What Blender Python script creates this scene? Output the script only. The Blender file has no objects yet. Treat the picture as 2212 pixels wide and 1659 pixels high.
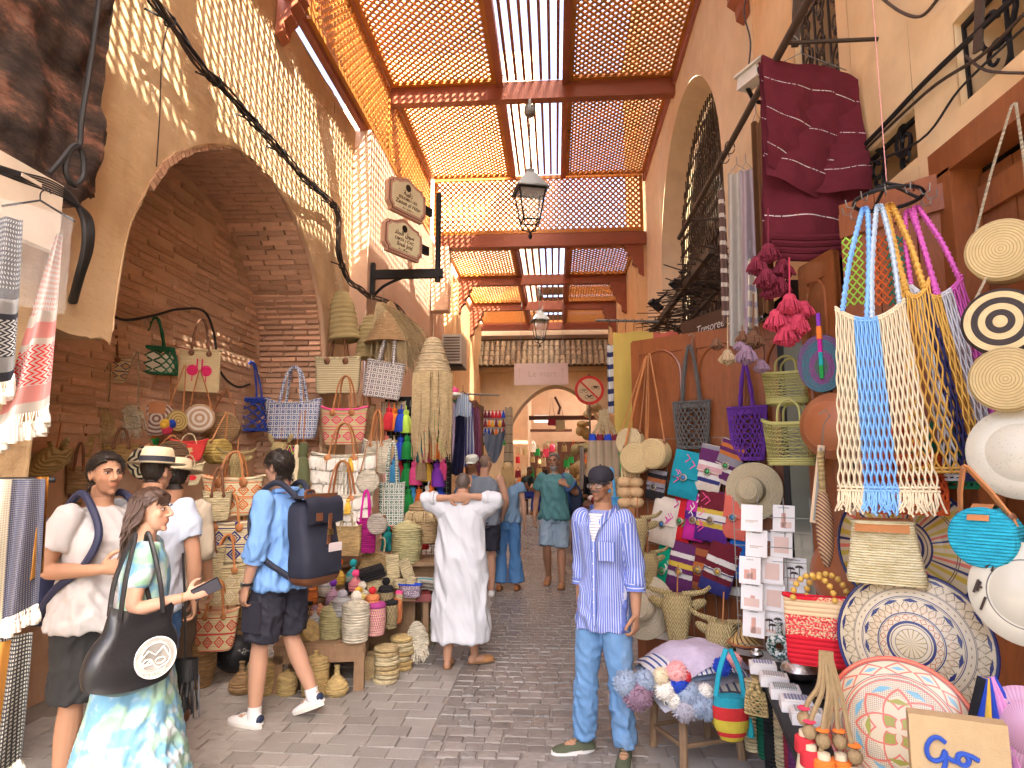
import bpy,math,random
from mathutils import Vector as V,Matrix,noise
from mathutils.bvhtree import BVHTree
from mathutils import geometry as mgeo
R=math.radians; PI=math.pi; sin=math.sin; cos=math.cos
S=bpy.context.scene
C=S.collection
rnd=random.Random(7)
FPX=1382.0; CAMZ=1.65; YAW=R(3.86); PIT=R(7.24)
cam=bpy.data.cameras.new('camera'); camo=bpy.data.objects.new('camera',cam); C.objects.link(camo)
cam.sensor_width=36; cam.lens=FPX/2212*36; cam.clip_end=400; cam.clip_start=.05
camo.location=(0,0,CAMZ); camo.rotation_euler=(R(90)+PIT,0,YAW)
S.camera=camo
SUNDIR=V((-1,1.1,-1.86)).normalized()
world=bpy.data.worlds.new('World'); S.world=world; world.use_nodes=True
wt=world.node_tree; bg=wt.nodes['Background']
sky=wt.nodes.new('ShaderNodeTexSky'); sky.sky_type='NISHITA'; sky.sun_disc=False
el=math.asin(-SUNDIR.z); az=math.atan2(-SUNDIR.x,-SUNDIR.y)
sky.sun_elevation=el; sky.sun_rotation=az; sky.air_density=.6; sky.dust_density=8; sky.ozone_density=.4
wt.links.new(sky.outputs[0],bg.inputs[0]); bg.inputs[1].default_value=.15
sl=bpy.data.lights.new('sun','SUN'); sl.energy=4.8; sl.angle=R(.5); sl.color=(1,.93,.8)
so=bpy.data.objects.new('sun',sl); C.objects.link(so); so.location=(6,-4,14)
so.rotation_euler=SUNDIR.to_track_quat('-Z','Y').to_euler()
vs=S.view_settings; S.display_settings.display_device='sRGB'
vs.view_transform='Standard'; vs.look='None'; vs.gamma=1; vs.use_curve_mapping=False
vs.exposure=3.42
S.render.engine='CYCLES'
cy=S.cycles; cy.use_denoising=True; cy.max_bounces=10; cy.diffuse_bounces=6; cy.glossy_bounces=3
cy.transmission_bounces=6; cy.transparent_max_bounces=12; cy.sample_clamp_indirect=6; cy.caustics_reflective=False; cy.caustics_refractive=False
def ray(px,py):
 a=(px-1106)/FPX; b=(829.5-py)/FPX
 f=V((0,cos(PIT),sin(PIT))); u=V((0,-sin(PIT),cos(PIT)))
 d=f+u*b+V((1,0,0))*a
 c,s=cos(YAW),sin(YAW)
 return V((c*d.x-s*d.y,s*d.x+c*d.y,d.z))
CAM=V((0,0,CAMZ))
def at(px,py,y):d=ray(px,py); return CAM+d*(y/d.y)
def atx(px,py,x):d=ray(px,py); return CAM+d*(x/d.x)
def atz(px,py,z):d=ray(px,py); return CAM+d*((z-CAMZ)/d.z)
def tag(o,label=None,cat=None,group=None,kind=None):
 if label:o['label']=label
 if cat:o['category']=cat
 if group:o['group']=group
 if kind:o['kind']=kind
 return o
def thing(name,label,cat,loc=(0,0,0),rz=0,group=None,rot=None,s=1):
 o=bpy.data.objects.new(name,None); C.objects.link(o); o.empty_display_size=.1
 o.location=loc; o.rotation_euler=rot if rot else(0,0,rz)
 if s!=1:o.scale=(s,s,s)
 return tag(o,label,cat,group)
def copy_tree(o,parent=None):
 c=o.copy(); C.objects.link(c)
 if parent:c.parent=parent
 for ch in list(o.children):copy_tree(ch,c)
 return c
DONE=set()
UNIT=1.2
def settle(surveyed):
 for o in C.objects:
  if o.name in DONE or o.parent or o.type in('CAMERA','LIGHT'):continue
  DONE.add(o.name)
  if surveyed:o.scale=o.scale*UNIT; o.location=V(o.location)*UNIT-V((0,0,.33))
class MB:
 def __init__(s):s.v=[]; s.f=[]; s.uv=[]; s.mi=[]
 def face(s,idx,uv=None,mi=0):s.f.append(tuple(idx)); s.uv.append(uv); s.mi.append(mi)
 def box(s,c,d,rz=0,M=None,mi=0,tw=0):
  hx,hy,hz=d[0]/2,d[1]/2,d[2]/2; n=len(s.v); cc,ss=cos(rz),sin(rz)
  for x,y,z in((-1,-1,-1),(1,-1,-1),(1,1,-1),(-1,1,-1),(-1,-1,1),(1,-1,1),(1,1,1),(-1,1,1)):
   k=1-tw if z>0 else 1
   p=V((x*hx*k,y*hy*k,z*hz))
   p=(M@p)if M else V((cc*p.x-ss*p.y,ss*p.x+cc*p.y,p.z))
   s.v.append(p+V(c))
  for q in((0,3,2,1),(4,5,6,7),(0,1,5,4),(1,2,6,5),(2,3,7,6),(3,0,4,7)):
   s.face([n+k for k in q],[(0,0),(1,0),(1,1),(0,1)],mi)
  return s
 def bar(s,a,b,w,h=None,up=V((0,0,1)),mi=0):
  a=V(a); b=V(b); d=b-a; L=d.length
  if L<1e-6:return s
  z=d/L; x=z.cross(up)
  if x.length<1e-4:x=z.cross(V((1,0,0)))
  x.normalize(); y=x.cross(z)
  M=Matrix((x,y,z)).transposed()
  return s.box((a+b)/2,(w,h or w,L),M=M,mi=mi)
 def grid(s,fn,nu,nv,cu=False,mi=0,uvf=None,flip=False):
  n=len(s.v); W=nu if cu else nu+1
  for j in range(nv+1):
   for i in range(W):s.v.append(V(fn(i/nu,j/nv)))
  for j in range(nv):
   for i in range(nu):
    i2=(i+1)%W if cu else i+1
    q=[n+j*W+i,n+j*W+i2,n+(j+1)*W+i2,n+(j+1)*W+i]
    uv=[(i/nu,j/nv),((i+1)/nu,j/nv),((i+1)/nu,(j+1)/nv),(i/nu,(j+1)/nv)]
    if uvf:uv=[uvf(s.v[k],a)for k,a in zip(q,uv)]
    if flip:q.reverse(); uv.reverse()
    s.face(q,uv,mi)
  return s
 def tube(s,pts,r,seg=6,cap=True,mi=0,flat=1.0,up=None):
  pts=[V(p)for p in pts]; n=len(pts); rr=r if callable(r)else(lambda t:r)
  N=None; n0=len(s.v); L=0; ls=[0]
  for i in range(1,n):L+=(pts[i]-pts[i-1]).length; ls.append(L)
  for i in range(n):
   t=(pts[min(i+1,n-1)]-pts[max(i-1,0)])
   t=t.normalized()if t.length>1e-9 else V((0,0,1))
   if up is not None:N=(V(up)-t*t.dot(V(up)))
   elif N is None:N=t.orthogonal()
   else:N=N-t*t.dot(N)
   N=N.normalized()if N.length>1e-6 else t.orthogonal().normalized()
   B=t.cross(N); q=rr(i/max(1,n-1))
   for k in range(seg):
    a=2*PI*k/seg
    s.v.append(pts[i]+N*(cos(a)*q*flat)+B*(sin(a)*q))
  for i in range(n-1):
   for k in range(seg):
    k2=(k+1)%seg; o=n0+i*seg
    s.face([o+k,o+k2,o+seg+k2,o+seg+k],[(k/seg,ls[i]),((k+1)/seg,ls[i]),((k+1)/seg,ls[i+1]),(k/seg,ls[i+1])],mi)
  if cap:
   s.face([n0+k for k in range(seg)][::-1],None,mi); o=n0+(n-1)*seg
   s.face([o+k for k in range(seg)],None,mi)
  return s
 def lathe(s,prof,seg=24,c=(0,0,0),M=None,mi=0,rad=None,sx=1,sy=1):
  n=len(prof); n0=len(s.v)
  for j,(r,z)in enumerate(prof):
   for k in range(seg):
    a=2*PI*k/seg; q=r*(rad(a,j/(n-1))if rad else 1)
    p=V((cos(a)*q*sx,sin(a)*q*sy,z))
    s.v.append((M@p if M else p)+V(c))
  for j in range(n-1):
   for k in range(seg):
    k2=(k+1)%seg; o=n0+j*seg
    s.face([o+k,o+k2,o+seg+k2,o+seg+k],[(k/seg,j/(n-1)),((k+1)/seg,j/(n-1)),((k+1)/seg,(j+1)/(n-1)),(k/seg,(j+1)/(n-1))],mi)
  if prof[0][0]>1e-4:s.face([n0+k for k in range(seg)][::-1],None,mi)
  if prof[-1][0]>1e-4:o=n0+(n-1)*seg; s.face([o+k for k in range(seg)],None,mi)
  return s
 def poly(s,pts,t,M=None,c=(0,0,0),mi=0):
  n=len(pts); n0=len(s.v); xs=[p[0]for p in pts]; zs=[p[1]for p in pts]
  w=max(xs)-min(xs)or 1; h=max(zs)-min(zs)or 1
  uv=[((p[0]-min(xs))/w,(p[1]-min(zs))/h)for p in pts]
  for y in(-t/2,t/2):
   for p in pts:
    q=V((p[0],y,p[1])); s.v.append((M@q if M else q)+V(c))
  s.face([n0+k for k in range(n)],uv,mi); s.face([n0+n+k for k in range(n)][::-1],uv[::-1],mi)
  for k in range(n):
   k2=(k+1)%n; s.face([n0+k,n0+n+k,n0+n+k2,n0+k2],[uv[k],uv[k],uv[k2],uv[k2]],mi)
  return s
 def ball(s,c,r,seg=8,rings=6,M=None,sx=1,sy=1,sz=1,mi=0):
  pr=[(max(1e-5,sin(PI*j/rings))*r,-cos(PI*j/rings)*r*sz)for j in range(rings+1)]
  return s.lathe(pr,seg,c,M,mi,None,sx,sy)
 def build(s,name,mat,parent=None,smooth=True,loc=None,rot=None,kind=None,mesh_only=False,crease=None):
  me=bpy.data.meshes.new(name); me.from_pydata([tuple(p)for p in s.v],[],s.f)
  if any(u for u in s.uv):
   l=me.uv_layers.new(name='UVMap'); k=0; d=l.data
   for f,u in zip(s.f,s.uv):
    for i in range(len(f)):
     if u:d[k].uv=u[i]
     k+=1
  for m in(mat if isinstance(mat,(list,tuple))else[mat]):me.materials.append(m)
  if any(s.mi):me.polygons.foreach_set('material_index',s.mi)
  if smooth:
   me.polygons.foreach_set('use_smooth',[True]*len(me.polygons))
   try:me.set_sharp_from_angle(angle=R(crease or 40))
   except Exception:pass
  me.update()
  if mesh_only:return me
  return link(name,me,parent,loc,rot,kind)
def link(name,me,parent=None,loc=None,rot=None,kind=None):
 o=bpy.data.objects.new(name,me); C.objects.link(o)
 if parent:o.parent=parent
 if loc is not None:o.location=loc
 if rot is not None:o.rotation_euler=rot
 if kind:o['kind']=kind
 return o
def text(s,size,mat,parent,loc,rot=(R(90),0,0),name='lettering',ext=.001,shear=0,sx=1):
 c=bpy.data.curves.new(name,'FONT'); c.body=s; c.size=size; c.extrude=ext; c.align_x='CENTER'; c.align_y='CENTER'; c.shear=shear
 c.materials.append(mat); o=bpy.data.objects.new(name,c); C.objects.link(o); o.parent=parent; o.location=loc; o.rotation_euler=rot
 o.scale=(sx,1,1); return o
def bez(pts,n=8):
 pts=[V(p)for p in pts]; out=[]
 for i in range(len(pts)-1):
  p0=pts[max(0,i-1)]; p1=pts[i]; p2=pts[i+1]; p3=pts[min(len(pts)-1,i+2)]
  for k in range(n):
   t=k/n
   out.append(.5*((2*p1)+(p2-p0)*t+(2*p0-5*p1+4*p2-p3)*t*t+(3*p1-p0-3*p2+p3)*t**3))
 out.append(pts[-1]); return out
class E:
 def __init__(s,t,k):s.t=t; s.k=k
 def m(s,op,*o):
  n=s.t.nodes.new('ShaderNodeMath'); n.operation=op
  for i,q in enumerate((s,)+o):
   if isinstance(q,E):s.t.links.new(q.k,n.inputs[i])
   else:n.inputs[i].default_value=q
  return E(s.t,n.outputs[0])
 def __add__(s,o):return s.m('ADD',o)
 __radd__=__add__
 def __sub__(s,o):return s.m('SUBTRACT',o)
 def __rsub__(s,o):return s.m('MULTIPLY',-1.0).m('ADD',o)
 def __mul__(s,o):return s.m('MULTIPLY',o)
 __rmul__=__mul__
 def __truediv__(s,o):return s.m('DIVIDE',o)
 def __lt__(s,o):return s.m('LESS_THAN',o)
 def __gt__(s,o):return s.m('GREATER_THAN',o)
 def abs(s):return s.m('ABSOLUTE')
 def fr(s):return s.m('FRACT')
 def fl(s):return s.m('FLOOR')
 def sin(s):return s.m('SINE')
 def tri(s):return(s.fr()-.5).abs()*2
 def mx(s,o):return s.m('MAXIMUM',o)
 def mn(s,o):return s.m('MINIMUM',o)
 def sm(s,a,b):
  n=s.t.nodes.new('ShaderNodeMapRange'); n.interpolation_type='SMOOTHSTEP'
  s.t.links.new(s.k,n.inputs[0]); n.inputs[1].default_value=a; n.inputs[2].default_value=b
  return E(s.t,n.outputs[0])
class NT:
 def __init__(s,t):s.t=t
 def coord(s,kind='Object',scale=None):
  n=s.t.nodes.new('ShaderNodeTexCoord'); k=n.outputs[kind]
  if scale:
   m=s.t.nodes.new('ShaderNodeMapping'); m.inputs['Scale'].default_value=scale if hasattr(scale,'__len__')else(scale,)*3
   s.t.links.new(k,m.inputs[0]); k=m.outputs[0]
  return k
 def xyz(s,k):
  n=s.t.nodes.new('ShaderNodeSeparateXYZ'); s.t.links.new(k,n.inputs[0]); return[E(s.t,n.outputs[i])for i in range(3)]
 def pos(s):return s.t.nodes.new('ShaderNodeNewGeometry').outputs['Position']
 def uv(s):u,v,_=s.xyz(s.coord('UV')); return u,v
 def noise(s,k=None,scale=5,detail=4,rough=.55):
  n=s.t.nodes.new('ShaderNodeTexNoise'); n.inputs['Scale'].default_value=scale; n.inputs['Detail'].default_value=detail; n.inputs['Roughness'].default_value=rough
  if k is None:k=s.coord()
  s.t.links.new(k,n.inputs['Vector']); return E(s.t,n.outputs[0])
 def voro(s,k=None,scale=5,feature='F1',rand=1,out=0):
  n=s.t.nodes.new('ShaderNodeTexVoronoi'); n.inputs['Scale'].default_value=scale; n.feature=feature; n.inputs['Randomness'].default_value=rand
  if k is None:k=s.coord()
  s.t.links.new(k,n.inputs['Vector']); return E(s.t,n.outputs[out])
 def rand(s):n=s.t.nodes.new('ShaderNodeObjectInfo'); return E(s.t,n.outputs['Random'])
 def atan2(s,y,x):return y.m('ARCTAN2',x)
 def mix(s,f,a,b,mode='MIX'):
  n=s.t.nodes.new('ShaderNodeMix'); n.data_type='RGBA'; n.blend_type=mode
  if isinstance(f,E):s.t.links.new(f.k,n.inputs[0])
  else:n.inputs[0].default_value=f
  for q,i in((a,6),(b,7)):
   if isinstance(q,tuple):n.inputs[i].default_value=(*q[:3],1)
   else:s.t.links.new(q.k if isinstance(q,E)else q,n.inputs[i])
  return n.outputs[2]
 def ramp(s,f,stops,interp='LINEAR'):
  n=s.t.nodes.new('ShaderNodeValToRGB'); cr=n.color_ramp; cr.interpolation=interp
  while len(cr.elements)<len(stops):cr.elements.new(.5)
  for e,(p,c)in zip(cr.elements,stops):e.position=p; e.color=(*c,1)
  s.t.links.new(f.k,n.inputs[0]); return n.outputs[0]
 def scale_col(s,col,f):
  n=s.t.nodes.new('ShaderNodeMix'); n.data_type='RGBA'; n.blend_type='MULTIPLY'; n.inputs[0].default_value=1
  if isinstance(col,tuple):n.inputs[6].default_value=(*col,1)
  else:s.t.links.new(col,n.inputs[6])
  s.t.links.new(f.k,n.inputs[7]); return n.outputs[2]
MATS={}
def mat(name,col,rough=.85,var=.2,vs=6,bump=0.,bs=80,metal=0,spec=.3,pat=None,orand=0.,bumpf=None,sheen=0,stretch=None,alpha=None,trans=0,vcoord='Object',coat=0,bd=.01):
 """col = base colour; pat(nt) may return a colour socket instead; bumpf(nt) a height."""
 if name in MATS:return MATS[name]
 m=bpy.data.materials.new(name); m.use_nodes=True; t=m.node_tree; nt=NT(t); b=t.nodes['Principled BSDF']
 c=pat(nt)if pat else col
 f=None
 if var:
  k=nt.coord(vcoord,stretch)if stretch else nt.coord(vcoord)
  f=nt.noise(k,vs,5)*(2*var)+(1-var)
 if orand:
  r=nt.rand()*(2*orand)+(1-orand); f=f*r if f else r
 if f is not None:c=nt.scale_col(c,f)
 if isinstance(c,tuple):b.inputs['Base Color'].default_value=(*c,1)
 else:t.links.new(c,b.inputs['Base Color'])
 b.inputs['Roughness'].default_value=rough; b.inputs['Metallic'].default_value=metal; b.inputs['Specular IOR Level'].default_value=spec
 if coat:b.inputs['Coat Weight'].default_value=coat; b.inputs['Coat Roughness'].default_value=.08
 if trans:b.inputs['Transmission Weight'].default_value=trans
 if alpha is not None:b.inputs['Alpha'].default_value=alpha
 if bump or bumpf:
  h=bumpf(nt)if bumpf else nt.noise(nt.coord('Object',stretch)if stretch else None,bs,6,.6)
  bn=t.nodes.new('ShaderNodeBump'); bn.inputs['Strength'].default_value=bump or .5; bn.inputs['Distance'].default_value=bd
  t.links.new(h.k,bn.inputs['Height']); t.links.new(bn.outputs[0],b.inputs['Normal'])
 MATS[name]=m; return m
def hexc(h):
 h=h.lstrip('#'); return tuple(((int(h[i:i+2],16)/255+.055)/1.055)**2.4 if int(h[i:i+2],16)>10 else int(h[i:i+2],16)/255/12.92 for i in(0,2,4))
# ================================================================ THE SETTING
def gz(y):t=min(1,max(0,(y-12)/8)); return .3*t*t*(3-2*t)
def plasterpat(c1,c2,c3,s=1.2):
 def f(nt):
  k=nt.coord(); n=nt.noise(k,s,7,.62); n2=nt.noise(k,s*7,5,.6)
  a=nt.ramp(n,[(.3,c2),(.5,c1),(.68,c3)])
  st=nt.noise(nt.coord('Object',(3,3,.35)),1.6,5,.6)
  a=nt.mix(st.sm(.58,.75)*.35,a,c2)
  return nt.scale_col(a,n2*.3+.85)
 return f
m_ochre=mat('ochre_plaster',None,.92,0,pat=plasterpat((.60,.42,.23),(.46,.29,.15),(.66,.49,.30),.9),bump=.9,bd=.02,bumpf=lambda nt:nt.noise(nt.coord('Object',(1,.55,1.4)),14,8,.7)+nt.noise(None,3,3)*1.5)
m_pink=mat('pink_plaster',None,.9,0,pat=plasterpat((.72,.48,.33),(.60,.38,.25),(.75,.54,.38),.8),bump=.35,bd=.01,bumpf=lambda nt:nt.noise(None,9,6,.6))
m_cream=mat('cream_plaster',None,.9,0,pat=plasterpat((.78,.64,.42),(.68,.52,.32),(.80,.68,.48),.7),bump=.35,bd=.01,bumpf=lambda nt:nt.noise(None,7,6,.6))
m_peach=mat('peach_plaster',None,.9,0,pat=plasterpat((.75,.50,.255),(.63,.385,.175),(.77,.56,.31),.8),bump=.4,bd=.01,bumpf=lambda nt:nt.noise(None,8,6,.65))
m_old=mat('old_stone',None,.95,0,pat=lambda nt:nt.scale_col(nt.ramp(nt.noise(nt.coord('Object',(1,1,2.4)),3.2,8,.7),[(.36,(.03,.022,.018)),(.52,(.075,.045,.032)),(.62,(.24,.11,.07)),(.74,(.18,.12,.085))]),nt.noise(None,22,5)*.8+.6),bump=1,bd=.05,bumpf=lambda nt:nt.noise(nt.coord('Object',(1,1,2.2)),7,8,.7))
m_mortar=mat('mortar',(.60,.40,.26),.95,.25,5,bump=.6,bs=40)
m_brick=mat('brick',(.64,.39,.25),.92,.28,9,bump=.7,bs=55,orand=.24)
m_brick2=mat('brick_worn',None,.92,.2,9,bump=.8,bs=45,orand=.2,pat=lambda nt:nt.mix(nt.noise(nt.coord('Object'),2.2,5).sm(.5,.62),(.60,.37,.235),(.66,.45,.31)))
def woodpat(c1,c2,sc=(9,9,.9)):
 def f(nt):
  k=nt.coord('Object',sc); n=nt.noise(k,2.5,6,.6); w=((nt.xyz(k)[0]+nt.noise(nt.coord('Object',(2,2,.4)),3,3)*5)*3).fr().tri()
  return nt.mix(n*.7+w*.3,c1,c2)
 return f
m_beam=mat('red_beam',(.30,.092,.045),.5,.25,5,stretch=(1,6,6),bump=.15,bs=30,orand=.1)
m_lat=mat('lattice_wood',(.52,.21,.045),.45,.3,6,bump=.1,bs=30,orand=.22)
m_latf=mat('lattice_frame_wood',(.46,.17,.03),.42,.25,5,bump=.1,bs=30,orand=.12)
m_iron=mat('black_iron',(.018,.017,.018),.55,.3,20,metal=.3)
m_rust=mat('brown_iron',(.075,.05,.035),.6,.4,18,metal=.3,orand=.25)
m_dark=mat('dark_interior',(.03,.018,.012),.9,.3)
m_cable=mat('black_cable',(.022,.02,.02),.6,.4,10,orand=.5)
g=MB()
def gfn(u,v):
 y=-8+48*v; return(-9+18*u,y,gz(y)-.006)
g.grid(gfn,6,96)
m_bed=mat('street_bed',(.22,.195,.17),.8,.35,6,bump=.5,bs=60)
street=g.build('street',m_bed,kind='structure')
def stonepat(nt):
 k=nt.coord('Object'); n=nt.noise(k,30,5,.6)
 w=nt.noise(nt.pos(),1.3,5,.65); d=nt.noise(nt.pos(),7,4,.7)
 c=nt.ramp(n*.5+w*.5,[(.3,(.165,.146,.128)),(.5,(.265,.238,.21)),(.7,(.35,.317,.28))])
 return nt.mix(d.sm(.63,.72)*.6,c,(.07,.06,.052))
m_stone=mat('paving_stone',None,.25,0,orand=.24,pat=stonepat,bump=.5,bs=45,spec=.55)
m_stoneS=mat('side_paver',None,.5,0,orand=.16,pat=lambda nt:nt.mix(nt.noise(nt.pos(),5,5,.7).sm(.62,.72)*.65,nt.ramp(nt.noise(nt.coord('Object'),14,5,.6)*.5+nt.noise(nt.pos(),1.1,5,.6)*.5,[(.3,(.21,.192,.173)),(.5,(.29,.268,.242)),(.7,(.35,.325,.295))]),(.085,.073,.064)),bump=.35,bs=45,spec=.4)
def stone_mesh(seed,w,d,wear,bv=.94,tp=.0045,jt=.95):
 r=random.Random(seed); m=MB(); nn=12
 ring=[]
 for k in range(nn):
  a=2*PI*(k+.5)/nn; cx=cos(a); sy=sin(a); q=max(abs(cx),abs(sy))
  ring.append((cx/q*w/2*r.uniform(jt,1),sy/q*d/2*r.uniform(jt,1)))
 for zz,sc in((-.03,1),(-.004,1),(0.003,bv)):
  for x,y in ring:m.v.append(V((x*sc,y*sc,zz+(r.uniform(-wear,wear)if zz>-.02 else 0))))
 m.v.append(V((0,0,tp)))
 for j in range(2):
  for k in range(nn):k2=(k+1)%nn; m.face([j*nn+k,j*nn+k2,j*nn+nn+k2,j*nn+nn+k])
 for k in range(nn):m.face([2*nn+k,2*nn+(k+1)%nn,3*nn])
 return m
cent=[stone_mesh(i,1,1,.0025)for i in range(10)]
cm=[c.build('paving_stone',m_stone,mesh_only=True,smooth=False)for c in cent]
csm=[stone_mesh(40+i,1,1,.0008,.98,.0032,.985)for i in range(10)]; cs=[c.build('paving_stone',m_stoneS,mesh_only=True,smooth=False)for c in csm]
stones=[]
for side in(0,1,2):
 x0,x1=((-.78,.52),(-3.3,-.785),(.525,2.6))[side]; y=2.9
 while y<(27 if side==0 else 21):
  rowd=rnd.uniform(.08,.125)if side==0 else rnd.uniform(.125,.155); x=x0-(rnd.uniform(0,.1)if side else 0)
  while x<x1:
   w=rnd.uniform(.08,.16)if side==0 else rnd.uniform(.16,.24)
   if side:w=min(w,x1-x+.001)
   if w>.04:stones.append((side,x+w/2+(rnd.uniform(-.006,.006)if not side else 0),y+rowd/2+(rnd.uniform(-.012,.012)if not side else .018*sin(x*2.1)),w,rowd*(rnd.uniform(.92,1.03)if not side else 1),rnd.randrange(10),rnd.uniform(-.07,.07)if not side else rnd.uniform(-.01,.01)))
   x+=w+(.009 if side==0 else .004)
  y+=rowd+(.006 if side==0 else .004)
def seen(s):
 x,yy=s[1],s[2]
 p=1200+x/yy*1382
 if p<20 or p>1680:return False
 if side_hidden(x,yy):return False
 return True
def side_hidden(x,yy):return(x<-1.15-max(0,6-yy)*.35)or(x>.75+max(0,4.2-yy)*.3)
stones.sort(key=lambda s:(not seen(s),-(s[3]*s[4])/s[2]**3))
for s in stones[:300]:
 side,x,yy,w,d,k,a=s
 o=link('paving_stone',(cs if side else cm)[k],street,(x,yy,gz(yy)+rnd.uniform(-.003,.003)),(rnd.uniform(-.02,.02),rnd.uniform(-.02,.02),a)); o.scale=(w,d,1)
far=[MB(),MB()]
for s in stones[300:]:
 side,x,yy,w,d,k,a=s; m=far[1 if side else 0]; src=(csm if side else cent)[k]; n=len(m.v); dz=gz(yy)+rnd.uniform(-.003,.003); tx=rnd.uniform(-.02,.02); ty=rnd.uniform(-.02,.02)
 for p in src.v:m.v.append(V((x+p.x*w-p.y*d*a,yy+p.y*d+p.x*w*a,dz+p.z+p.x*w*tx+p.y*d*ty)))
 for f in src.f:m.face([n+q for q in f])
far[0].build('worn_cobbles',m_stone,street,kind='stuff',crease=50); far[1].build('side_paving',m_stoneS,street,kind='stuff',crease=50)
settle(0)
XA=-2.35; AC=4.8; AR=1.55; AS=2.5; WT=5.62
def archz(y):
 d=abs(y-AC)
 return AS+math.sqrt(max(0,AR*AR-d*d))if d<AR else(2.3+.03*noise.noise((y*20,0,1))if 2.80<y<=AC-AR+.01 else 0)
w=MB(); ys=[]; yy=1.2
while yy<7.07:
 ys.append(yy); yy+=.035 if abs(abs(yy-AC)-AR)<.3 else .07
ys+=[2.801,AC-AR,AC+AR,7.07]; ys=sorted(ys)
def wallx(y,z):return XA+.035*(noise.noise((y*.9,z*.9,3)))+.012*noise.noise((y*4,z*4,1))-.02*(7-y)*.5
NR=18
for i,y in enumerate(ys):
 zb=archz(y)+(.035*noise.noise((y*9,0,5))if archz(y)else 0)
 if abs(y-AC-AR)<.04:zb=0
 zt=WT+.05*noise.noise((y*1.5,0,9))
 for j in range(NR+1):
  z=zb+(zt-zb)*j/NR; w.v.append(V((wallx(y,z),y,z)))
for i in range(len(ys)-1):
 a=i*(NR+1); b=a+NR+1
 if abs((ys[i]+ys[i+1])/2-AC)<AR and(w.v[a].z<.1 or w.v[b].z<.1):
  zlo=AS+.02
  for q in(a,b):
   if w.v[q].z<.1:
    zz=archz(w.v[q].y+(.001 if q==a else-.001))or AS
    base=len(w.v)
    for j in range(NR+1):z=max(zz,AS)+(WT-max(zz,AS))*j/NR; w.v.append(V((wallx(w.v[q].y,z),w.v[q].y,z)))
    if q==a:a=base
    else:b=base
 for j in range(NR):w.face([a+j,b+j,b+j+1,a+j+1])
n=len(w.v)
for p in((XA,1.2),(XA,7.07),(-3.1,7.07),(-3.1,1.2)):w.v.append(V((p[0],p[1],WT)))
w.face([n,n+1,n+2,n+3])
w.box((-2.79,1.99,2.78),(.70,1.60,5.56)); w.box((-2.79,3.01,3.94),(.72,.44,3.24)); w.box((-2.79,6.71,2.78),(.70,.69,5.56))
arch=w.build('arch_wall',m_ochre,crease=60)
tag(arch,'rough ochre plaster wall with a tall round brick arch over the basket display','wall')
sof=MB()
path=[(AC+AR,z)for z in[k*.245 for k in range(10)]]+[(AC+AR*cos(PI*k/60),AS+AR*sin(PI*k/60))for k in range(61)]+[(AC-AR,2.36)]
sof.grid(lambda u,v:((wallx(path[round(v*(len(path)-1))][0],path[round(v*(len(path)-1))][1])+.004)*(1-u)-3.1*u,path[round(v*(len(path)-1))][0]+.012*(1 if v<.5 else-1),path[round(v*(len(path)-1))][1]+.008),1,len(path)-1)
sof.build('soffit',m_mortar,arch)
def brickm(mm,seed):
 r=random.Random(seed); m=MB(); m.box((0,0,0),(1,1,1))
 for p in m.v:p.x*=r.uniform(.95,1.0); p.y*=r.uniform(.9,1.0); p.z*=r.uniform(.86,1)
 return m.build('brick',mm,mesh_only=True,smooth=False),m
bm1=[brickm(m_brick,i)[0]for i in range(6)]; bm2=[brickm(m_brick2,20+i)[0]for i in range(6)]
length=0; seg=[]
pp=[V((0,a,b))for a,b in path]
for a,b in zip(pp,pp[1:]):seg.append((length,a,b)); length+=(b-a).length
lst=MB(); s=1.0; row=0; cnt=0
while s<length-1:
 for q in seg:
  if q[0]<=s:cur=q
 a,b=cur[1],cur[2]; t=(b-a).normalized(); p=a+t*(s-cur[0]); nrm=V((0,-t.z,t.y))
 x=-2.40-(.13 if row%2 else 0)
 if row%2:spans=[(-2.385,-2.50)]; x=-2.515
 else:spans=[]; x=-2.385
 while x>-3.0:
  L=min(rnd.uniform(.24,.30),x+3.04); spans.append((x,x-L)); x-=L+.012
 for xa,xb in spans:
  if abs(xa-xb)<.04:continue
  cpos=V(((xa+xb)/2,p.y,p.z))+nrm*rnd.uniform(-.006,.010)
  Mx=Matrix((V((1,0,0)),nrm,t)).transposed()
  if s<length*.56 and cnt<300:
   o=link('brick',rnd.choice(bm1),arch,cpos,Mx.to_euler()); o.scale=(abs(xa-xb),.05,.043); cnt+=1
  else:lst.box(cpos,(abs(xa-xb),.05,.043),M=Mx)
 s+=.054; row+=1
lst.build('brickwork',m_brick,arch,kind='stuff',smooth=False)
bw=MB(); bw.grid(lambda u,v:(-3.03+.012*noise.noise((u*9,v*9,0)),2.7+u*4.2,v*5.6),30,30)
back=bw.build('brick_wall',m_mortar); tag(back,'brown brick back wall inside the arch behind the hanging bags','wall')
z=1.75; row=0; cnt=0; lst=MB()
while z<3.95:
 y=3.25+rnd.uniform(0,.2)
 while y<6.32:
  L=rnd.uniform(.26,.36)
  if archz(y+L/2)>z-.1 and rnd.random()<.9:
   c=V((-3.042+rnd.uniform(-.006,.005),y+L/2,z+rnd.uniform(-.005,.005)))
   if cnt<300 and z>1.95:o=link('brick',rnd.choice(bm2),back,c,(rnd.uniform(-.02,.02),0,0)); o.scale=(.05,L,.045); cnt+=1
   else:lst.box(c,(.05,L,.045))
  y+=L+.014
 z+=.062; row+=1
lst.build('brickwork',m_brick2,back,kind='stuff',smooth=False)
bw=MB(); bw.box((-3.6,4.8,2.8),(.9,5,5.6))
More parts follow.
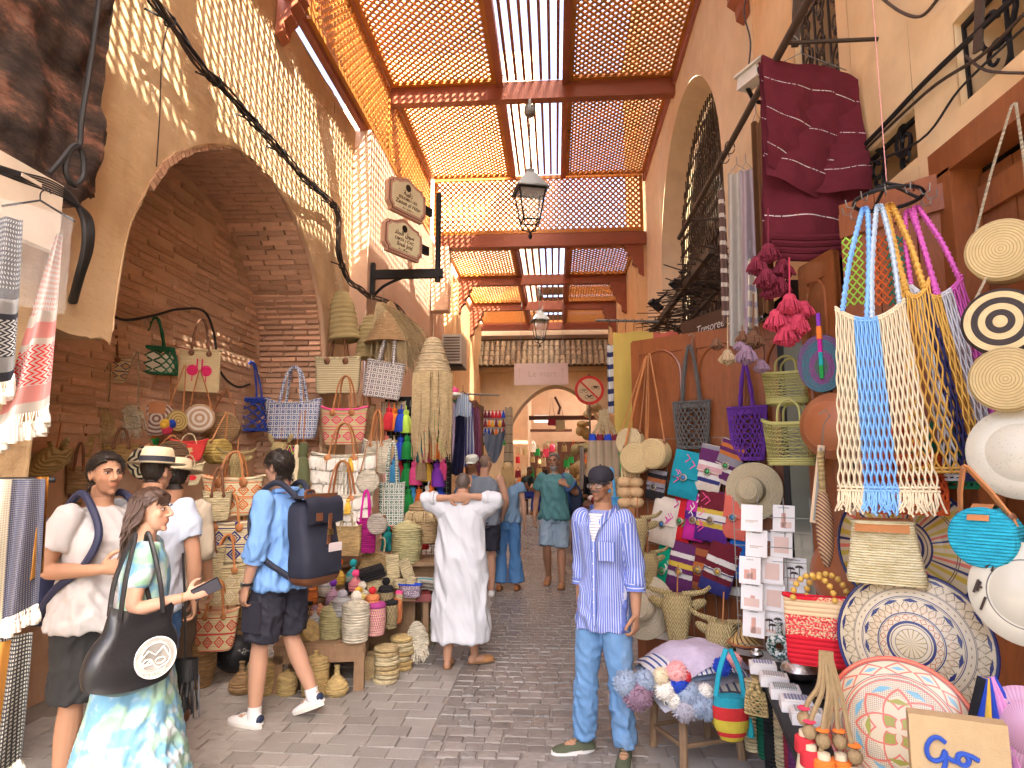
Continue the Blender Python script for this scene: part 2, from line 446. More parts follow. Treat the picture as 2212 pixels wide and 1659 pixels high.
op=MB(); op.grid(lambda u,v:(-2.24+.06*noise.noise((u*6,v*8,2))+.04*noise.noise((u*16,v*24,7)),1.0+1.85*u,1.95+1.02*u+.05*sin(u*19)+(4.4-u)*v),50,100)
op.grid(lambda u,v:(-2.24-.9*v,1.0+1.85*u,1.95+1.02*u+.05*sin(u*19)),30,3)
op.grid(lambda u,v:(-2.24-.5*u+.04*noise.noise((v*16,u*5,4)),2.85+.03*noise.noise((u*8,v*16,2)),2.95+3.4*v),8,60)
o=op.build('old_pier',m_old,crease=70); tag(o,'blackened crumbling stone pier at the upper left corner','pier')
pw=MB(); pw.box((-2.66,9.65,2.8),(1.0,5.16,5.6))
pw2=MB(); pw2.grid(lambda u,v:(-2.16+.02*noise.noise((u*6,v*5,0)),7.07+5.15*u,5.62*v),24,24); pw2.grid(lambda u,v:(-2.40+.24*u,7.07-.004+.01*noise.noise((u*2,v*8,0)),5.62*v),4,24)
pw2.grid(lambda u,v:(-3.1+.94*v,7.07+5.15*u,5.62),2,2)
pink=pw2.build('pink_wall',m_pink,crease=50); tag(pink,'pink plaster wall carrying the street name signs','wall')
fw=MB(); fw.box((-2.5,14.7,2.75),(1.0,4.96,5.5)); fw.box((-2.02,12.6,2.7),(.16,.5,5.3))
tag(fw.build('far_shop_wall',m_peach,smooth=False),'peach wall on the left just before the tiled gate','wall')
RH=11.2
def holes(m,x,y0,y1,z0,z1,H,step=.08,nr=10,wob=.012):
 ys=[]; y=y0
 while y<y1:ys.append(y); y+=step
 for h in H:ys+=[h[0],h[1]]
 ys.append(y1); ys=sorted(set(ys))
 def spans(y):
  out=[]; z=z0
  for h in sorted([h for h in H if h[0]<=y<=h[1]],key=lambda h:h[2]):
   out.append((z,h[2])); z=h[3](y)
  out.append((z,z1)); return out
 for a,b in zip(ys,ys[1:]):
  mid=(a+b)/2; hs=[h for h in H if h[0]<=mid<=h[1]]; hs.sort(key=lambda h:h[2])
  cuts_a=[z0]; cuts_b=[z0]
  for h in hs:cuts_a+=[h[2],h[3](a)]; cuts_b+=[h[2],h[3](b)]
  cuts_a.append(z1); cuts_b.append(z1)
  for k in range(0,len(cuts_a),2):
   n=len(m.v)
   for j in range(nr+1):
    for yy,cu in((a,cuts_a),(b,cuts_b)):
     z=cu[k]+(cu[k+1]-cu[k])*j/nr
     m.v.append(V((x+wob*noise.noise((yy*.8,z*.8,x)),yy,z)))
   for j in range(nr):m.face([n+2*j+1,n+2*j,n+2*j+2,n+2*j+3])
NC,NRd,NS=7.6,1.75,4.42
nz=lambda y:NS+math.sqrt(max(0,NRd**2-(y-NC)**2))
cw=MB(); holes(cw,1.6,4.75,10.9,2.75,RH,[(NC-NRd,NC+NRd,3.1,nz)],step=.1)
prof=[(NC+NRd,3.1),(NC+NRd,3.8)]+[(NC+NRd*cos(PI*k/28),NS+NRd*sin(PI*k/28))for k in range(29)]+[(NC-NRd,3.8),(NC-NRd,3.1)]
cw.grid(lambda u,v:(1.6+.3*u,NC+(prof[round(v*32)][0]-NC)*(1-.10*u),3.1+(prof[round(v*32)][1]-3.1)*(1-.04*u)),3,32)
cw.grid(lambda u,v:(1.6+.3*u,NC-NRd+2*NRd*v,3.1),1,2)
cw.box((2.1,10.6,6.1),(.98,.56,6.6)); cw.box((1.72,4.78,6.1),(.24,.08,6.6))
tag(cw.build('cream_wall',m_cream,crease=50),'cream wall with a tall arched window niche above the shop doors','wall')
settle(1)
pw=MB()
RH=12.9
W1=(3.86,4.55,4.1,lambda y:6.0); W2=(3.12,3.72,3.16,lambda y:3.42); W3=(2.0,2.78,3.22,lambda y:3.62); D1=(1.2,2.84,0,lambda y:2.98)
holes(pw,1.8,-3,5.45,2.98,RH,[W1,W2,W3],step=.1); pw.box((2.2,5.42,7.6),(.796,.06,9.2))
holes(pw,1.8,-3,1.2,0,2.98,[],step=.4)
pw.box((2.2,.6,2.69),(.7,4.5,.58))if False else None
for h in(W1,W2,W3):
 a,b,z0,zt=h[0],h[1],h[2],h[3](0)
 pw.box((2.0,(a+b)/2,z0-.02),(.39,b-a+.02,.04)); pw.box((2.0,(a+b)/2,zt+.02),(.39,b-a+.02,.04)); pw.box((2.0,a-.02,(z0+zt)/2),(.39,.04,zt-z0)); pw.box((2.0,b+.02,(z0+zt)/2),(.39,.04,zt-z0))
near=pw.build('peach_wall',m_peach,crease=50); tag(near,'peach plaster wall with iron grilles over the wooden shop doors at right','wall')
m_glass_=0
m_glass=mat('dark_window',None,.15,0,spec=.6,pat=lambda nt:nt.ramp(nt.noise(None,3.2,4),[(.35,(.025,.016,.012)),(.55,(.07,.04,.028)),(.7,(.10,.07,.055))]))
b=MB(); b.box((2.25,4.2,5.05),(.05,.8,2.0)); b.box((2.22,3.42,3.29),(.05,.7,.3)); b.box((2.22,2.4,3.42),(.05,.9,.42))
b.build('window_dark',m_glass,near,smooth=False)
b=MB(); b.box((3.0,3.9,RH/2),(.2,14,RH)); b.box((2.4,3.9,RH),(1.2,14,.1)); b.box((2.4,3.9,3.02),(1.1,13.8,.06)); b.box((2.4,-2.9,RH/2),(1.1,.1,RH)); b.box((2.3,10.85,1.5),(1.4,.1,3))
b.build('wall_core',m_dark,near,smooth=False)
settle(0)
b=MB(); b.box((1.94,NC,4.65),(.03,3.44,3.3)); tag(b.build('window_pane',m_glass,smooth=False),'dark glazing behind the tall arched grille','window')
fr=MB(); fr.box((1.95,14.0,2.75),(1.0,6.3,5.5)); fr.box((1.53,11.2,2.75),(.2,.5,5.45))
tag(fr.build('further_wall',m_peach,smooth=False),'peach wall on the right beyond the cream niche under the low lattice','wall')
b=MB(); b.box((3.5,14.2,6.5),(3.0,6.0,13)); tag(b.build('rear_house',m_peach,smooth=False),'tall peach house rising behind the right hand wall','house')
b=MB(); b.box((-3.4,19.6,10.0),(5.8,3.6,8)); tag(b.build('upper_house',m_cream,smooth=False),'cream upper house seen through the roof slats above the lane','house')
def scroll(m,c,r,turns,a0,d,U,W,th,steps=22):
 pts=[]
 for k in range(steps+1):
  t=k/steps; a=a0+d*turns*2*PI*t; q=r*(1-.8*t); pts.append(V(c)+U*(cos(a)*q)+W*(sin(a)*q))
 m.tube(pts,th,4)
def grille(label,y0,y1,z0,z1,x,ztop,kind=0,mm=None):
 t=thing('window_grille',label,'grille',(x,(y0+y1)/2,z0)); mm=mm or m_rust
 U=V((0,1,0)); W=V((0,0,1)); oy=(y0+y1)/2
 n=max(3,int((y1-y0)/(.105 if kind<2 else .2)))
 for k in range(n+1):
  y=y0+(y1-y0)*k/n; b=MB(); zt=ztop(y)-z0
  if zt<.05:continue
  b.bar((0,y-oy,0),(0,y-oy,zt),.014,.014,up=V((1,0,0))); b.build('bar',mm,t,smooth=False)
 for z in([z0+.02,z0+(z1-z0)*.42,z0+(z1-z0)*.62]if kind<2 else[z0+.01,z1-.01]):
  b=MB(); ya=[y for y in[y0+(y1-y0)*k/40 for k in range(41)]if ztop(y)>z]
  if len(ya)>1:b.bar((.002,ya[0]-oy,z-z0),(.002,ya[-1]-oy,z-z0),.02,.02); b.build('rail',mm,t,smooth=False)
 sc=MB(); r=random.Random(len(label))
 if kind==1:
  for k in range(n):
   y=y0+(y1-y0)*(k+.5)/n-oy
   for zz in[.1+.2*q for q in range(30)]:
    if zz+z0>ztop(y+oy)-.1:break
    if zz<(z1-z0)*.42:
     sc.bar((-.012,y-.06,zz),(-.012,y+.06,zz+.2),.022,.01,up=V((1,0,0)))if k%2 else sc.bar((-.012,y+.06,zz),(-.012,y-.06,zz+.2),.022,.01,up=V((1,0,0)))
    else:
     scroll(sc,(-.012,y,zz),.055,1.1,r.choice((0,PI)),r.choice((1,-1)),U,W,.006,14)
 else:
  nn=2 if kind==2 else 3
  H=z1-z0; q=1 if kind==2 else 7
  for k in range(nn):
   for j in range(q):
    y=(y1-y0)*((k+.5)/nn-.5); h=H/q; zz=h*(j+.5)
    rr=min(h,(y1-y0)/nn)*.42
    sc=MB(); scroll(sc,(-.01,y,zz+rr*.3),rr,1.2,PI/2,1 if(k+j)%2 else-1,U,W,.011 if kind==2 else .009); sc.build('scroll',mm,t)
    sc=MB(); scroll(sc,(-.01,y,zz-rr*.6),rr*.6,1.1,-PI/2,-1 if(k+j)%2 else 1,U,W,.009); sc.build('scroll',mm,t)
 if kind==1:sc.build('scrollwork',mm,t,kind='stuff')
 return t
grille('tall arched iron grille with scrolls and diagonal bars in the cream niche',NC-NRd*.93,NC+NRd*.93,3.12,6.1,1.86,lambda y:NS+math.sqrt(max(0,(NRd*.95)**2-(y-NC)**2))-.02,1)
settle(1)
grille('narrow dark scrolled iron window grille behind the top of the maroon blanket',3.87,4.54,4.11,6.0,1.86,lambda y:5.98,0)
grille('low scrolled iron vent grille above the open shop door',3.13,3.71,3.17,3.41,1.84,lambda y:3.41,2,m_iron)
grille('low scrolled iron vent grille at the right edge above the door lintel',2.0,2.77,3.23,3.61,1.84,lambda y:3.61,2,m_iron)
settle(0)
slat_m=MB().box((0,0,0),(1,.032,.012)).build('slat',m_lat,mesh_only=True,smooth=False)
def lattice(label,origin,Mx,wd,ln,pitch=.070,joined=False,name='lattice_panel',fw=.06,group='wooden lattice panels roofing the lane',sw=.032):
 t=thing(name,label,'lattice panel',origin,group=group,rot=Mx.to_euler())
 for a,b,p in(((0,fw/2,0),(wd,fw/2,0),0),((0,ln-fw/2,0),(wd,ln-fw/2,0),0),((fw/2,fw,0),(fw/2,ln-fw,0),1),((wd-fw/2,fw,0),(wd-fw/2,ln-fw,0),1)):
  m=MB(); m.bar(a,b,fw,.05,up=V((0,0,1))); m.build('frame_bar',m_latf,t,smooth=False)
 J=MB(); S2=math.sqrt(.5); x0,x1,y0,y1=fw*.6,wd-fw*.6,fw*.6,ln-fw*.6; cnt=0
 for sg in(1,-1):
  d=V((S2,S2*sg)); c=-ln if sg>0 else 0
  k=-int((wd+ln)/pitch/S2)
  while k<(wd+ln)/(pitch/S2):
   off=k*pitch/S2
   xs=sorted([(y0-off)*sg,(y1-off)*sg]); a=max(x0,xs[0]); b=min(x1,xs[1])
   if b-a>.02:
    L=(b-a)/S2; mx=(a+b)/2; my=sg*mx+off
    if joined or cnt>=300:J.box((mx,my,.006*sg),(L,sw,.012),rz=sg*PI/4)
    else:
     o=link('slat',slat_m,t,(mx,my,.0065*sg+rnd.uniform(-.0004,.0004)),(0,0,sg*PI/4)); o.scale=(L,1,1); cnt+=1
   k+=1
 if J.v:J.build('slats',m_lat,t,kind='stuff',smooth=False)
 return t
I3=Matrix.Identity(3)
ZR=6.72; XL,XI,XJ,XR=-2.17,-.74,.22,1.58
bays=[(-3.2,-.4,0),(-.4,2.4,0),(2.4,5.2,0),(5.2,8.0,1),(8.0,10.8,1)]  # first bay is added unseen behind the viewer to cut frontal light
GV='lattice panels forming the upright left side of the roof'
for y0,y1,vis in bays:
 n={5.2:'at the top edge of the picture',8.0:'just before the upright lattice gable',2.4:'out of sight overhead near the corbels',-3.2:'added unseen behind the viewer to dim the foreground'}.get(y0,'out of sight overhead above the viewer')
 j=not vis
 lattice('sunlit left roof lattice panel '+n,(XL,y0+.07,ZR),I3,XI-XL,y1-y0-.14,joined=j)
 lattice('shaded right roof lattice panel '+n,(XJ,y0+.07,ZR),I3,XR-XJ,y1-y0-.14,joined=j)
 Mv=Matrix(((0,0,1),(1,0,0),(0,1,0)))
 if y1>2:lattice('upright left lattice panel '+n,(XL-.03,y0+.02,5.68),Mv,y1-y0-.04,1.03,joined=j,group=GV)
 t=thing('slat_strip','open strip of dark red roof slats '+n,'roof slats',(0,y0,ZR),group='open slat strips along the middle of the roof')
 for k in range(7):
  x=XI+.09+(XJ-XI-.18)*(k+.5)/7
  m=MB(); m.bar((x,.05,.05),(x,y1-y0-.05,.05),.036,.06); m.build('slat',m_beam,t,smooth=False)
 for x in(XI+.045,XJ-.045):
  m=MB(); m.bar((x,.07,.01),(x,y1-y0-.07,.01),.085,.16); m.build('edge_beam',m_beam,t,smooth=False)
GB='red wooden beams spanning the lane'
def beam(y,z,x0,x1,h,w,label):
 m=MB(); m.box(((x0+x1)/2,y,z),(x1-x0,w,h)); tag(m.build('roof_beam',m_beam,smooth=False),label,'beam',GB)
beam(8.0,6.60,-2.2,1.62,.25,.13,'high red beam with the big lantern hanging under it')
beam(5.2,6.60,-2.2,1.62,.25,.13,'red beam overhead just out of the top of the picture'); beam(2.4,6.6,-2.2,1.62,.25,.13,'red beam overhead near the viewer')
beam(10.86,5.56,-2.1,1.6,.22,.16,'red beam under the upright lattice gable')
Mg=Matrix(((1,0,0),(0,0,-1),(0,1,0)))
lattice('upright lattice gable closing the high roof above the low one',(XL+.05,10.8,5.68),Mg,3.68,1.06,group='lattice gable')
m=MB(); m.bar((-2.26,-3,5.66),(-2.26,10.7,5.66),.07,.09); m.bar((1.6,4.9,6.68),(1.6,10.8,6.68),.07,.2)
tag(m.build('wall_plate',mat('pink_paint_wood',(.36,.13,.09),.6),smooth=False),'pinkish timber along the open slot above the left wall','timber')
z2=5.5
for y0,y1 in((11.0,12.65),(12.75,14.8),(14.9,17.0)):
 w_={11.0:'behind the gable beam',12.75:'in the middle of the low roof',14.9:'nearest the tiled gate'}[y0]
 lattice('glowing left panel of the low lattice roof '+w_,(-1.95,y0,z2),I3,1.25,y1-y0,pitch=.08,joined=True,group='panels of the low lattice roof')
 lattice('glowing right panel of the low lattice roof '+w_,(.28,y0,z2),I3,1.2,y1-y0,pitch=.08,joined=True,group='panels of the low lattice roof')
 t=thing('slat_strip','open strip of dark slats in the low roof '+w_,'roof slats',(0,y0,z2),group='open slat strips of the low roof')
 for k in range(8):
  x=-.7+.98*(k+.5)/8
  m=MB(); m.bar((x,0,.05),(x,y1-y0,.05),.04,.06); m.build('slat',m_beam,t,smooth=False)
 for x in(-.68,.26):m=MB(); m.bar((x,0,0),(x,y1-y0,0),.07,.14); m.build('edge_beam',m_beam,t,smooth=False)
beam(12.7,5.40,-2.0,1.48,.2,.12,'first red beam of the low roof'); beam(14.85,5.40,-2.0,1.48,.2,.12,'second red beam of the low roof'); beam(17.1,5.40,-2.0,1.48,.2,.12,'last red beam of the low roof over the gate')
for y,x,s in((12.7,-2.0,1),(14.85,-2.0,1),(10.9,1.55,-1),(12.7,1.45,-1),(14.85,1.45,-1),(4.96,1.6,-1),(4.96,-2.35,1)):
 m=MB(); zt=5.3 if y>10.9 else 5.5 if y>6 else 5.72; q=1 if y>6 else .7
 pr=[(0,0),(.32,0),(.32,-.08),(.26,-.14),(.27,-.2),(.18,-.28),(.19,-.36),(.1,-.44),(.09,-.56),(0,-.62)]
 m.poly([(a*s*q,b*q)for a,b in pr],.16); o=m.build('corbel',m_beam,loc=(x,y,zt),smooth=False)
 tag(o,'carved red wooden corbel on the %s wall %s'%('left' if s>0 else 'right',{12.7:'under the first low beam',14.85:'under the second low beam',10.9:'beside the gable beam',4.96:'at the top edge of the picture'}[y]),'corbel','carved corbels')
for x,y,z in((-1.99,10.9,4.9),):
 m=MB(); m.box((x,y,z),(.3,.28,1.15)); tag(m.build('pilaster',m_pink,smooth=False),'pink plaster pilaster under the left end of the gable beam','pilaster')
settle(1)
# ================================================================ gate, far court, shop fronts
m_gatew=mat('gate_plaster',None,.9,0,pat=plasterpat((.60,.47,.30),(.50,.38,.23),(.64,.52,.35),.8),bump=.3,bd=.01,bumpf=lambda nt:nt.noise(None,7,6,.6))
m_tile=mat('old_roof_tile',(.30,.215,.125),.9,.35,5,orand=.28,bump=.6,bs=30)
GY=17.0
gt=MB(); AY=[]; hw,sp,top=1.33,2.35,3.78
def gz_arch(x):q=abs(x-.02)/hw; return .1 if q>=1 else sp+(top-sp)*(1-q**1.9)**.72
xs=[-2.35+4.0*i/80 for i in range(81)]+[.02-hw,.02+hw]; xs=sorted(xs)
for y in(GY,GY+.9):
 for a,b in zip(xs,xs[1:]):
  m_=(a+b)/2; ins=abs(m_-.02)<hw; za=gz_arch(a)if ins else .3; zb=gz_arch(b)if ins else .3
  if ins:za=max(za,sp); zb=max(zb,sp)
  n=len(gt.v); gt.v+=[V((a,y,za)),V((b,y,zb)),V((b,y,4.22)),V((a,y,4.22))]; gt.face([n,n+1,n+2,n+3]if y==GY else[n+3,n+2,n+1,n])
pa=[(x,max(gz_arch(x),sp))for x in[.02-hw+2*hw*i/40 for i in range(41)]]; pa=[(.02-hw,.3)]+pa+[(.02+hw,.3)]
gt.grid(lambda u,v:(pa[round(v*42)][0],GY+.9*u,pa[round(v*42)][1]),1,42)
gt.box((-.35,GY-.06,4.19),(4.0,.34,.12)); gt.box((-.35,GY+.4,4.9),(4.0,.1,1.0)); gt.box((-.35,GY+1.0,5.25),(4.0,.1,.25))
gate=gt.build('gate_wall',m_gatew,smooth=False); tag(gate,'cream gate wall with a pointed arch closing the lane','gate')
def half_tile(up):
 m=MB(); n=6
 for(r,z)in((.068,0),(.055,.22)):
  for k in range(n+1):a=PI*k/n; m.v.append(V((cos(a)*r,z,sin(a)*r*(1 if up else-1)*.9)))
 for k in range(n):m.face([k,k+1,n+2+k,n+1+k])
 for(r,z)in((.052,0),):
  for k in range(n+1):a=PI*k/n; m.v.append(V((cos(a)*r,z,sin(a)*r*(1 if up else-1)*.85)))
 for k in range(n):m.face([2*n+2+k,2*n+3+k,k+1,k])
 return m.build('roof_tile',m_tile,mesh_only=True)
tm=half_tile(True)
can=thing('tile_canopy','short canopy of worn round clay tiles over the gate arch','canopy',(0,GY-.42,4.24))
nx,nr_=27,5; ang=R(52)
for i in range(nx):
 for j in range(nr_):
  x=-2.27+i*.146; d=j*.185
  o=link('roof_tile',tm,can,(x+rnd.uniform(-.008,.008),d*cos(ang),d*sin(ang)+rnd.uniform(-.006,.006)),(ang+rnd.uniform(-.05,.02),0,rnd.uniform(-.04,.04)))
m=MB(); m.grid(lambda u,v:(-2.35+4*u,.02+v*.62,-.03+v*.80),1,1); m.box((-.35,.66,.88),(4.0,.2,.1)); m.build('tile_bed',mat('tile_bed',(.16,.10,.06),.95),can,smooth=False)
m=MB(); m.box((-.35,20.5,5.6),(4.2,.2,.18)); m.box((-.35,22.5,5.75),(4.2,.2,.18)); m.box((1.0,19,5.4),(.7,.5,.9)); tag(m.build('far_beams',m_beam,smooth=False),'red timbers seen above the tiled canopy','timber')
lattice('distant lattice panel above the tiled canopy',(-1.2,18.2,5.8),I3,2.4,2.2,pitch=.1,joined=True,group='distant lattice panel')
m_court=mat('court_plaster',None,.9,0,pat=plasterpat((.56,.36,.22),(.48,.29,.17),(.60,.40,.26),.5))
b=MB(); b.box((.9,30.0,3.6),(5.4,.4,7.2)); b.box((-1.55,28.0,2.7),(.9,4.5,6))
tag(b.build('court_house',m_court,smooth=False),'sunlit peach house filling the view through the gate arch','house')
b=MB(); b.box((-3.4,24,3.2),(3,13,6.4)); tag(b.build('court_side_house',m_peach,smooth=False),'peach house along the left of the court behind the gate','house')
b=MB(); b.box((4.0,24,2.2),(2.2,11.5,4.4)); tag(b.build('court_shop_house',m_peach,smooth=False),'shop house along the right of the court behind the gate','house')
m_door=mat('red_door_wood',None,.42,.15,3,pat=woodpat((.27,.080,.018),(.155,.042,.012),(9,9,.8)),bump=.2,bs=30,spec=.45,orand=.10,coat=.25)
m_dkdoor=mat('dark_door_wood',None,.5,.15,3,pat=woodpat((.13,.05,.028),(.085,.03,.018),(7,7,.7)),bump=.12,bs=30)
b=MB(); b.box((.55,GY+1.4,3.0),(2.6,.14,.12)); b.tube([(.1,GY+1.4,3.1),(.15,GY+1.4,3.3),(0,GY+1.3,3.6)],.035,5)
tag(b.build('lintel_beam',m_dkdoor,smooth=False),'dark timber crossing just behind the gate arch','timber')
b=MB()
for k in range(22):b.box((.3,19.2+k*.6,7.0+.1*(k%2)),(9,.58,.04))
tag(b.build('added_shade',m_rust,smooth=False),'added canopy of slats shading the court behind the gate','shade')  # added overhead slats that keep direct sun off the court wall
settle(1)
hinge=V((1.8,2.83,0)); lb=V((1.465,3.235,0))
def door_leaf(name,label,p0,p1,z0,z1,panels,mm,th=.05,planks=0,face=1):
 """a leaf from p0 to p1 (plan), its visible face to the left of p0->p1 when face=1"""
 d=V((p1[0]-p0[0],p1[1]-p0[1],0)); L=d.length; rz=math.atan2(d.y,d.x)
 t=thing(name,label,'door',(p0[0],p0[1],z0),rz); H=z1-z0
 if planks:
  x=0; k=0
  while x<L-.01:
   w=min(L-x,L/planks); m=MB(); m.box((x+w/2,(.004 if k%2 else 0),H/2),(w-.006,th,H)); m.build('plank',mm,t,smooth=False); x+=w; k+=1
  for z in(.12,H*.5,H-.12):m=MB(); m.box((L/2,face*(th/2+.012),z),(L-.02,.024,.12)); m.build('rail',mm,t,smooth=False)
 else:
  m=MB(); m.box((L/2,0,H/2),(L,th*.5,H)); m.build('backing',mm,t,smooth=False)
  n=panels; sw=.075
  for k in range(n+1):
   m=MB(); x=k*L/n; w=sw if k in(0,n)else .11; xc=min(max(x,w/2),L-w/2); m.box((xc,0,H/2),(w,th,H)); m.build('stile',mm,t,smooth=False)
  for z in(.06,H*.36,H-.05):
   m=MB(); m.box((L/2,0,z),(L-.02,th-.004,.12)); m.build('rail',mm,t,smooth=False)
  for k in range(n):
   xa=k*L/n+.075; xb=(k+1)*L/n-.075; xm=(xa+xb)/2; hh=(xb-xa)/2
   za,zb=H*.36+.08,H-.14
   arc=[(xa,za),(xb,za),(xb,zb-hh*.8)]+[(xm+hh*cos(a),zb-hh*.8+hh*.95*sin(a)*(1+.15*sin(a)))for a in[PI*q/10 for q in range(1,10)]]+[(xa,zb-hh*.8)]
   m=MB(); m.poly(arc,th*.8); o=m.build('panel',mm,t,smooth=False)
   m=MB(); pts=[(x,face*(th*.42),z)for x,z in arc+[arc[0]]]; m.tube(pts,.011,5); m.build('moulding',mm,t)
   m=MB(); m.box((xm,0,H*.18),(xb-xa,th*.8,H*.36-.2)); m.build('panel',mm,t,smooth=False)
 return t
pa0,pa1=V((1.80,4.2,0)),V((.62,5.09,0))
door_leaf('shop_door','open red wooden door leaf with arched panels behind the hanging bags and pouches',pa0,pa1,.12,2.62,3,m_door,.05)
door_leaf('shop_door','tall red plank door leaf standing open behind the macrame bags',hinge,lb,.1,2.96,0,m_door,.05,planks=3)
door_leaf('shop_door','red plank door at the right edge behind the plates and round bags',V((1.88,1.2,0)),V((1.88,2.78,0)),.1,2.9,0,m_door,.05,planks=8)
b=MB(); b.box((1.80,2.0,3.0),(.14,1.86,.13)); b.box((1.80,2.83,1.5),(.14,.09,2.9)); tag(b.build('door_frame',m_door,smooth=False),'red wooden lintel and post of the right hand door','door frame')
door_leaf('shop_door','narrow dark folded shutter leaf between the fan and the macrame bags',V((1.45,3.30,0)),V((1.40,3.62,0)),.1,2.75,1,m_door,.045)
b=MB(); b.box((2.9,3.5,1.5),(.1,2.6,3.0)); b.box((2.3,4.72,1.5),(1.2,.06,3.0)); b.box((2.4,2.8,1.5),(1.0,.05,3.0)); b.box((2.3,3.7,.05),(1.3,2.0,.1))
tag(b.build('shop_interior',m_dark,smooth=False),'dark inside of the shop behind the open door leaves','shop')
m_glassd=mat('shop_glass',(.25,.27,.22),.06,0,spec=.6,trans=.0)
t=thing('glass_door','narrow greenish glass door edge behind the postcard rack','door',(1.78,3.98,0),R(142))
b=MB(); b.box((.2,0,1.3),(.36,.012,2.3)); b.build('pane',mat('green_glass',(.18,.19,.15),.08,.1,spec=.6),t,smooth=False)
for x in(.01,.39):b=MB(); b.box((x,0,1.3),(.035,.04,2.4)); b.build('stile',m_iron,t,smooth=False)
settle(0)
b=MB(); b.box((1.45,8.0,1.35),(.12,5.6,2.7)); b.box((1.1,5.2,1.3),(.9,.05,2.4)); tag(b.build('wooden_shop',m_dkdoor,smooth=False),'brown wooden shop front behind the brooms and yellow cloth','shop')
t=thing('awning_frame','dark iron awning frame filled with branches above the arched door','awning',(1.3,5.2,3.42))
b=MB(); b.bar((0,0,0),(0,3.4,0),.05,.07); b.build('front_rail',m_rust,t,smooth=False)
b=MB(); b.bar((.34,0,-.02),(.34,3.4,-.02),.04,.04); b.build('wall_rail',m_rust,t,smooth=False)
b=MB(); r=random.Random(5)
for k in range(150):
 y=r.uniform(0,3.4); p=V((r.uniform(-.02,.36),y,r.uniform(-.06,.05))); d=V((r.uniform(-.3,.3),r.uniform(-.35,.35),r.uniform(-.05,.05)))
 b.tube(bez([p-d,p+V((r.uniform(-.06,.06),r.uniform(-.06,.06),0)),p+d],3),.006,4)
b.build('branches',m_rust,t,kind='stuff')
t=thing('shop_sign','brown shop name board under the awning behind the hanging cloths','sign',(1.42,5.7,2.98),R(-68))
b=MB(); b.box((.1,0,-.1),(1.2,.03,.26)); b.build('board',mat('sign_brown',(.10,.06,.04),.25),t,smooth=False)
m_white=mat('white_paint',(.75,.73,.68),.5,.05)
text('Tresoree des ép',.11,m_white,t,(.12,-.02,-.1),shear=.25)
settle(1)
t=thing('security_camera','white security camera beside the maroon blanket','camera',atx(1625,175,1.38),R(25))
b=MB(); b.box((0,0,.02),(.10,.2,.09),tw=.1); b.box((0,-.02,.075),(.13,.26,.014)); b.build('housing',mat('camera_white',(.6,.55,.46),.4),t,smooth=False)
b=MB(); b.lathe([(.042,-.02),(.046,0),(.03,.012),(0,.012)],12,(0,-.1,.01),Matrix.Rotation(R(90),3,'X')); b.build('lens',m_iron,t)
b=MB(); b.tube([(0,.05,-.02),(.1,.1,-.07),(.22,.12,-.05)],.016,6); b.build('arm',m_iron,t)
b=MB(); b.tube(bez([(0,.06,.02),(.02,.02,.3),(.05,.1,.6),(.1,.1,.8)],6),.006,5); b.build('cord',m_cable,t)
settle(0)
for(px,py,d,l)in((1463,608,6.5,'upper black floodlight on a bent arm at the awning'),(1416,650,7.2,'lower black floodlight on a bent arm at the awning')):
 p=at(px,py,d); t=thing('floodlight',l,'floodlight',p,R(20),'floodlights on the awning')
 b=MB(); b.tube([(1.3-p.x,0,.10),(.15,0,.10),(.02,0,.0)],.014,6); b.build('arm',m_iron,t)
 b=MB(); b.box((0,0,-.05),(.16,.10,.05),M=Matrix.Rotation(R(35),3,'Y')); b.box((0,0,-.03),(.05,.05,.1),M=Matrix.Rotation(R(35),3,'Y')); b.build('lamp_head',m_iron,t,smooth=False)
settle(1)
t=thing('hanging_pole','long dark metal pole along the right wall carrying the textiles','pole',(1.3,2.4,3.99))
b=MB(); b.tube([(0,0,0),(0,4.1,0)],.022,10); b.build('tube',m_rust,t)
for y in(1.0,3.6):b=MB(); b.tube([(0,y,0),(.5 if y<2 else .32,y,.0)],.012,6); b.build('bracket',m_rust,t)
for y in(2.15,2.3,2.5):b=MB(); b.tube([(cos(a)*.035,y,-.02+sin(a)*.05)for a in[k*.5 for k in range(13)]],.004,5); b.build('hook',m_rust,t)
def cable(name,label,pts,r,mm=None,group=None,n=6):
 b=MB(); b.tube(bez(pts,n),r,6); o=b.build(name,mm or m_cable); return tag(o,label,'cable',group)
cable('cable_duct','thick black cable duct climbing the peach wall at right',[atx(2196,-10,1.775),atx(2010,165,1.775),atx(1915,265,1.775),atx(1840,342,1.775)],.014)
cable('wall_cable','thin brown cable just under the thick duct',[atx(2212,30,1.77),atx(2120,120,1.77),atx(2000,200,1.77),atx(1840,352,1.77)],.008,m_rust)
cable('wall_cable','drooping thin cable between duct and the vent grille',[atx(2212,60,1.77),atx(2075,190,1.77),atx(1985,305,1.77),atx(1845,365,1.77)],.006)
cable('wall_cable','short cable from the duct to the right edge grille',[atx(2085,120,1.77),atx(2130,152,1.77),atx(2212,158,1.77)],.006,m_rust)
cable('wall_cable','looping cable at the top right edge',[atx(1900,-8,1.76),atx(1945,25,1.76),atx(1990,35,1.76),atx(2030,-8,1.76)],.008,m_rust)
b=MB(); b.bar(atx(2118,-20,1.77),atx(2112,112,1.77),.05,.012,up=V((1,0,0))); tag(b.build('iron_strap',m_rust,smooth=False),'flat iron strap hanging on the peach wall at the top','strap')
b=MB(); b.bar(atx(1722,-10,1.55),atx(1718,100,1.55),.04,.04); tag(b.build('drain_pipe',m_rust,smooth=False),'short brown pipe beside the red corbel at upper right','pipe')
settle(0)
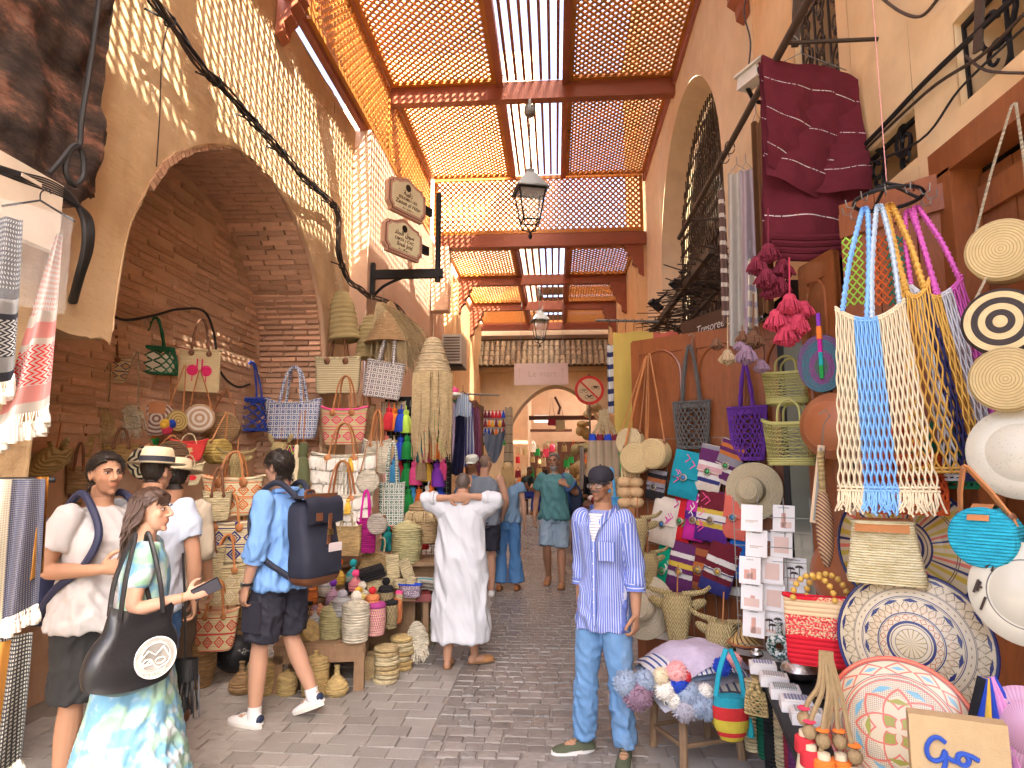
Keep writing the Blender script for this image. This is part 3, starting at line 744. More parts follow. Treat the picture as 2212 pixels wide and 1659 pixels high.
P1=[(318,-15),(365,44),(437,146),(474,182),(547,262),(601,321),(656,383),(715,437),(731,470),(732,547),(750,600)]
P2=[(775,622),(800,640),(850,658),(880,690),(900,720)]
pl=[atx(a,b_,-2.24)for a,b_ in P1]+[atx(a,b_,-2.10)for a,b_ in P2]
t=thing('cable_bundle','lashed bundle of black cables climbing along the arch wall','cables',(0,0,0))
sm=bez(pl,7)
for k in range(7):
 b=MB(); b.tube([p+V((.0,0,0))+V((sin(i*.35+k)*.016,cos(i*.3+k*1.7)*.022,cos(i*.27+k*2.1)*.024))for i,p in enumerate(sm)],.0085,5); b.build('cable',m_cable if k%3 else m_rust,t)
for q in(7,20,28,36,44,50,66):
 p=sm[q]; b=MB(); b.tube([p+V((cos(a)*.034,.01,sin(a)*.034))for a in[k*.55 for k in range(13)]],.006,4); b.tube([p,p+V((-.10,-.08,.02))],.007,5); b.build('clamp',m_iron,t)
dl=lambda px,py,x=-2.12:atx(px,py,x)
t=thing('cable_bundle','thick black cables looping over the old pier at the left edge','cables',(0,0,0))
for k in range(6):
 o=V((0,0,.016*k-.03)); b=MB(); b.tube(bez([dl(-30,350+k*3),dl(40,372+k*4),dl(100,388+k*5),dl(150,420+k*3),dl(178+k*3,470),dl(182+k*3,530),dl(166+k*2,600,-2.2),dl(150+k*2,660,-2.42)],6),.012,6); b.build('cable',m_cable,t)
b=MB(); b.tube(bez([dl(215,-10),dl(198,120),dl(176,260),dl(172,310),dl(150,330),dl(142,370),dl(160,400),dl(180,380),dl(178,330),dl(160,315),dl(130,350),dl(108,375)],6),.012,6); b.build('cable',m_cable,t)
cable('wall_cable','thin wire hanging down the left plaster beside the old pier',[atx(230,-10,-2.36),atx(228,100,-2.36),atx(214,250,-2.36),atx(196,430,-2.36)],.004,m_rust)
cable('wall_cable','thin straw coloured wire on the arch wall under the bundle',[atx(365,44,-2.3),atx(350,120,-2.3),atx(345,250,-2.3),atx(338,360,-2.3)],.004,m_rust)
cable('arch_cable','black cable sagging across the brick wall inside the arch',[atx(208,655,-2.98),atx(262,690,-2.98),atx(330,682,-2.98),atx(385,668,-2.98),atx(440,672,-2.98),atx(462,720,-2.98),atx(475,800,-2.98),atx(510,835,-2.98),atx(540,830,-2.98)],.010)
b=MB(); b.box((0,0,0),(.04,.34,.30)); b.box((.022,.0,.1),(.004,.1,.015)); o=b.build('junction_box',mat('box_beige',(.62,.53,.42),.6),loc=atx(52,440,-2.13),smooth=False); tag(o,'beige junction box under the black cables at the left edge','box')
m_lg=mat('lantern_glass',(.80,.82,.78),.08,0,trans=.0,alpha=.28,spec=.5)
m_zinc=mat('lantern_grey',(.20,.20,.18),.45,.2,15,metal=.4)
def lantern(label,p,ztop,s):
 t=thing('street_lantern',label,'lantern',p,R(14),'hanging lanterns',s=s)
 sq=lambda r:r*1.0
 b=MB(); b.lathe([(.28,.0),(.275,.022),(.10,.21),(.072,.24),(.075,.28),(.055,.29),(0,.30)],4,(0,0,.0),Matrix.Rotation(R(45),3,'Z')); b.build('roof',m_zinc,t,smooth=False)
 b=MB(); b.lathe([(.30,-.012),(.30,0.0)],4,(0,0,0),Matrix.Rotation(R(45),3,'Z')); b.build('eave',m_zinc,t,smooth=False)
 for k in range(4):
  a=PI/2*k+PI/4; c,s_=cos(a),sin(a); c2,s2=cos(a+PI/2),sin(a+PI/2)
  b=MB(); b.bar((c*.245,s_*.245,-.01),(c*.15,s_*.15,-.42),.016,.016); b.bar((c*.15,s_*.15,-.42),(c2*.15,s2*.15,-.42),.016,.016); b.bar((c*.245,s_*.245,-.02),(c2*.245,s2*.245,-.02),.016,.016); b.build('frame',m_iron,t,smooth=False)
  b=MB(); n=0; b.v+=[V((c*.238,s_*.238,-.03)),V((c2*.238,s2*.238,-.03)),V((c2*.148,s2*.148,-.41)),V((c*.148,s_*.148,-.41))]; b.face([0,1,2,3]); b.build('pane',m_lg,t,smooth=False)
  b=MB(); b.tube(bez([(c*.14,s_*.14,-.42),(c*.13,s_*.13,-.5),(c*.05,s_*.05,-.54),(0,0,-.57)],4),.008,5); b.build('stay',m_iron,t)
 b=MB(); b.lathe([(.001,-.66),(.022,-.64),(.028,-.61),(.012,-.57),(.001,-.565)],8); b.build('finial',m_iron,t)
 b=MB(); b.lathe([(.035,-.42),(.035,-.40),(.02,-.38),(.02,-.22),(.001,-.2)],10); b.build('bulb_holder',m_lg,t)
 zt=(ztop-p.z)/s
 b=MB(); b.tube([(0,0,.3),(0,0,zt-.2)],.006,5)
 z=.33
 while z<zt-.25:b.tube([(cos(a)*.012,(sin(a)*.012 if int(z*20)%2 else 0),z+sin(a)*.02)for a in[q*.9 for q in range(8)]],.003,4); z+=.04
 b.build('chain',m_zinc,t)
 b=MB(); b.lathe([(.02,zt),(.03,zt-.07),(.02,zt-.09),(.075,zt-.11),(.08,zt-.2),(.06,zt-.23),(.001,zt-.24)],12); b.build('ceiling_cup',m_zinc,t)
lantern('big grey lantern with glass panes hanging from the high red beam',at(1145,412,7.95),6.47,1.0)
lantern('smaller looking grey lantern hanging from the low roof in front of the tiled gate',at(1166,693,14.0),5.6,.92)
cable('lamp_wire','pale wire sagging from the left wall to the big lantern',[at(835,160,7.9),at(950,175,7.9),at(1050,172,7.9),at(1110,158,7.9),at(1148,172,7.9)],.007,mat('pale_wire',(.42,.3,.18),.7))
m_gold=mat('sign_gold',(.78,.72,.48),.22,.06,4,spec=.6,coat=.6); m_sfr=mat('sign_frame',(.56,.34,.25),.45,.08); m_ink=mat('dark_ink',(.04,.025,.02),.6)
def plate(label,c,w,h,rz,l1,l2,l3,l4,r1,r2):
 t=thing('street_sign',label,'sign',c,rz,'street name signs')
 def outl(w,h):
  q=[]
  for k in range(13):u=-1+k/6; q.append((u*w*.32,h*(.36+.14*(.5+.5*cos(u*PI)))))
  pts=[(-w*.5,-h*.30),(-w*.47,-h*.36),(-w*.42,-h*.42),(-w*.42,-h*.5),(w*.42,-h*.5),(w*.42,-h*.42),(w*.47,-h*.36),(w*.5,-h*.3),(w*.5,h*.2),(w*.47,h*.26),(w*.42,h*.28),(w*.40,h*.35)]
  pts+=[(x,z)for x,z in reversed(q)]+[(-w*.40,h*.35),(-w*.42,h*.28),(-w*.47,h*.26),(-w*.5,h*.2)]
  return pts
 b=MB(); b.poly(outl(w,h),.05); b.build('frame',m_sfr,t,smooth=False)
 b=MB(); b.poly(outl(w*.94,h*.92),.056); b.build('border',mat('sign_maroon',(.13,.04,.03),.5),t,smooth=False)
 b=MB(); b.poly(outl(w*.91,h*.89),.06); b.build('inner_frame',m_sfr,t,smooth=False)
 b=MB(); b.poly(outl(w*.82,h*.78),.066); b.build('face',m_gold,t,smooth=False)
 y=-.0345
 b=MB(); b.lathe([(.032,0),(.042,.0),(.042,.002),(.032,.002),(.032,0)],20,(0,y,h*.24),Matrix.Rotation(R(90),3,'X')); b.lathe([(.0,0),(.024,0),(.024,.002),(0,.002)],8,(0,y,h*.24),Matrix.Rotation(R(90),3,'X')); b.build('emblem',m_ink,t,smooth=False)
 text(l1,.075,m_ink,t,(0,y,.035)); text(l2,.045,m_ink,t,(0,y,-.035),sx=1.2); text(l3,.068,m_ink,t,(0,y,-.09),shear=.3); text(l4,.035,m_ink,t,(0,y,-.145))
 b=MB(); b.box((w*.5+.06,0,-.02),(.16,.03,.10)); b.build('bracket',m_iron,t,smooth=False)
 return t
pole=at(946,560,7.2)
def ar(s):return s
plate('upper street name sign with cream face on a black wall bracket',at(877,428,6.72),.62,.44,R(62),'\ufe94\ufbff\ufeed\ufe8d\ufeaf','O3.O80 I 10Z','Zaouit el Hdar','\u2190\u2014 6 m \u2014',0,0)
plate('lower street name sign with cream face on a black wall bracket',at(869,515,6.72),.62,.42,R(62),'\ufeaa\ufee0\ufea0\ufedf\ufe8d \ufed5\ufeee\ufeb3','O8OX I CXC','Souk Jeld','\u2190\u2014 20 m \u2014',0,0)
t=thing('sign_bracket','black iron wall bracket holding the two street name signs','bracket',(pole.x,7.2,0))
b=MB(); b.tube([(0,0,3.78),(0,0,4.86)],.032,10); b.build('post',m_iron,t)
b=MB(); b.bar((-2.15-pole.x,0,3.88),(.06,0,3.88),.07,.1); b.build('arm',m_iron,t,smooth=False)
b=MB(); b.bar((-2.13-pole.x,0,3.60),(-2.13-pole.x,0,4.02),.06,.05); b.build('wall_plate',m_iron,t,smooth=False)
b=MB(); b.tube(bez([(-2.12-pole.x,0,3.62),(-1.98-pole.x,0,3.75),(-1.72-pole.x,0,3.86)],5),.018,6); b.build('stay',m_iron,t)
p=at(1169,808,13.5)
t=thing('hanging_sign','pale pink hanging sign reading Le mart in front of the gate','sign',p)
b=MB(); b.box((0,0,0),(1.15,.02,.46)); b.build('board',mat('sign_pink',(.66,.52,.47),.35,.05),t,smooth=False)
m_faint=mat('faint_letter',(.50,.38,.29),.5)
text('Le mart',.19,m_faint,t,(.02,-.012,.0)); b=MB(); mat('fainter',(.58,.46,.38),.5)
for x in(-.46,.46):b.bar((x,-.0115,-.11),(x,-.0115,.12),.008,.003,up=V((0,1,0))); b.bar((x,-.0115,.12),(x-.04,-.0115,.07),.008,.003,up=V((0,1,0))); b.bar((x,-.0115,.12),(x+.04,-.0115,.07),.008,.003,up=V((0,1,0)))
b.build('arrows',m_faint,t,smooth=False); text('HAMMAM',.05,mat('fainter',(.58,.46,.38),.5),t,(0,-.012,.13)); text('SPA',.05,MATS['fainter'],t,(0,-.012,-.12))
for x in(-.45,.0,.45):b=MB(); b.tube([(x,0,.23),(x+.04,0,1.6)],.005,4); b.build('wire',m_zinc,t)
p=at(1273,843,13.6)
t=thing('traffic_sign','round red and cream sign barring bicycles and motorbikes','sign',p)
X90=Matrix.Rotation(R(90),3,'X')
b=MB(); b.lathe([(0,0),(.31,0),(.31,.02),(0,.02)],40,(0,0,0),X90); b.build('rim',mat('sign_red',(.62,.03,.02),.4),t,smooth=False)
b=MB(); b.lathe([(0,0),(.25,0),(.25,.006),(0,.006)],40,(0,-.02,0),X90); b.build('face',mat('sign_cream',(.72,.60,.38),.4),t,smooth=False)
b=MB(); b.box((0,-.03,0),(.52,.005,.035),M=Matrix.Rotation(R(45),3,'Y')); b.build('bar',mat('sign_red',(0,0,0)),t,smooth=False)
b=MB()
def wheel(c,r,fat):b.tube([V((c[0]+cos(a)*r,-.03,c[1]+sin(a)*r))for a in[k*PI/8 for k in range(17)]],fat,4)
for c in((-.17,-.02),(-.07,-.02)):wheel(c,.035,.004)
for q in(((-.17,-.02),(-.13,.02),(-.09,.02),(-.07,-.02)),((-.13,.02),(-.115,-.02),(-.09,.02)),((-.14,.04),(-.12,-.02))):b.tube([(x,-.03,z)for x,z in q],.003,4)
for c in((.08,.05),(.18,.05)):wheel(c,.032,.005)
b.poly([(.08,.06),(.10,.09),(.17,.085),(.19,.06),(.15,.045),(.11,.05)],.004,c=(0,-.03,0))
for c in((-.06,-.15),(.05,-.15)):wheel(c,.034,.005)
b.poly([(-.05,-.12),(-.02,-.16),(.05,-.13),(.07,-.1),(.02,-.11),(-.02,-.13),(-.045,-.08)],.004,c=(0,-.03,0))
b.build('pictogram',m_ink,t,smooth=False)
b=MB(); b.tube([(0,.03,.35),(0,.03,-1.2)],.022,8); b.build('post',m_zinc,t)
t=thing('air_conditioner','grey air conditioner unit on the left wall behind the straw lampshade','air conditioner',at(982,760,11.2),0)
b=MB(); b.box((0,0,0),(.34,.62,.52)); b.build('case',mat('ac_grey',(.46,.43,.36),.5),t,smooth=False)
for k in range(9):b=MB(); b.box((-.0,-.314,-.2+k*.05),(.28,.012,.018)); b.build('slat',m_rust,t,smooth=False)
b=MB(); b.box((0,0,-.29),(.36,.5,.03)); b.build('shelf',m_iron,t,smooth=False)
settle(1)
# ================================================================ people
def loft(m,secs,seg=20,mi=0):
 """secs: (x, y, z, rx, ry) horizontal ellipses from bottom to top"""
 n0=len(m.v)
 for(x,y,z,rx,ry)in secs:
  for k in range(seg):
   a=2*PI*k/seg; c,s_=cos(a),sin(a); e=.82
   m.v.append(V((x+rx*math.copysign(abs(c)**e,c),y+ry*math.copysign(abs(s_)**e,s_),z)))
 for j in range(len(secs)-1):
  for k in range(seg):k2=(k+1)%seg; o=n0+j*seg; m.face([o+k,o+k2,o+seg+k2,o+seg+k],None,mi)
 m.face([n0+k for k in range(seg)][::-1]); o=n0+(len(secs)-1)*seg; m.face([o+k for k in range(seg)])
def limb(m,joints,radii,seg=14,n=9,e0=1,e1=1):
 pts=[]; rs=[]
 J=[V(j)for j in joints]
 for i in range(len(J)-1):
  for k in range(n):
   t=k/n; pts.append(J[i].lerp(J[i+1],t)); rs.append((i,t))
 pts.append(J[-1]); rs.append((len(J)-2,1.0))
 for _ in range(2):
  q=pts[:]
  for i in range(1,len(pts)-1):q[i]=pts[i]*.5+(pts[i-1]+pts[i+1])*.25
  pts=q
 R_=[]
 for i,t in rs:
  seq=radii[i]
  u=t*(len(seq)-1); a=min(int(u),len(seq)-2); R_.append(seq[a]+(seq[a+1]-seq[a])*(u-a))
 N=len(pts)-1
 m.tube(pts,lambda t:R_[min(N,round(t*N))],seg)
 if e0:m.ball(pts[0],R_[0]*.98*e0,10,6)
 if e1:m.ball(pts[-1],R_[-1]*.98,10,6)
def hand(m,W,d,n,s,curl=.5,spread=1.0,sc=1.0,thumb=.4):
 """W wrist, d along the hand, n where the palm faces, s towards the thumb"""
 d=V(d).normalized(); n=(V(n)-d*V(n).dot(d)).normalized(); s=(V(s)-d*V(s).dot(d)-n*V(s).dot(n)).normalized(); W=V(W)
 Mx=Matrix((s,n,d)).transposed()
 for(dd,rx,ry,rz)in((.02,.030,.019,.03),(.045,.038,.017,.04),(.072,.041,.015,.028)):
  m.ball(W+d*dd*sc,1,12,8,Mx,rx*sc,ry*sc,rz*sc)
 for i,(off,L,r)in enumerate(((.031,.074,.0092),(.0105,.083,.0095),(-.0105,.077,.0092),(-.031,.060,.0082))):
  p=W+(d*(.085-abs(i-1.3)*.004)+s*off)*sc; a=0; pts=[p-d*.02*sc,p]
  dir0=(d+s*off*2.2*spread).normalized()
  for k,fr_ in enumerate((.42,.33,.25)):
   a+=curl*(.55,1.0,.8)[k]*(1+.08*i)
   p=p+(dir0*cos(a)+n*sin(a))*L*fr_*sc; pts.append(p)
  sm_=bez(pts,3); N=len(sm_)-1
  m.tube(sm_,lambda t:r*sc*(1.05-.25*t),8); m.ball(pts[-1],r*sc*.85,8,5)
 p0=W+(d*.02+s*.026)*sc; p1=p0+(d*.6+s*.75+n*.25*thumb).normalized()*.042*sc; p2=p1+(d*.85+s*.35+n*thumb).normalized()*.032*sc; p3=p2+(d*.95+s*.0+n*thumb*1.1).normalized()*.026*sc
 m.tube(bez([p0,p1,p2,p3],4),lambda t:sc*(.0145-.005*t),8); m.ball(p3,.0095*sc,8,5)
def fuse(m,voxel,smooth=2):
 me=bpy.data.meshes.new('tmp'); me.from_pydata([tuple(p)for p in m.v],[],m.f); me.update()
 o=bpy.data.objects.new('tmp',me); C.objects.link(o)
 r=o.modifiers.new('r','REMESH'); r.mode='VOXEL'; r.voxel_size=voxel; r.use_smooth_shade=True
 if smooth:q=o.modifiers.new('s','SMOOTH'); q.factor=.5; q.iterations=smooth
 dg=bpy.context.evaluated_depsgraph_get(); dg.update()
 out=bpy.data.meshes.new_from_object(o.evaluated_get(dg))
 bpy.data.objects.remove(o); bpy.data.meshes.remove(me)
 out.polygons.foreach_set('use_smooth',[True]*len(out.polygons))
 return out
def wrinkle(me,amp,freq=9,stretch=(1,1,.45),seed=0,mask=None):
 freq*=1.9
 me.calc_loop_triangles(); vn=[v.normal.copy()for v in me.vertices]
 for v,n in zip(me.vertices,vn):
  p=v.co; q=V(((p.x+.30*p.z*(1 if seed%2 else-1))*stretch[0],(p.y+.2*p.z)*stretch[1],p.z*stretch[2]))*freq+V((seed*7.3,seed,0))
  a=1-abs(noise.noise(q))*2; b=noise.noise(q*2.3+V((3,1,7)))
  k=mask(p)if mask else 1
  c=noise.noise(q*5+V((9,2,4)))
  v.co=p+n*amp*1.6*k*(a*1.2+b*.7+c*.18-.5)
 me.update()
def skinmat(c,name):
 def pat(nt):
  n=nt.t.nodes.new('ShaderNodeAttribute'); n.attribute_name='tint'
  base=nt.mix(nt.noise(None,14,4)*.5,c,tuple(a*b for a,b in zip(c,(.92,.78,.72))))
  return nt.mix(1.0,base,n.outputs['Color'],'MULTIPLY')
 m=mat('skin_'+name,None,.6,0,pat=pat,spec=.25,bump=.08,bs=220,bd=.003)
 b=m.node_tree.nodes['Principled BSDF']; b.inputs['Subsurface Weight'].default_value=.08; b.inputs['Subsurface Radius'].default_value=(.012,.004,.002); b.inputs['Subsurface Scale'].default_value=.6
 return m
HEADC=V((0,-.012,1.645))
class Person:
 def __init__(s,label,loc,rz,H=1.75,g=1.0,J={},yaw=0,pitch=0,roll=0,skin=None,tilt=0,hands=(dict(),dict()),voxel=.0058,female=False,face=True,tint=None,feet=True,beard=None,group=None,hs=1.0,legs=True,arm=1.0,strands=0,hsz=.94):
  s.strands=strands; s.hz=hsz
  s.t=thing('person',label,'person',loc,rz,group,s=H/1.76); s.g=g
  j=dict(hL=(.088*g,0,.93),kL=(.095,-.012,.50),aL=(.095,.02,.085),sL=(.178,.0,1.425),eL=(.225,.03,1.14),wL=(.245,-.05,.90),nb=(0,.012,1.46),fL=(0,-1,0),fR=(0,-1,0),hp=(0,0,.95),ch=(0,0,1.3))
  for k in('h','k','a','s','e','w'):x,y,z=j[k+'L']; j[k+'R']=(-x,y,z)
  j.update(J); s.j={k:V(v)for k,v in j.items()}; j=s.j
  off=V(j['nb'])-V((0,.012,1.46)); s.hc=HEADC+off-V((0,0,.115*(1-hsz))); pv=V((0,.01,1.56))+off
  s.Mr=Matrix.Rotation(yaw,3,'Z')@Matrix.Rotation(pitch,3,'X')@Matrix.Rotation(roll,3,'Y'); s.pv=pv
  m=MB(); g_=g
  c0,c1,c2=j['hp'],j['ch'],j['nb']
  fb=.88 if female else 1
  loft(m,[(c0.x,c0.y,c0.z-.1,.13*g_,.10*g_),(c0.x,c0.y,c0.z,.155*g_,.112*g_),(*(c0.lerp(c1,.4))[:],.135*g_*fb,.098*g_),(*c1[:],.158*g_*fb,.112*g_),(*(c1.lerp(c2,.55))[:],.15*fb,.085),(*(c1.lerp(c2,.8))[:],.11*fb,.07),(c2.x,c2.y,c2.z+.02,.055,.055)])
  k=arm*(.86 if female else 1)
  for q in 'LR':
   limb(m,[j['s'+q],j['e'+q],j['w'+q]],[(.050*k,.048*k,.039*k),(.040*k,.042*k,.034*k,.026*k)])
   if legs:limb(m,[j['h'+q],j['k'+q],j['a'+q]],[(.086*g_,.076,.056),(.053,.060,.050,.036)],n=11)
   h=hands[0 if q=='L' else 1]; sg=1 if q=='L' else-1
   if h is not None:
    d=V(h['d'])if 'd' in h else(j['w'+q]-j['e'+q]); hand(m,j['w'+q],d,h.get('n',(-sg,0.2,0)),h.get('s',(0,-1,.2)),h.get('c',.55),h.get('sp',1),hs*(.9 if female else 1),h.get('t',.5))
   if feet:
    a=j['a'+q]; f=V(j['f'+q]).normalized(); side=V((-f.y,f.x,0)).normalized(); u=side.cross(f)*(1 if side.cross(f).z>0 else-1)
    Mf=Matrix((side,f,u)).transposed()
    m.ball(a+f*-.02-u*.045,1,10,8,Mf,.033,.042,.042); m.ball(a+f*.06-u*.045,1,10,8,Mf,.036,.08,.036); m.ball(a+f*.13-u*.063,1,10,8,Mf,.042,.05,.02); m.ball(a+f*.165-u*.068,1,10,8,Mf,.036,.028,.014)
  hd=MB(); F=.93 if female else 1
  for(c,r)in(((0,.012,.026),(.074,.094,.090)),((0,-.028,-.03),(.060,.062,.084)),((0,-.034,-.072),(.049*F,.050,.040)),((0,-.074,-.098),(.021*F,.017,.016)),((.038,-.060,-.014),(.022,.021,.026)),((-.038,-.060,-.014),(.022,.021,.026)),((.0115,-.098,-.026),(.009,.010,.008)),((-.0115,-.098,-.026),(.009,.010,.008)),((0,-.088,-.051),(.023,.010,.0065)),((0,-.086,-.062),(.020,.011,.0075)),((.0765,.014,-.004),(.010,.018,.031)),((-.0765,.014,-.004),(.010,.018,.031)),((.081,.022,.006),(.007,.014,.018)),((-.081,.022,.006),(.007,.014,.018))):
   hd.ball(c,1,18,14,None,*r)
  hd.tube([(0,-.088,.026),(0,-.098,.010),(0,-.112,-.012),(0,-.114,-.022)],lambda t:(.0085+.0055*t)*F,8); hd.ball((0,-.110,-.021),.0125*F,10,8)
  if not female:hd.tube(bez([(-.046,-.072,.028),(-.022,-.088,.031),(0,-.090,.029),(.022,-.088,.031),(.046,-.072,.028)],4),.0075,8)
  hd.tube([(0,.022,-.16),(0,.018,-.06)],.054*(F if female else 1.02),14)
  n0=len(m.v); m.v+=[s.hp(p)for p in hd.v]; m.f+=[tuple(i+n0 for i in f)for f in hd.f]
  nb=j['nb']; m.tube([nb+V((0,.01,-.05)),nb+V((0,.004,.03)),s.hp(V((0,.016,-.07)))],.056*(F if female else 1.03),14)
  me=fuse(m,voxel,3); s.body=me
  ca=me.color_attributes.new('tint','FLOAT_COLOR','POINT')
  for v in me.vertices:
   p=s.hl(v.co); c=(1,1,1)
   if p.length<.2:
    c=(1,1,1)
    if beard and p.z>-.125 and p.z<-.02+.03*max(0,p.y)and p.y<.02 and not(abs(p.x)<.02 and p.z>-.03):
     k=min(1,max(0,(-.018-p.z)/.02))*min(1,max(0,(.03-p.y)/.03)); c=tuple(1-k*(1-b)for b in beard)
    if abs(p.x)<.023 and-.068<p.z<-.046 and p.y<-.085:c=(.88,.68,.64)
    if abs(abs(p.x)-.03)<.016 and .0<p.z<.026 and p.y<-.06:c=(.88,.82,.80)
    if abs(p.x)>.025 and-.05<p.z<0 and p.y<-.05:c=tuple(a*b for a,b in zip(c,(1.0,.92,.9)))
   ca.data[v.index].color=(*c,1)
  me.materials.append(skin); link('body',me,s.t)
 def hp(s,p):return s.pv+s.Mr@(V(p)*s.hz+s.hc-s.pv)
 def hl(s,p):return(s.Mr.transposed()@(V(p)-s.pv)-s.hc+s.pv)/s.hz
 def part(s,name,m,mm,smooth=True,parent=None,crease=None):return m.build(name,mm,parent or s.t,smooth,crease=crease)
 def head(s,m):
  m.v=[s.hp(p)for p in m.v]; return m
 def shell(s,name,pred,thick,mm,rough=0,freq=40):
  me=s.body; keep=[f for f in me.polygons if pred(s.hl(f.center))]; m=MB(); idx={}
  for f in keep:
   q=[]
   for i in f.vertices:
    if i not in idx:
     v=me.vertices[i]; p=s.hl(v.co); th=thick(p)if callable(thick)else thick
     idx[i]=len(m.v); m.v.append(v.co+v.normal*(th+rough*noise.noise(V((p.x*freq,p.y*freq*.5,p.z*freq*.6)))))
    q.append(idx[i])
   m.face(q)
  if m.f:
   n=len(m.v); cnt={}
   for f in m.f:
    for a,b in zip(f,f[1:]+f[:1]):cnt[(a,b)]=1
   rim=[(a,b)for(a,b)in cnt if(b,a)not in cnt]
   inv={v:k for k,v in idx.items()}; im={}
   for a,b in rim:
    for q in(a,b):
     if q not in im:im[q]=len(m.v); vv=me.vertices[inv[q]]; m.v.append(vv.co-vv.normal*.002)
    m.face([b,a,im[a],im[b]])
   return m.build(name,mm,s.t,True,crease=80)
 def hair(s,mm,style='short',th=.014):
  def pred(p):
   if p.length>.2:return False
   y=p.y
   if y<-.045:return p.z>.068+(.012 if abs(p.x)<.03 else-.30*(abs(p.x)-.03))
   if y<.0:return p.z>.020+(-y)*.9-(.02 if style=='sides' else 0)
   if y<.035:return p.z>.030 and True
   return p.z>-.085+(0 if style!='crop' else .02)
  o=s.shell('hair',pred,lambda p:th*(.4+.5*min(1,max(0,(p.z+.02)/.08))),mm,th*.5,45)
  if th>.009 and s.strands:
   q=random.Random(9); m=MB(); fs=[f for f in s.body.polygons if pred(s.hl(f.center))]
   for f in q.choices(fs,k=s.strands):
    p=s.hl(f.center); n=s.Mr.transposed()@f.normal; d=V((p.x*3+q.uniform(-.4,.4),.25+p.y*6+q.uniform(-.4,.4),-.9 if p.z<.07 else-.15)); d=(d-n*d.dot(n)).normalized(); L=th*q.uniform(1.4,2.4)
    m.tube([p+n*th*.3,p+n*th*(.9+q.uniform(0,.35))+d*L*.5,p+n*th*q.uniform(.5,.9)+d*L],lambda t:.0022*(1.2-t),4,False)
   s.part('hair_locks',s.head(m),mm)
  return o
 def eyes(s,iris=(.05,.028,.015),brow=(.03,.02,.015),bw=.0042,glasses=None,closed=False):
  mw=mat('eye_white',(.42,.38,.35),.25,0,spec=.5); mi=mat('iris_%.3f'%iris[0],iris,.2,0,spec=.5); mb=mat('brow_%.3f'%brow[0],brow,.9,0)
  for x in(-.031,.031):
   m=MB(); m.ball((x,-.0755,.0125),.0115,10,8,None,1.15,1,.55); s.part('eye',s.head(m),mw)
   m=MB(); m.ball((x-.001,-.0835,.0125),.0058,8,6,None,1,.75,1.0); s.part('iris',s.head(m),mi)
   m=MB(); m.tube(bez([(x-.017,-.080+(.012 if x<0 else .004),.015),(x,-.0885,.0205),(x+.017,-.080+(.012 if x>0 else .004),.015)],4),.0018,5); s.part('eyelid',s.head(m),mat('lid_dark',(.12,.06,.04),.7,0))
   sg=1 if x>0 else-1
   m=MB(); m.tube(bez([(x-sg*.019,-.0965,.029),(x,-.0965,.0345),(x+sg*.022,-.079,.030)],4),lambda t:bw*(1-.45*t),6); s.part('eyebrow',s.head(m),mb)
  if glasses:
   for x in(-.034,.034):
    m=MB(); pts=[]
    for k in range(21):
     a=2*PI*k/20; c_,s_=cos(a),sin(a); pts.append((x+.029*math.copysign(abs(c_)**.6,c_),-.108+.012*abs(x+.029*c_)/.06,.004+.022*math.copysign(abs(s_)**.65,s_)))
    m.tube(pts,.0022,6,False)
    s.part('glasses_rim',s.head(m),glasses)
    m=MB(); n=len(m.v); m.v+=[V((p[0],p[1]+.001,p[2]))for p in pts[:-1]]; m.face(list(range(20))); s.part('lens',s.head(m),mat('lens',(.8,.8,.8),.03,0,alpha=.13,spec=.9))
    sg=1 if x>0 else-1; m=MB(); m.tube([(sg*.064,-.096,.014),(sg*.078,-.05,.014),(sg*.082,.015,.012),(sg*.080,.03,-.004)],.0022,5); s.part('glasses_arm',s.head(m),glasses)
   m=MB(); m.tube([(-.007,-.109,.010),(0,-.111,.014),(.007,-.109,.010)],.0022,5); s.part('glasses_bridge',s.head(m),glasses)
 def cloth(s,name,build,mm,voxel=.0095,wr=.006,freq=9,seed=1,stretch=(1,1,.45),mask=None,smooth=2,attr=None):
  m=MB(); build(m); me=fuse(m,voxel,smooth)
  if wr:wrinkle(me,wr,freq,stretch,seed,mask)
  if attr:
   a=me.attributes.new('su','FLOAT','POINT'); a.data.foreach_set('value',[attr(v.co)for v in me.vertices])
  me.materials.append(mm); return link(name,me,s.t)
 def top(s,m,hem,loose=.02,sleeve=.45,flare=0,neck=.072,sl=.0,female=False,hy=0,shoulder=1):
  j=s.j; g=s.g; c0,c1,c2=j['hp'],j['ch'],j['nb']; fb=.9 if female else 1
  lo=V((c0.x,c0.y+hy,hem)); L=loose
  loft(m,[(lo.x,lo.y,lo.z,.158*g+L+flare,.115*g+L+flare),(lo.x,lo.y,lo.z+.04,.158*g+L+flare,.115*g+L+flare),(c0.x,c0.y,max(c0.z,hem+.05)+.03,.155*g+L+flare*.6,.112*g+L+flare*.5),(*(c0.lerp(c1,.5))[:],.143*g*fb+L,.105*g+L),(*c1[:],.163*g*fb+L,.117*g+L*.8),(*(c1.lerp(c2,.5))[:],.158*fb+L*.7,.092+L*.5),(*(c1.lerp(c2,.8))[:],.125*fb+L*.4,.076+L*.4),(c2.x,c2.y,c2.z+.012,neck,neck*.95)])
  if sleeve:
   for q in 'LR':
    a,b,c=j['s'+q],j['e'+q],j['w'+q]
    a=a+V((-.006 if q=='L' else .006,0,-.004))
    if sleeve<=1:limb(m,[a,a.lerp(b,sleeve)],[(.062+L*.35,.056+L*.5+sl*.4,.050+L*.6+sl*.8)],e1=0)
    else:limb(m,[a,b,b.lerp(c,sleeve-1)],[(.062+L*.35,.053+L*.5,.047+L*.6),(.047+L*.6,.042+L*.7+sl*.5)],e1=0)
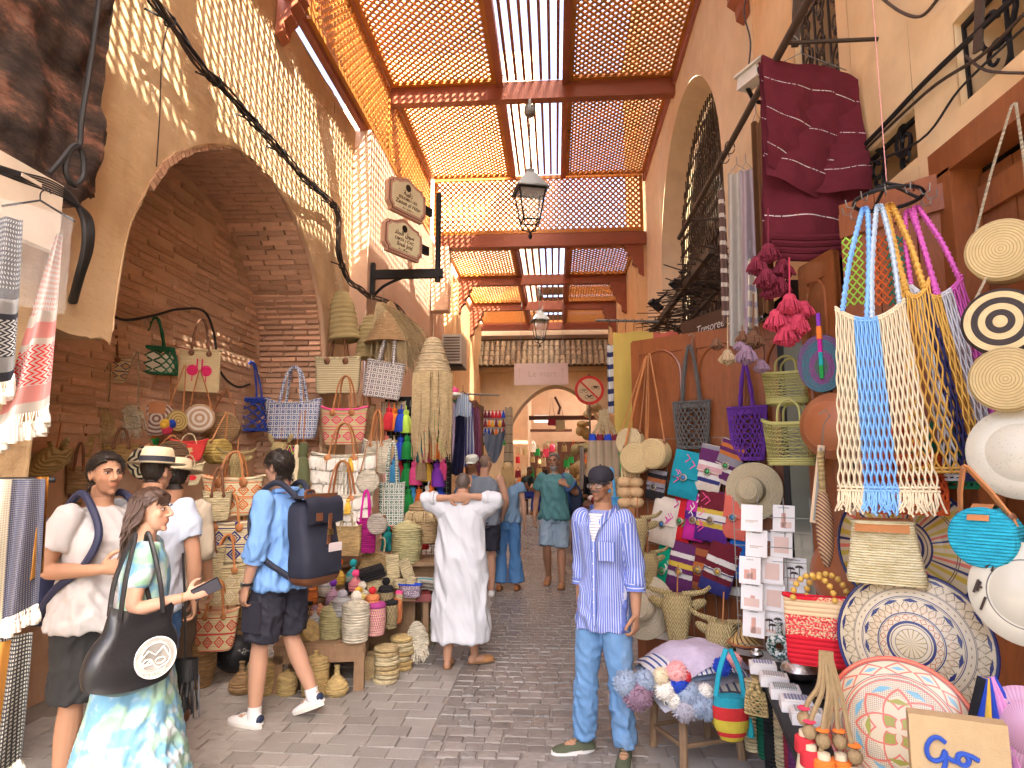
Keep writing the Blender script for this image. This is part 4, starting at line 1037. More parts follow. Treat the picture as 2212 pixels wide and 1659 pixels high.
 def bottom(s,m,end,loose=.018,flare=0,waist=1.0):
  j=s.j; g=s.g; c0=j['hp']; L=loose
  loft(m,[(c0.x,c0.y,c0.z-.12,.140*g+L,.108*g+L),(c0.x,c0.y,c0.z-.03,.158*g+L,.118*g+L),(c0.x,c0.y,c0.z+.08,.145*g+L*.6,.108*g+L*.6)])
  for q in 'LR':
   a,b,c=j['h'+q],j['k'+q],j['a'+q]
   if end<=1:limb(m,[a+V((0,0,-.03)),a.lerp(b,end)],[(.087*g+L,.082+L+flare*.5,.070+L+flare)],e1=0)
   else:limb(m,[a,b,b.lerp(c,end-1)],[(.087*g+L,.080+L,.062+L),(.060+L,.056+L+flare*.5,.048+L+flare)],n=12,e1=0)
 def shoe(s,q,mm,sole,name='shoe',low=0,lace=None,heel=None):
  j=s.j; a=j['a'+q]; f=V(j['f'+q]).normalized(); side=V((-f.y,f.x,0)).normalized(); u=side.cross(f); u=u if u.z>0 else-u
  Mf=Matrix((side,f,u)).transposed(); m=MB()
  secs=[(-.062,.026,.030-low),(-.045,.034,.066-low),(0,.037,.066-low),(.05,.041,.056-low*.6),(.10,.045,.040),(.15,.044,.030),(.185,.034,.024),(.205,.016,.014)]
  def gen(m,secs,z0,hh,grow):
   n=12; n0=len(m.v)
   for(y,w,h)in secs:
    for k in range(n):
     t=2*PI*k/n; cx=cos(t); sz=sin(t)
     m.v.append(a+Mf@V((cx*(w+grow),y+(grow if y>.1 else-grow if y<-.05 else 0),-.085+z0+(hh(h)if sz>.01 else 0)*(abs(sz)**.7))))
   for i in range(len(secs)-1):
    for k in range(n):k2=(k+1)%n; m.face([n0+i*n+k,n0+i*n+k2,n0+(i+1)*n+k2,n0+(i+1)*n+k])
   m.face([n0+k for k in range(n)][::-1]); m.face([n0+(len(secs)-1)*n+k for k in range(n)])
  gen(m,secs,.022,lambda h:h,0); o=s.part(name,m,mm,crease=75)
  m2=MB(); n=14; pts=[]
  for k in range(28):
   t=2*PI*k/28; y=.072+.140*cos(t); w=.040+.008*cos(t)if abs(cos(t))<.95 else .03; pts.append((sin(t)*(w+.004),y))
  n0=len(m2.v)
  for z in(0,.026):
   for x,y in pts:m2.v.append(a+Mf@V((x,y,-.085+z)))
  for k in range(28):k2=(k+1)%28; m2.face([k,k2,28+k2,28+k])
  m2.face(list(range(28))[::-1]); m2.face(list(range(28,56))); s.part('sole',m2,sole,parent=None)
  if lace:
   m3=MB()
   for i in range(4):
    y=.03+i*.024; z=-.085+.026+.066-i*.008
    m3.tube([a+Mf@V((-.018,y,z-.004)),a+Mf@V((0,y+.01,z)),a+Mf@V((.018,y,z-.004))],.0035,5)
   s.part('laces',m3,lace)
  if heel:m4=MB(); m4.ball(a+Mf@V((0,-.05,-.03)),1,10,6,Mf,.033,.018,.028); s.part('heel_patch',m4,heel)
m_skA=skinmat((.46,.26,.165),'olive'); m_skB=skinmat((.50,.295,.20),'fair'); m_skC=skinmat((.40,.215,.125),'tan'); m_skD=skinmat((.17,.085,.048),'dark')
def cl(name,c,rough=.85,var=.10,vs=5,bump=.25,bs=260,**k):return mat(name,c,rough,var,vs,bump=bump,bs=bs,bd=.003,**k)
def hairm(name,c):return mat(name,c,.5,.35,60,stretch=(1,1,.25),bump=.6,bs=120,bd=.004,spec=.4)
hm_dark=hairm('hair_dark',(.022,.015,.011)); hm_brown=hairm('hair_brown',(.06,.032,.02)); hm_grey=hairm('hair_grey',(.14,.12,.105)); hm_blond=hairm('hair_blond',(.42,.28,.12)); hm_crop=hairm('hair_crop',(.10,.075,.06))
def denim(name,c,fade,cz=None):
 def pat(nt):
  n=nt.noise(nt.coord('Object',(1,1,.6)),5,5,.6); x,y,z=nt.xyz(nt.coord('Object'))
  f=(nt.noise(nt.coord('Object',(1.2,1.2,.35)),4.5,3).sm(.5,.66))
  a=nt.mix(f*.5,c,fade); return nt.scale_col(a,n*.5+.75)
 return mat(name,None,.85,.10,90,pat=pat,bump=.3,bs=300,bd=.002)
J1=denim('blue_jeans',(.13,.26,.45),(.26,.38,.52)); J2=denim('pale_jean_shorts',(.28,.38,.46),(.45,.52,.56)); J3=denim('blue_jeans_dark',(.06,.16,.36),(.12,.24,.44)); J4=denim('jeans_wide',(.075,.20,.42),(.12,.27,.5))
def stripes(name,base,line,pitch,wd,attr=True,horiz=False):
 def pat(nt):
  if attr:n=nt.t.nodes.new('ShaderNodeAttribute'); n.attribute_name='su'; u=E(nt.t,n.outputs['Fac'])
  else:u=nt.xyz(nt.coord('Object'))[2 if horiz else 0]
  return nt.mix(((u/pitch).fr()<wd),base,line)
 return mat(name,None,.8,.06,8,pat=pat,bump=.2,bs=300,bd=.002)
leather=mat('tan_leather',(.40,.16,.055),.5,.25,12,bump=.2,bs=120,bd=.004,orand=.15); leather_dk=mat('brown_leather',(.16,.065,.03),.5,.25,12,bump=.2,bs=120,bd=.004)
sole_w=mat('white_sole',(.70,.68,.63),.6,.08)
p=Person('man in dark cap and blue striped shirt standing beside the cloth stool, arms hanging',(.275,3.90,0),R(-27),1.66,.76,hsz=.84,voxel=.0055,skin=m_skC,yaw=R(-4),pitch=R(3),beard=(.62,.58,.56),J=dict(kL=(.105,-.02,.50),aL=(.11,.03,.085),kR=(-.115,-.015,.50),aR=(-.15,.01,.085),fL=(.25,-1,0),fR=(-.75,-.7,0),sL=(.145,.01,1.42),sR=(-.145,-.01,1.42),eL=(.195,.05,1.13),wL=(.21,-.01,.865),eR=(-.175,.07,1.14),wR=(-.18,.045,.87)),hands=(dict(n=(-1,.1,0),s=(-.1,-1,0),c=.7),dict(n=(1,.1,0),s=(.1,-1,0),c=.7)))
ax=lambda q:(p.j['s'+q],p.j['e'+q])
def su1(v):
 for q in 'LR':
  a,b=p.j['s'+q],p.j['e'+q]
  if abs(v.x)>.145 and v.x*a.x>0 and v.z<1.40:return .055*math.atan2(v.x-b.x,-(v.y-b.y))+v.x*.2
 return v.x*.55+.13*math.atan2(v.x,-(v.y-.03))
m_str=stripes('blue_striped_cotton',(.125,.18,.50),(.52,.55,.66),.0175,.30)
def _sh(m):p.top(m,.755,.018,1.42,flare=.030,sl=.012)
p.cloth('striped_shirt',_sh,m_str,.0085,.0065,6,3,attr=su1,mask=lambda v:.35+1.0*max(0,min(1,(1.35-v.z)*2)))
for q in 'LR':m=MB(); w_=p.j['e'+q].lerp(p.j['w'+q],.42); d=(p.j['w'+q]-p.j['e'+q]).normalized(); m.tube([w_-d*.05,w_-d*.03,w_+d*.02,w_+d*.035],lambda t:.060+.003*sin(t*9),14); p.part('rolled_cuff',m,stripes('cuff_stripes',(.13,.185,.51),(.52,.55,.66),.022,.27,False,True))
m=MB()
for sg in(1,-1):m.grid(lambda u,v:(sg*(.025+.062*u+.012*v),-.118-.012*v*(1-u)+.125*u*u,1.405+.085*u**.6-.055*v*(1-.4*u)),6,3)
m.grid(lambda u,v:(.094*sin(PI*(u-.5)*1.1),.03+.072*cos(PI*(u-.5)*1.1),1.47+.028*v),10,2)
p.part('collar',m,m_str2 if False else stripes('collar_stripes',(.125,.18,.50),(.52,.55,.66),.0175,.3,False))
m=MB(); m.grid(lambda u,v:((u-.5)*.115*(.12+.88*v),-.128-.020*(1-v)-.008*cos((u-.5)*3)+.045*v*v,1.29+.165*v),8,8)
p.part('undershirt',m,stripes('undershirt_stripes',(.72,.70,.68),(.25,.25,.33),.0165,.28,False,True))
m=MB(); m.bar((.003,-.158,.80),(.003,-.152,1.29),.026,.006,up=V((0,1,0))); p.part('placket',m,stripes('placket_stripes',(.13,.185,.51),(.52,.55,.66),.022,.3,False),False)
m=MB()
for k in range(6):m.ball((.003,-.162,.86+k*.075),.005,8,5,None,1,.5,1)
p.part('buttons',m,sole_w)
m=MB(); m.box((.085,-.14,1.235),(.10,.012,.11)); p.part('breast_pocket',m,stripes('collar_stripes',0,0,0,0),False)
p.cloth('jeans',lambda m:p.bottom(m,1.99,.012,.008),J1,.009,.007,8,5,(1,1,.8),mask=lambda v:1.1 if v.z<.45 else .5)
m_olive=cl('olive_canvas',(.085,.095,.055)); lace=mat('tan_lace',(.45,.30,.15),.8)
for q in 'LR':p.shoe(q,m_olive,sole_w,lace=lace)
p.eyes(brow=(.012,.01,.01),bw=.0075,glasses=mat('glasses_brown',(.045,.018,.012),.25,0,spec=.6))
p.hair(hm_grey,'sides',.006)
m=MB(); m.tube(bez([(-.030,-.097,-.046),(-.015,-.104,-.036),(0,-.105,-.034),(.015,-.104,-.036),(.030,-.097,-.046)],4),.0075,8); p.part('moustache',p.head(m),hairm('moustache_grey',(.10,.08,.07)))
m_cap=cl('navy_cap',(.022,.02,.027),.8)
m=MB(); m.lathe([(.0895,.030),(.094,.045),(.093,.075),(.083,.105),(.06,.128),(.03,.139),(.002,.142)],24,(0,.010,.004),None,0,None,1,1.17); p.part('cap_crown',p.head(m),m_cap)
m=MB(); m.grid(lambda u,v:(.083*(u-.5)*2*(1-.12*v),-.070-.085*v*math.sqrt(max(0,1-.75*(2*u-1)**2))+.045*(2*u-1)**2,.052-.016*v-.030*(2*u-1)**2),14,6); n=len(m.v); m.grid(lambda u,v:(.083*(u-.5)*2*(1-.12*v),-.070-.085*v*math.sqrt(max(0,1-.75*(2*u-1)**2))+.045*(2*u-1)**2,.047-.016*v-.030*(2*u-1)**2),14,6,flip=True); p.part('cap_peak',p.head(m),m_cap)
m=MB(); m.ball((0,.010,.148),.008,8,5); p.part('cap_button',p.head(m),m_cap)
p=Person('man seen from behind in long white robe, hands clasped behind his head',(-.80,5.52,0),R(178),1.63,1.0,hsz=.9,skin=m_skA,pitch=R(20),voxel=.0065,J=dict(aL=(.10,.10,.085),kL=(.105,.04,.5),aR=(-.115,-.06,.085),kR=(-.10,-.03,.5),fL=(.10,-1,0),fR=(-.9,-.5,0),sL=(.19,.01,1.45),sR=(-.19,.01,1.45),eL=(.345,.06,1.475),eR=(-.345,.06,1.475),wL=(.105,.128,1.49),wR=(-.105,.128,1.505),nb=(0,.0,1.44)),hands=(dict(d=(-1,.16,.0),n=(0,-1,.1),s=(0,.2,-1),c=.16),dict(d=(1,.26,-.08),n=(0,-1,.1),s=(0,.2,-1),c=.14)))
m_robe=mat('white_robe_cotton',(.57,.59,.62),.8,.04,3,bump=.2,bs=250,bd=.002)
def _kf(m):
 j=p.j; loft(m,[(.0,.02,.235,.262,.20),(0,.02,.26,.262,.20),(0,.015,.55,.250,.185),(0,.01,.92,.235,.165),(0,0,1.15,.215,.150),(0,0,1.32,.215,.142),(0,.01,1.42,.20,.115),(0,.01,1.475,.12,.085),(0,.0,1.49,.075,.07)],28)
 for q in 'LR':
  a,b,c=j['s'+q],j['e'+q],j['w'+q]; limb(m,[a+V((-.03 if q=='L' else .03,0,-.06)),b,b.lerp(c,.42)],[(.115,.095,.072),(.068,.060,.062)])
def kfold(v):
 k=max(0,min(1,(1.5-v.z)/.5)); return .5+k*.7
p.cloth('robe',_kf,m_robe,.0105,.013,3.0,8,(1.25,1.0,.42),mask=kfold,smooth=3)
for q in 'LR':m=MB(); a=p.j['e'+q].lerp(p.j['w'+q],.36); b=p.j['e'+q].lerp(p.j['w'+q],.50); m.tube([a,a.lerp(b,.3),a.lerp(b,.7),b],lambda t:.066+.004*sin(6*t),14); p.part('rolled_sleeve',m,m_robe)
p.hair(hm_crop,'crop',.004)
m_sand=mat('slipper_leather',(.42,.21,.085),.55,.2,15)
for q in 'LR':
 a=p.j['a'+q]; f=V(p.j['f'+q]).normalized(); sd=V((-f.y,f.x,0)); Mf=Matrix((sd,f,V((0,0,1))if sd.cross(f).z>0 else V((0,0,-1)))).transposed()
 m=MB(); m.ball(a+f*.07+V((0,0,-.072)),1,16,6,Mf,.047,.14,.014); p.part('slipper_sole',m,mat('slipper_sole',(.28,.16,.07),.7))
 m=MB(); m.ball(a+f*.115+V((0,0,-.052)),1,14,8,Mf,.048,.075,.036); p.part('slipper',m,m_sand)
BP=(-1.83,4.28,0)
p=Person('man in light blue shirt and dark shorts wearing a navy backpack, seen from behind',BP,R(-112),1.755,1.0,skin=m_skB,strands=800,yaw=R(-2),pitch=R(10),voxel=.006,J=dict(hp=(0,.01,.95),ch=(0,-.02,1.3),nb=(0,-.035,1.46),kL=(.11,-.05,.505),aL=(.13,-.05,.085),kR=(-.12,-.02,.515),aR=(-.16,.17,.145),fL=(.05,-1,0),fR=(0,-1,-.42),eL=(.245,.03,1.145),wL=(.255,-.04,.885),eR=(-.235,.0,1.15),wR=(-.22,-.16,.96),sL=(.19,0,1.43),sR=(-.19,0,1.43)),hands=(dict(n=(-1,.2,0),s=(-.2,-1,0),c=.65),dict(n=(1,.2,0),s=(.2,-1,0),c=.6)))
m_lblue=cl('light_blue_cotton',(.17,.34,.66),.8,.06); m_navy=cl('navy_canvas',(.022,.025,.042),.75,.25,9); m_shn=cl('navy_shorts',(.030,.030,.045),.85,.15)
p.cloth('shirt',lambda m:p.top(m,.86,.028,1.30,flare=.030,sl=.014),m_lblue,.009,.012,7,11,mask=lambda v:.35+.8*max(0,min(1,(1.4-v.z)*2)))
for q in 'LR':m=MB(); w_=p.j['e'+q].lerp(p.j['w'+q],.27); d=(p.j['w'+q]-p.j['e'+q]).normalized(); m.tube([w_-d*.04,w_-d*.02,w_+d*.02,w_+d*.035],lambda t:.060+.003*sin(t*9),14); p.part('rolled_cuff',m,m_lblue)
m=MB(); m.tube([(cos(a)*.078,.008+sin(a)*.076,1.485+.012*sin(a))for a in[2*PI*k/20 for k in range(21)]],.017,8); p.part('collar',m,m_lblue)
p.cloth('shorts',lambda m:p.bottom(m,.93,.022,.014),m_shn,.009,.008,7,12,(1,1,.8))
m=MB(); a=p.j['hL'].lerp(p.j['kL'],.55); m.box(a+V((.112,.0,0)),(.022,.15,.19)); p.part('cargo_pocket',m,m_shn,False)
m_whs=mat('white_sneaker',(.74,.74,.73),.5,.04); m_nh=mat('navy_heel',(.02,.03,.07),.6)
for q in 'LR':p.shoe(q,m_whs,sole_w,lace=sole_w,heel=m_nh)
for q in 'LR':m=MB(); a=p.j['a'+q]; m.tube([a+V((0,0,-.03)),a+(p.j['k'+q]-a).normalized()*.045],.043,12); p.part('sock',m,mat('white_sock',(.72,.72,.72),.9))
p.hair(hm_dark,'short',.024); p.eyes()
m=MB(); w_=p.j['eL'].lerp(p.j['wL'],.92); m.tube([w_+V((cos(a)*.031,sin(a)*.031,0))for a in[2*PI*k/16 for k in range(17)]],.009,6); p.part('watch_strap',m,m_iron)
m=MB(); m.ball(w_+V((.03,-.008,0)),.018,12,6,None,.5,1,1); p.part('watch',m,mat('steel',(.5,.5,.5),.3,0,metal=1))
def backpack(label,P,mm,flap,off,h,w,d,buckle=True,lean=0,strapm=None,yaw=0):
 t=thing('backpack',label,'backpack',P.t.location,P.t.rotation_euler.z); t.scale=P.t.scale; strapm=strapm or mm
 ox,oy,oz=off
 def sh(u,v,k=1):
  a=2*PI*u; c,s_=cos(a),sin(a); zz=(v-.5)*h; q=(1-abs(2*v-1)**6)**.35 if 0<v<1 else 0
  tp=1-.16*v+.05*sin(v*3); e=.5
  return V((ox+k*w/2*tp*q*math.copysign(abs(c)**e,c)+yaw*zz,oy+k*(d/2)*(1-.25*v)*q*math.copysign(abs(s_)**e,s_)+lean*zz+.02*sin(v*5),oz+zz))
 m=MB(); m.grid(lambda u,v:sh(u,v)+V((1,1,1))*0,28,20,True)
 for q in m.v:q+=V((noise.noise(q*9),noise.noise(q*9+V((5,0,0))),noise.noise(q*7)))*.012
 m.build('bag_body',mm,t)
 if flap:
  m=MB(); m.grid(lambda u,v:(ox+(u-.5)*w*.92,oy+d/2*.9*(math.sin(min(1,v*1.5)*PI/2)*2-1)*(1)+.018+lean*h*.45,oz+h*(.515-.34*max(0,v-.45)*1.6)+.006*cos(u*PI*3)),10,10); n=len(m.v)
  m.build('flap',mm,t)
  m=MB(); m.bar((ox,oy+d/2+.03,oz+h*.33),(ox,oy+d/2+.02,oz-h*.02),.028,.008,up=V((0,1,0))); m.bar((ox-w*.42,oy+d/2*.5,oz+h*.53),(ox+w*.42,oy+d/2*.5,oz+h*.53),.03,.01,up=V((0,1,0))); m.build('leather_strap',leather_dk,t,smooth=False)
  m=MB(); m.box((ox,oy+d/2+.034,oz+h*.12),(.042,.012,.035)); m.build('buckle',mat('brass',(.45,.30,.10),.35,0,metal=.9),t,smooth=False)
  m=MB(); m.box((ox+w*.26,oy+d/2+.022,oz+h*.30),(.055,.006,.05)); m.build('leather_patch',leather_dk,t,smooth=False)
  m=MB(); m.box((ox-w*.16,oy+d/2+.005,oz-h*.20),(w*.42,.03,h*.28),tw=.06); m.build('pocket',mm,t,smooth=False)
  m=MB(); m.box((ox-w*.18,oy+d/2+.022,oz-h*.06),(.12,.006,.055)); m.build('folded_map',mat('map_paper',(.68,.60,.60),.7,.15,30),t,smooth=False)
  m=MB(); m.grid(lambda u,v:sh(u,v*.12+.005,1.03),28,4,True); m.build('base_patch',leather_dk,t)
  m=MB(); m.tube(bez([(ox-.04,oy-d*.2,oz+h*.5),(ox-.035,oy-d*.2,oz+h*.58),(ox+.035,oy-d*.2,oz+h*.58),(ox+.04,oy-d*.2,oz+h*.5)],5),.010,6); m.build('carry_loop',leather_dk,t)
 for x in(-.1,.1):
  m=MB(); a=P.j; s_=1 if x>0 else-1
  m.tube(bez([(ox+s_*.06,oy-d*.32,oz+h*.46),(s_*.10,.06,1.535),(s_*.118,-.055,1.50),(s_*.128,-.155,1.34),(s_*.155,-.10,1.18),(s_*.195,.04,1.06),(ox+s_*w*.36,oy-d*.3,oz-h*.38)],7),.028,8,flat=.28,up=(1,0,0))if False else m.tube(bez([(ox+s_*.06,oy-d*.32,oz+h*.46),(s_*.10,.06,1.535),(s_*.118,-.055,1.50),(s_*.128,-.160,1.34),(s_*.165,-.11,1.18),(s_*.20,.04,1.06),(ox+s_*w*.36,oy-d*.3,oz-h*.38)],7),.020,8)
  m.build('shoulder_strap',strapm,t)
 return t
backpack('navy canvas backpack with brown leather straps on the light blue shirt',p,m_navy,True,(0,.265,1.16),.56,.36,.22,lean=-.06)
p=Person('man in white T-shirt and dark grey shorts at the left, looking right',(-2.37,3.26,0),R(72),1.72,1.0,skin=m_skA,strands=700,yaw=R(-12),voxel=.0055,beard=(.72,.67,.65),J=dict(sL=(.185,0,1.43),sR=(-.185,0,1.43),eR=(-.25,.06,1.16),wR=(-.13,-.20,1.17),eL=(.22,-.02,1.15),wL=(.06,-.22,1.12)),hands=(dict(d=(-1,-.4,.1),n=(0,1,0),s=(0,.1,1),c=.5),dict(d=(.6,-1,.25),n=(.6,.5,0),s=(0,0,1),c=.7)))
m_wt=cl('white_tee',(.52,.50,.50),.85,.05)
p.cloth('tee',lambda m:p.top(m,.86,.030,.58,flare=.030,sl=.016),m_wt,.009,.010,6.5,21,mask=lambda v:.3+.8*max(0,min(1,(1.4-v.z)*2)))
p.cloth('shorts',lambda m:p.bottom(m,.96,.022,.012),cl('charcoal_denim',(.035,.035,.036),.9,.3,6),.009,.007,7,22)
for q in 'LR':p.shoe(q,m_whs,sole_w)
p.hair(hm_dark,'short',.020); p.eyes()
m_navy2=cl('navy_nylon',(.030,.034,.075),.6,.15,8)
backpack('plain navy backpack hanging behind the man in the white T-shirt',p,m_navy2,False,(-.02,.29,1.13),.60,.36,.24,lean=-.10,strapm=m_navy2)
p=Person('woman with long brown hair in blue and green tie-dye dress, seen from behind',(-1.90,2.93,0),R(118),1.545,.98,skin=m_skB,strands=300,yaw=R(-22),female=True,voxel=.0055,J=dict(sL=(.16,0,1.43),sR=(-.16,0,1.43),eR=(-.225,.03,1.165),wR=(-.20,-.21,1.215),eL=(.20,.03,1.15),wL=(.22,-.03,.90)),hands=(dict(n=(-1,.2,0),s=(-.2,-1,0),c=.6),dict(d=(0,-1,.35),n=(1,0,-.2),s=(0,.2,1),c=.75,t=.8)))
def tie(nt):
 n=nt.noise(nt.coord(),10,2,.45); n2=nt.noise(nt.coord('Object',(1,1,1.1)),9.3,2,.4); n3=nt.noise(nt.coord('Object',(1.2,1,1)),13,3,.5)
 a=nt.mix(n.sm(.44,.58),(.17,.37,.52),(.34,.53,.43)); a=nt.mix(n2.sm(.54,.64),a,(.27,.48,.32)); return nt.mix(n3.sm(.48,.66),a,(.50,.57,.60))
m_tie=mat('tie_dye',None,.8,.05,4,pat=tie,bump=.2,bs=260,bd=.002)
def _dr(m):
 loft(m,[(-.02,.02,.02,.36,.33),(-.02,.02,.06,.36,.33),(0,.01,.5,.265,.235),(0,.01,.85,.205,.165),(0,.01,1.0,.175,.14),(0,0,1.13,.145,.115),(0,0,1.28,.165,.12),(0,0,1.40,.155,.10),(0,.005,1.46,.10,.075),(0,.01,1.475,.068,.066)],28)
 for q in 'LR':limb(m,[p.j['s'+q],p.j['s'+q].lerp(p.j['e'+q],.42)],[(.075,.072,.066)])
p.cloth('dress',_dr,m_tie,.010,.011,5.5,31,(1.6,1.6,.2),mask=lambda v:.2+1.1*max(0,min(1,(1.15-v.z))))
p.hair(hm_brown,'short',.020); p.eyes()
m=MB(); rr=random.Random(3)
for k in range(330):
 a=R(rr.uniform(-12,192)); q=rr.uniform(.86,1.10); b0=V((cos(a)*.082*q,.018+sin(a)*.094*q,rr.uniform(-.01,.07))); L=rr.uniform(.26,.43)*(.75+.25*sin(a))
 if cos(a)<-.75:L*=.55
 w1=V((b0.x*1.12,b0.y+.012,b0.z-L*.35)); w2=V((b0.x*1.25+rr.uniform(-.015,.015),b0.y*.75+.045,b0.z-L*.7)); w3=V((b0.x*1.3+rr.uniform(-.03,.03),b0.y*.7+.05+rr.uniform(-.01,.01),b0.z-L))
 m.tube(bez([b0,w1,w2,w3],5),lambda t:.0085*(1-t)**.5+.0012,4)
m.v=[p.hp(q)for q in m.v]; p.part('long_hair',m,hm_brown)
m=MB()
for k in range(44):x=-.066+.132*k/43; m.tube(bez([(x*.9,-.045,.100),(x,-.080+abs(x)*.2,.083),(x*1.06,-.094+abs(x)*.45,.052),(x*1.1,-.090+abs(x)*.5,.036+rr.uniform(-.007,.007))],4),lambda t:.0035*(1-t*.7),4)
p.part('fringe',p.head(m),hm_brown)
m=MB(); m.tube([p.hp(V((-.084+.0,.02+.008*cos(a),-.045+.010*sin(a))))for a in[k*.5 for k in range(14)]],.0018,5); p.part('earring',m,mat('brass',0))
m=MB(); w_=p.j['wR']+V((0,.02,-.005)); m.tube([w_+V((cos(a)*.026,0,sin(a)*.026))for a in[2*PI*k/14 for k in range(15)]],.003,5); p.part('bracelet',m,mat('brass',0))
def world(P,v):return P.t.location+Matrix.Rotation(P.t.rotation_euler.z,3,'Z')@(V(v)*P.t.scale.x)
m_blk=mat('black_tote',(.013,.013,.015),.38,.15,6,bump=.25,bs=7,bd=.03,spec=.45)
t=thing('tote_bag','black tote bag with round white print on the arm of the woman in the dress','bag',world(p,(-.275,.0,1.0)),R(118)+R(-62))
m=MB()
def _tb(u,v):
 a=2*PI*u; c,s_=cos(a),sin(a); w_=.166*(.80+.32*sin(min(1,v*1.25+.12)*PI))*(1 if v>.06 else .72); dd=.085*(1-.55*v)*(1 if v>.05 else .6)
 return V((w_*math.copysign(abs(c)**.75,c)+.05*(v-.5),dd*math.copysign(abs(s_)**.8,s_),-.165+.33*v+.05*(abs(c)-.5)*v+.02*c*c*(1-v)))+V((0,noise.noise(V((u*9,v*4,0)))*.016,0))
m.grid(_tb,36,16,True); n=len(m.v)
m.face([k for k in range(36)][::-1]); m.build('bag_body',m_blk,t)
m=MB(); m.lathe([(.080,0),(.085,0),(.085,.004),(.080,.004),(.080,0)],32,(.05,-.086,-.03),Matrix.Rotation(R(90),3,'X')); m.lathe([(.058,0),(.061,0),(.061,.004),(.058,.004),(.058,0)],32,(.05,-.086,-.03),Matrix.Rotation(R(90),3,'X'))
m.tube([(-.01,-.089,-.03),(.02,-.089,.0),(.05,-.089,-.02),(.08,-.089,.01),(.11,-.089,-.04)],.004,5); m.tube([(.0,-.089,-.06),(.03,-.089,-.04),(.06,-.089,-.075),(.1,-.089,-.06)],.004,5); m.tube([(.02+.02*cos(a),-.089,-.045+.012*sin(a))for a in[k*.6 for k in range(12)]],.003,5); m.tube([(.07+.02*cos(a),-.089,-.045+.012*sin(a))for a in[k*.6 for k in range(12)]],.003,5)
m.build('round_print',m_white,t,smooth=False)
for k,ch in enumerate('MEDINA'):
 a=R(-90+(k-2.5)*15); text(ch,.020,m_white,t,(.05+cos(a)*.070,-.090,-.03+sin(a)*.070),(R(90),a+PI/2 if False else 0,0))
for x in(-.085,.085):
 m=MB(); m.tube(bez([(x,-.05,.14),(x*.8,-.03,.29),(.02+x*.3,.06,.475),(x*.7,.09,.29),(x,.06,.14)],6),.010,6); m.build('handle',m_blk,t)
ph=world(p,(-.20,-.30,1.245)); t=thing('phone','dark phone in the hand of the woman in the dress','phone',ph,0,rot=(R(20),R(-25),R(30)))
m=MB(); m.box((0,0,0),(.12,.010,.06)); m.build('case',mat('phone_black',(.02,.02,.025),.2,0),t,smooth=False)
m=MB(); m.box((0,-.0065,0),(.112,.003,.054)); m.build('screen',mat('phone_glass',(.06,.06,.075),.08,0,spec=.7),t,smooth=False)
t=thing('tasselled_bag','black fringed leather bag hanging behind the tie-dye dress','bag',at(398,1470,3.15),R(20))
m=MB(); m.grid(lambda u,v:(.06*cos(2*PI*u),.03*sin(2*PI*u),.10-.10*v),12,2,True); m.build('bag_body',m_blk,t)
m=MB()
for k in range(26):x=-.07+.14*(k/25); m.tube([(x*.85,rr.uniform(-.03,.03),.02),(x,rr.uniform(-.035,.035),-.07),(x*1.15,rr.uniform(-.03,.03),-.16+rr.uniform(-.02,.02))],.004,4)
m.build('fringe',m_blk,t)
m=MB(); m.tube([(0,0,.1),(-.02,.02,.35),(-.05,.05,.6)],.006,5); m.build('strap',m_blk,t)
PH=Person('man in cream panama hat and pale blue polo behind the woman in the dress',(-2.30,3.56,0),R(-158),1.73,1.02,skin=m_skA,yaw=R(-26),pitch=R(4),voxel=.006,J=dict(eR=(-.245,.03,1.15),wR=(-.25,-.03,.90),eL=(.23,.0,1.15),wL=(.22,-.10,.92)),hands=(dict(c=.6),dict(n=(1,.2,0),s=(.2,-1,0),c=.7)))
p=PH
p.cloth('polo',lambda m:p.top(m,.86,.032,.62,flare=.012,sl=.016),cl('pale_polo',(.44,.50,.60),.85,.05),.009,.010,6,41,mask=lambda v:.35+.7*max(0,min(1,(1.4-v.z)*2)))
m=MB(); m.tube([(cos(a)*.078,.008+sin(a)*.076,1.49)for a in[2*PI*k/20 for k in range(21)]],.016,8); p.part('collar',m,mat('pale_polo',0))
p.cloth('jeans',lambda m:p.bottom(m,1.97,.014,.01),J3,.0095,.007,8,42,(1,1,.8))
for q in 'LR':p.shoe(q,mat('black_shoe',(.02,.018,.018),.5),m_iron)
p.hair(hm_dark,'crop',.010); p.eyes(glasses=m_iron)
m_straw_hat=mat('panama_straw',(.66,.56,.37),.75,.10,6,bump=.3,bs=180,bd=.003); m_band=mat('hat_band',(.03,.032,.045),.7)
def hat(P,mm,band,crown=.105,brim=.155,tilt=0,pinch=.018):
 m=MB(); m.lathe([(brim,.012),(brim*.96,.004),(.11,.010),(.094,.020)],32,(0,.008,.046),None,0,lambda a,t:1+(.03*sin(2*a+1)if t<.5 else 0),1,1.15)
 m.lathe([(.094,.020),(.091,.05),(.083,.095),(.07,crown+.005),(.045,crown),(.02,crown-pinch),(0.001,crown-pinch)],28,(0,.008,.046),None,0,None,1,1.18); P.part('hat',P.head(m),mm,crease=60)
 if band:m=MB(); m.lathe([(.0955,.019),(.0940,.052),(.0935,.052)],28,(0,.008,.046),None,0,None,1,1.18); P.part('hat_band',P.head(m),band)
hat(p,m_straw_hat,m_band)
p=Person('person in wide straw hat and beige shirt at the baskets behind the panama hat',(-2.52,4.15,0),R(-170),1.68,.98,skin=m_skA,voxel=.008,pitch=R(8),J=dict(),hands=(dict(c=.6),dict(c=.6)))
p.cloth('shirt',lambda m:p.top(m,.86,.03,1.2,flare=.01),cl('beige_shirt',(.46,.40,.31)),.011,.009,6,51)
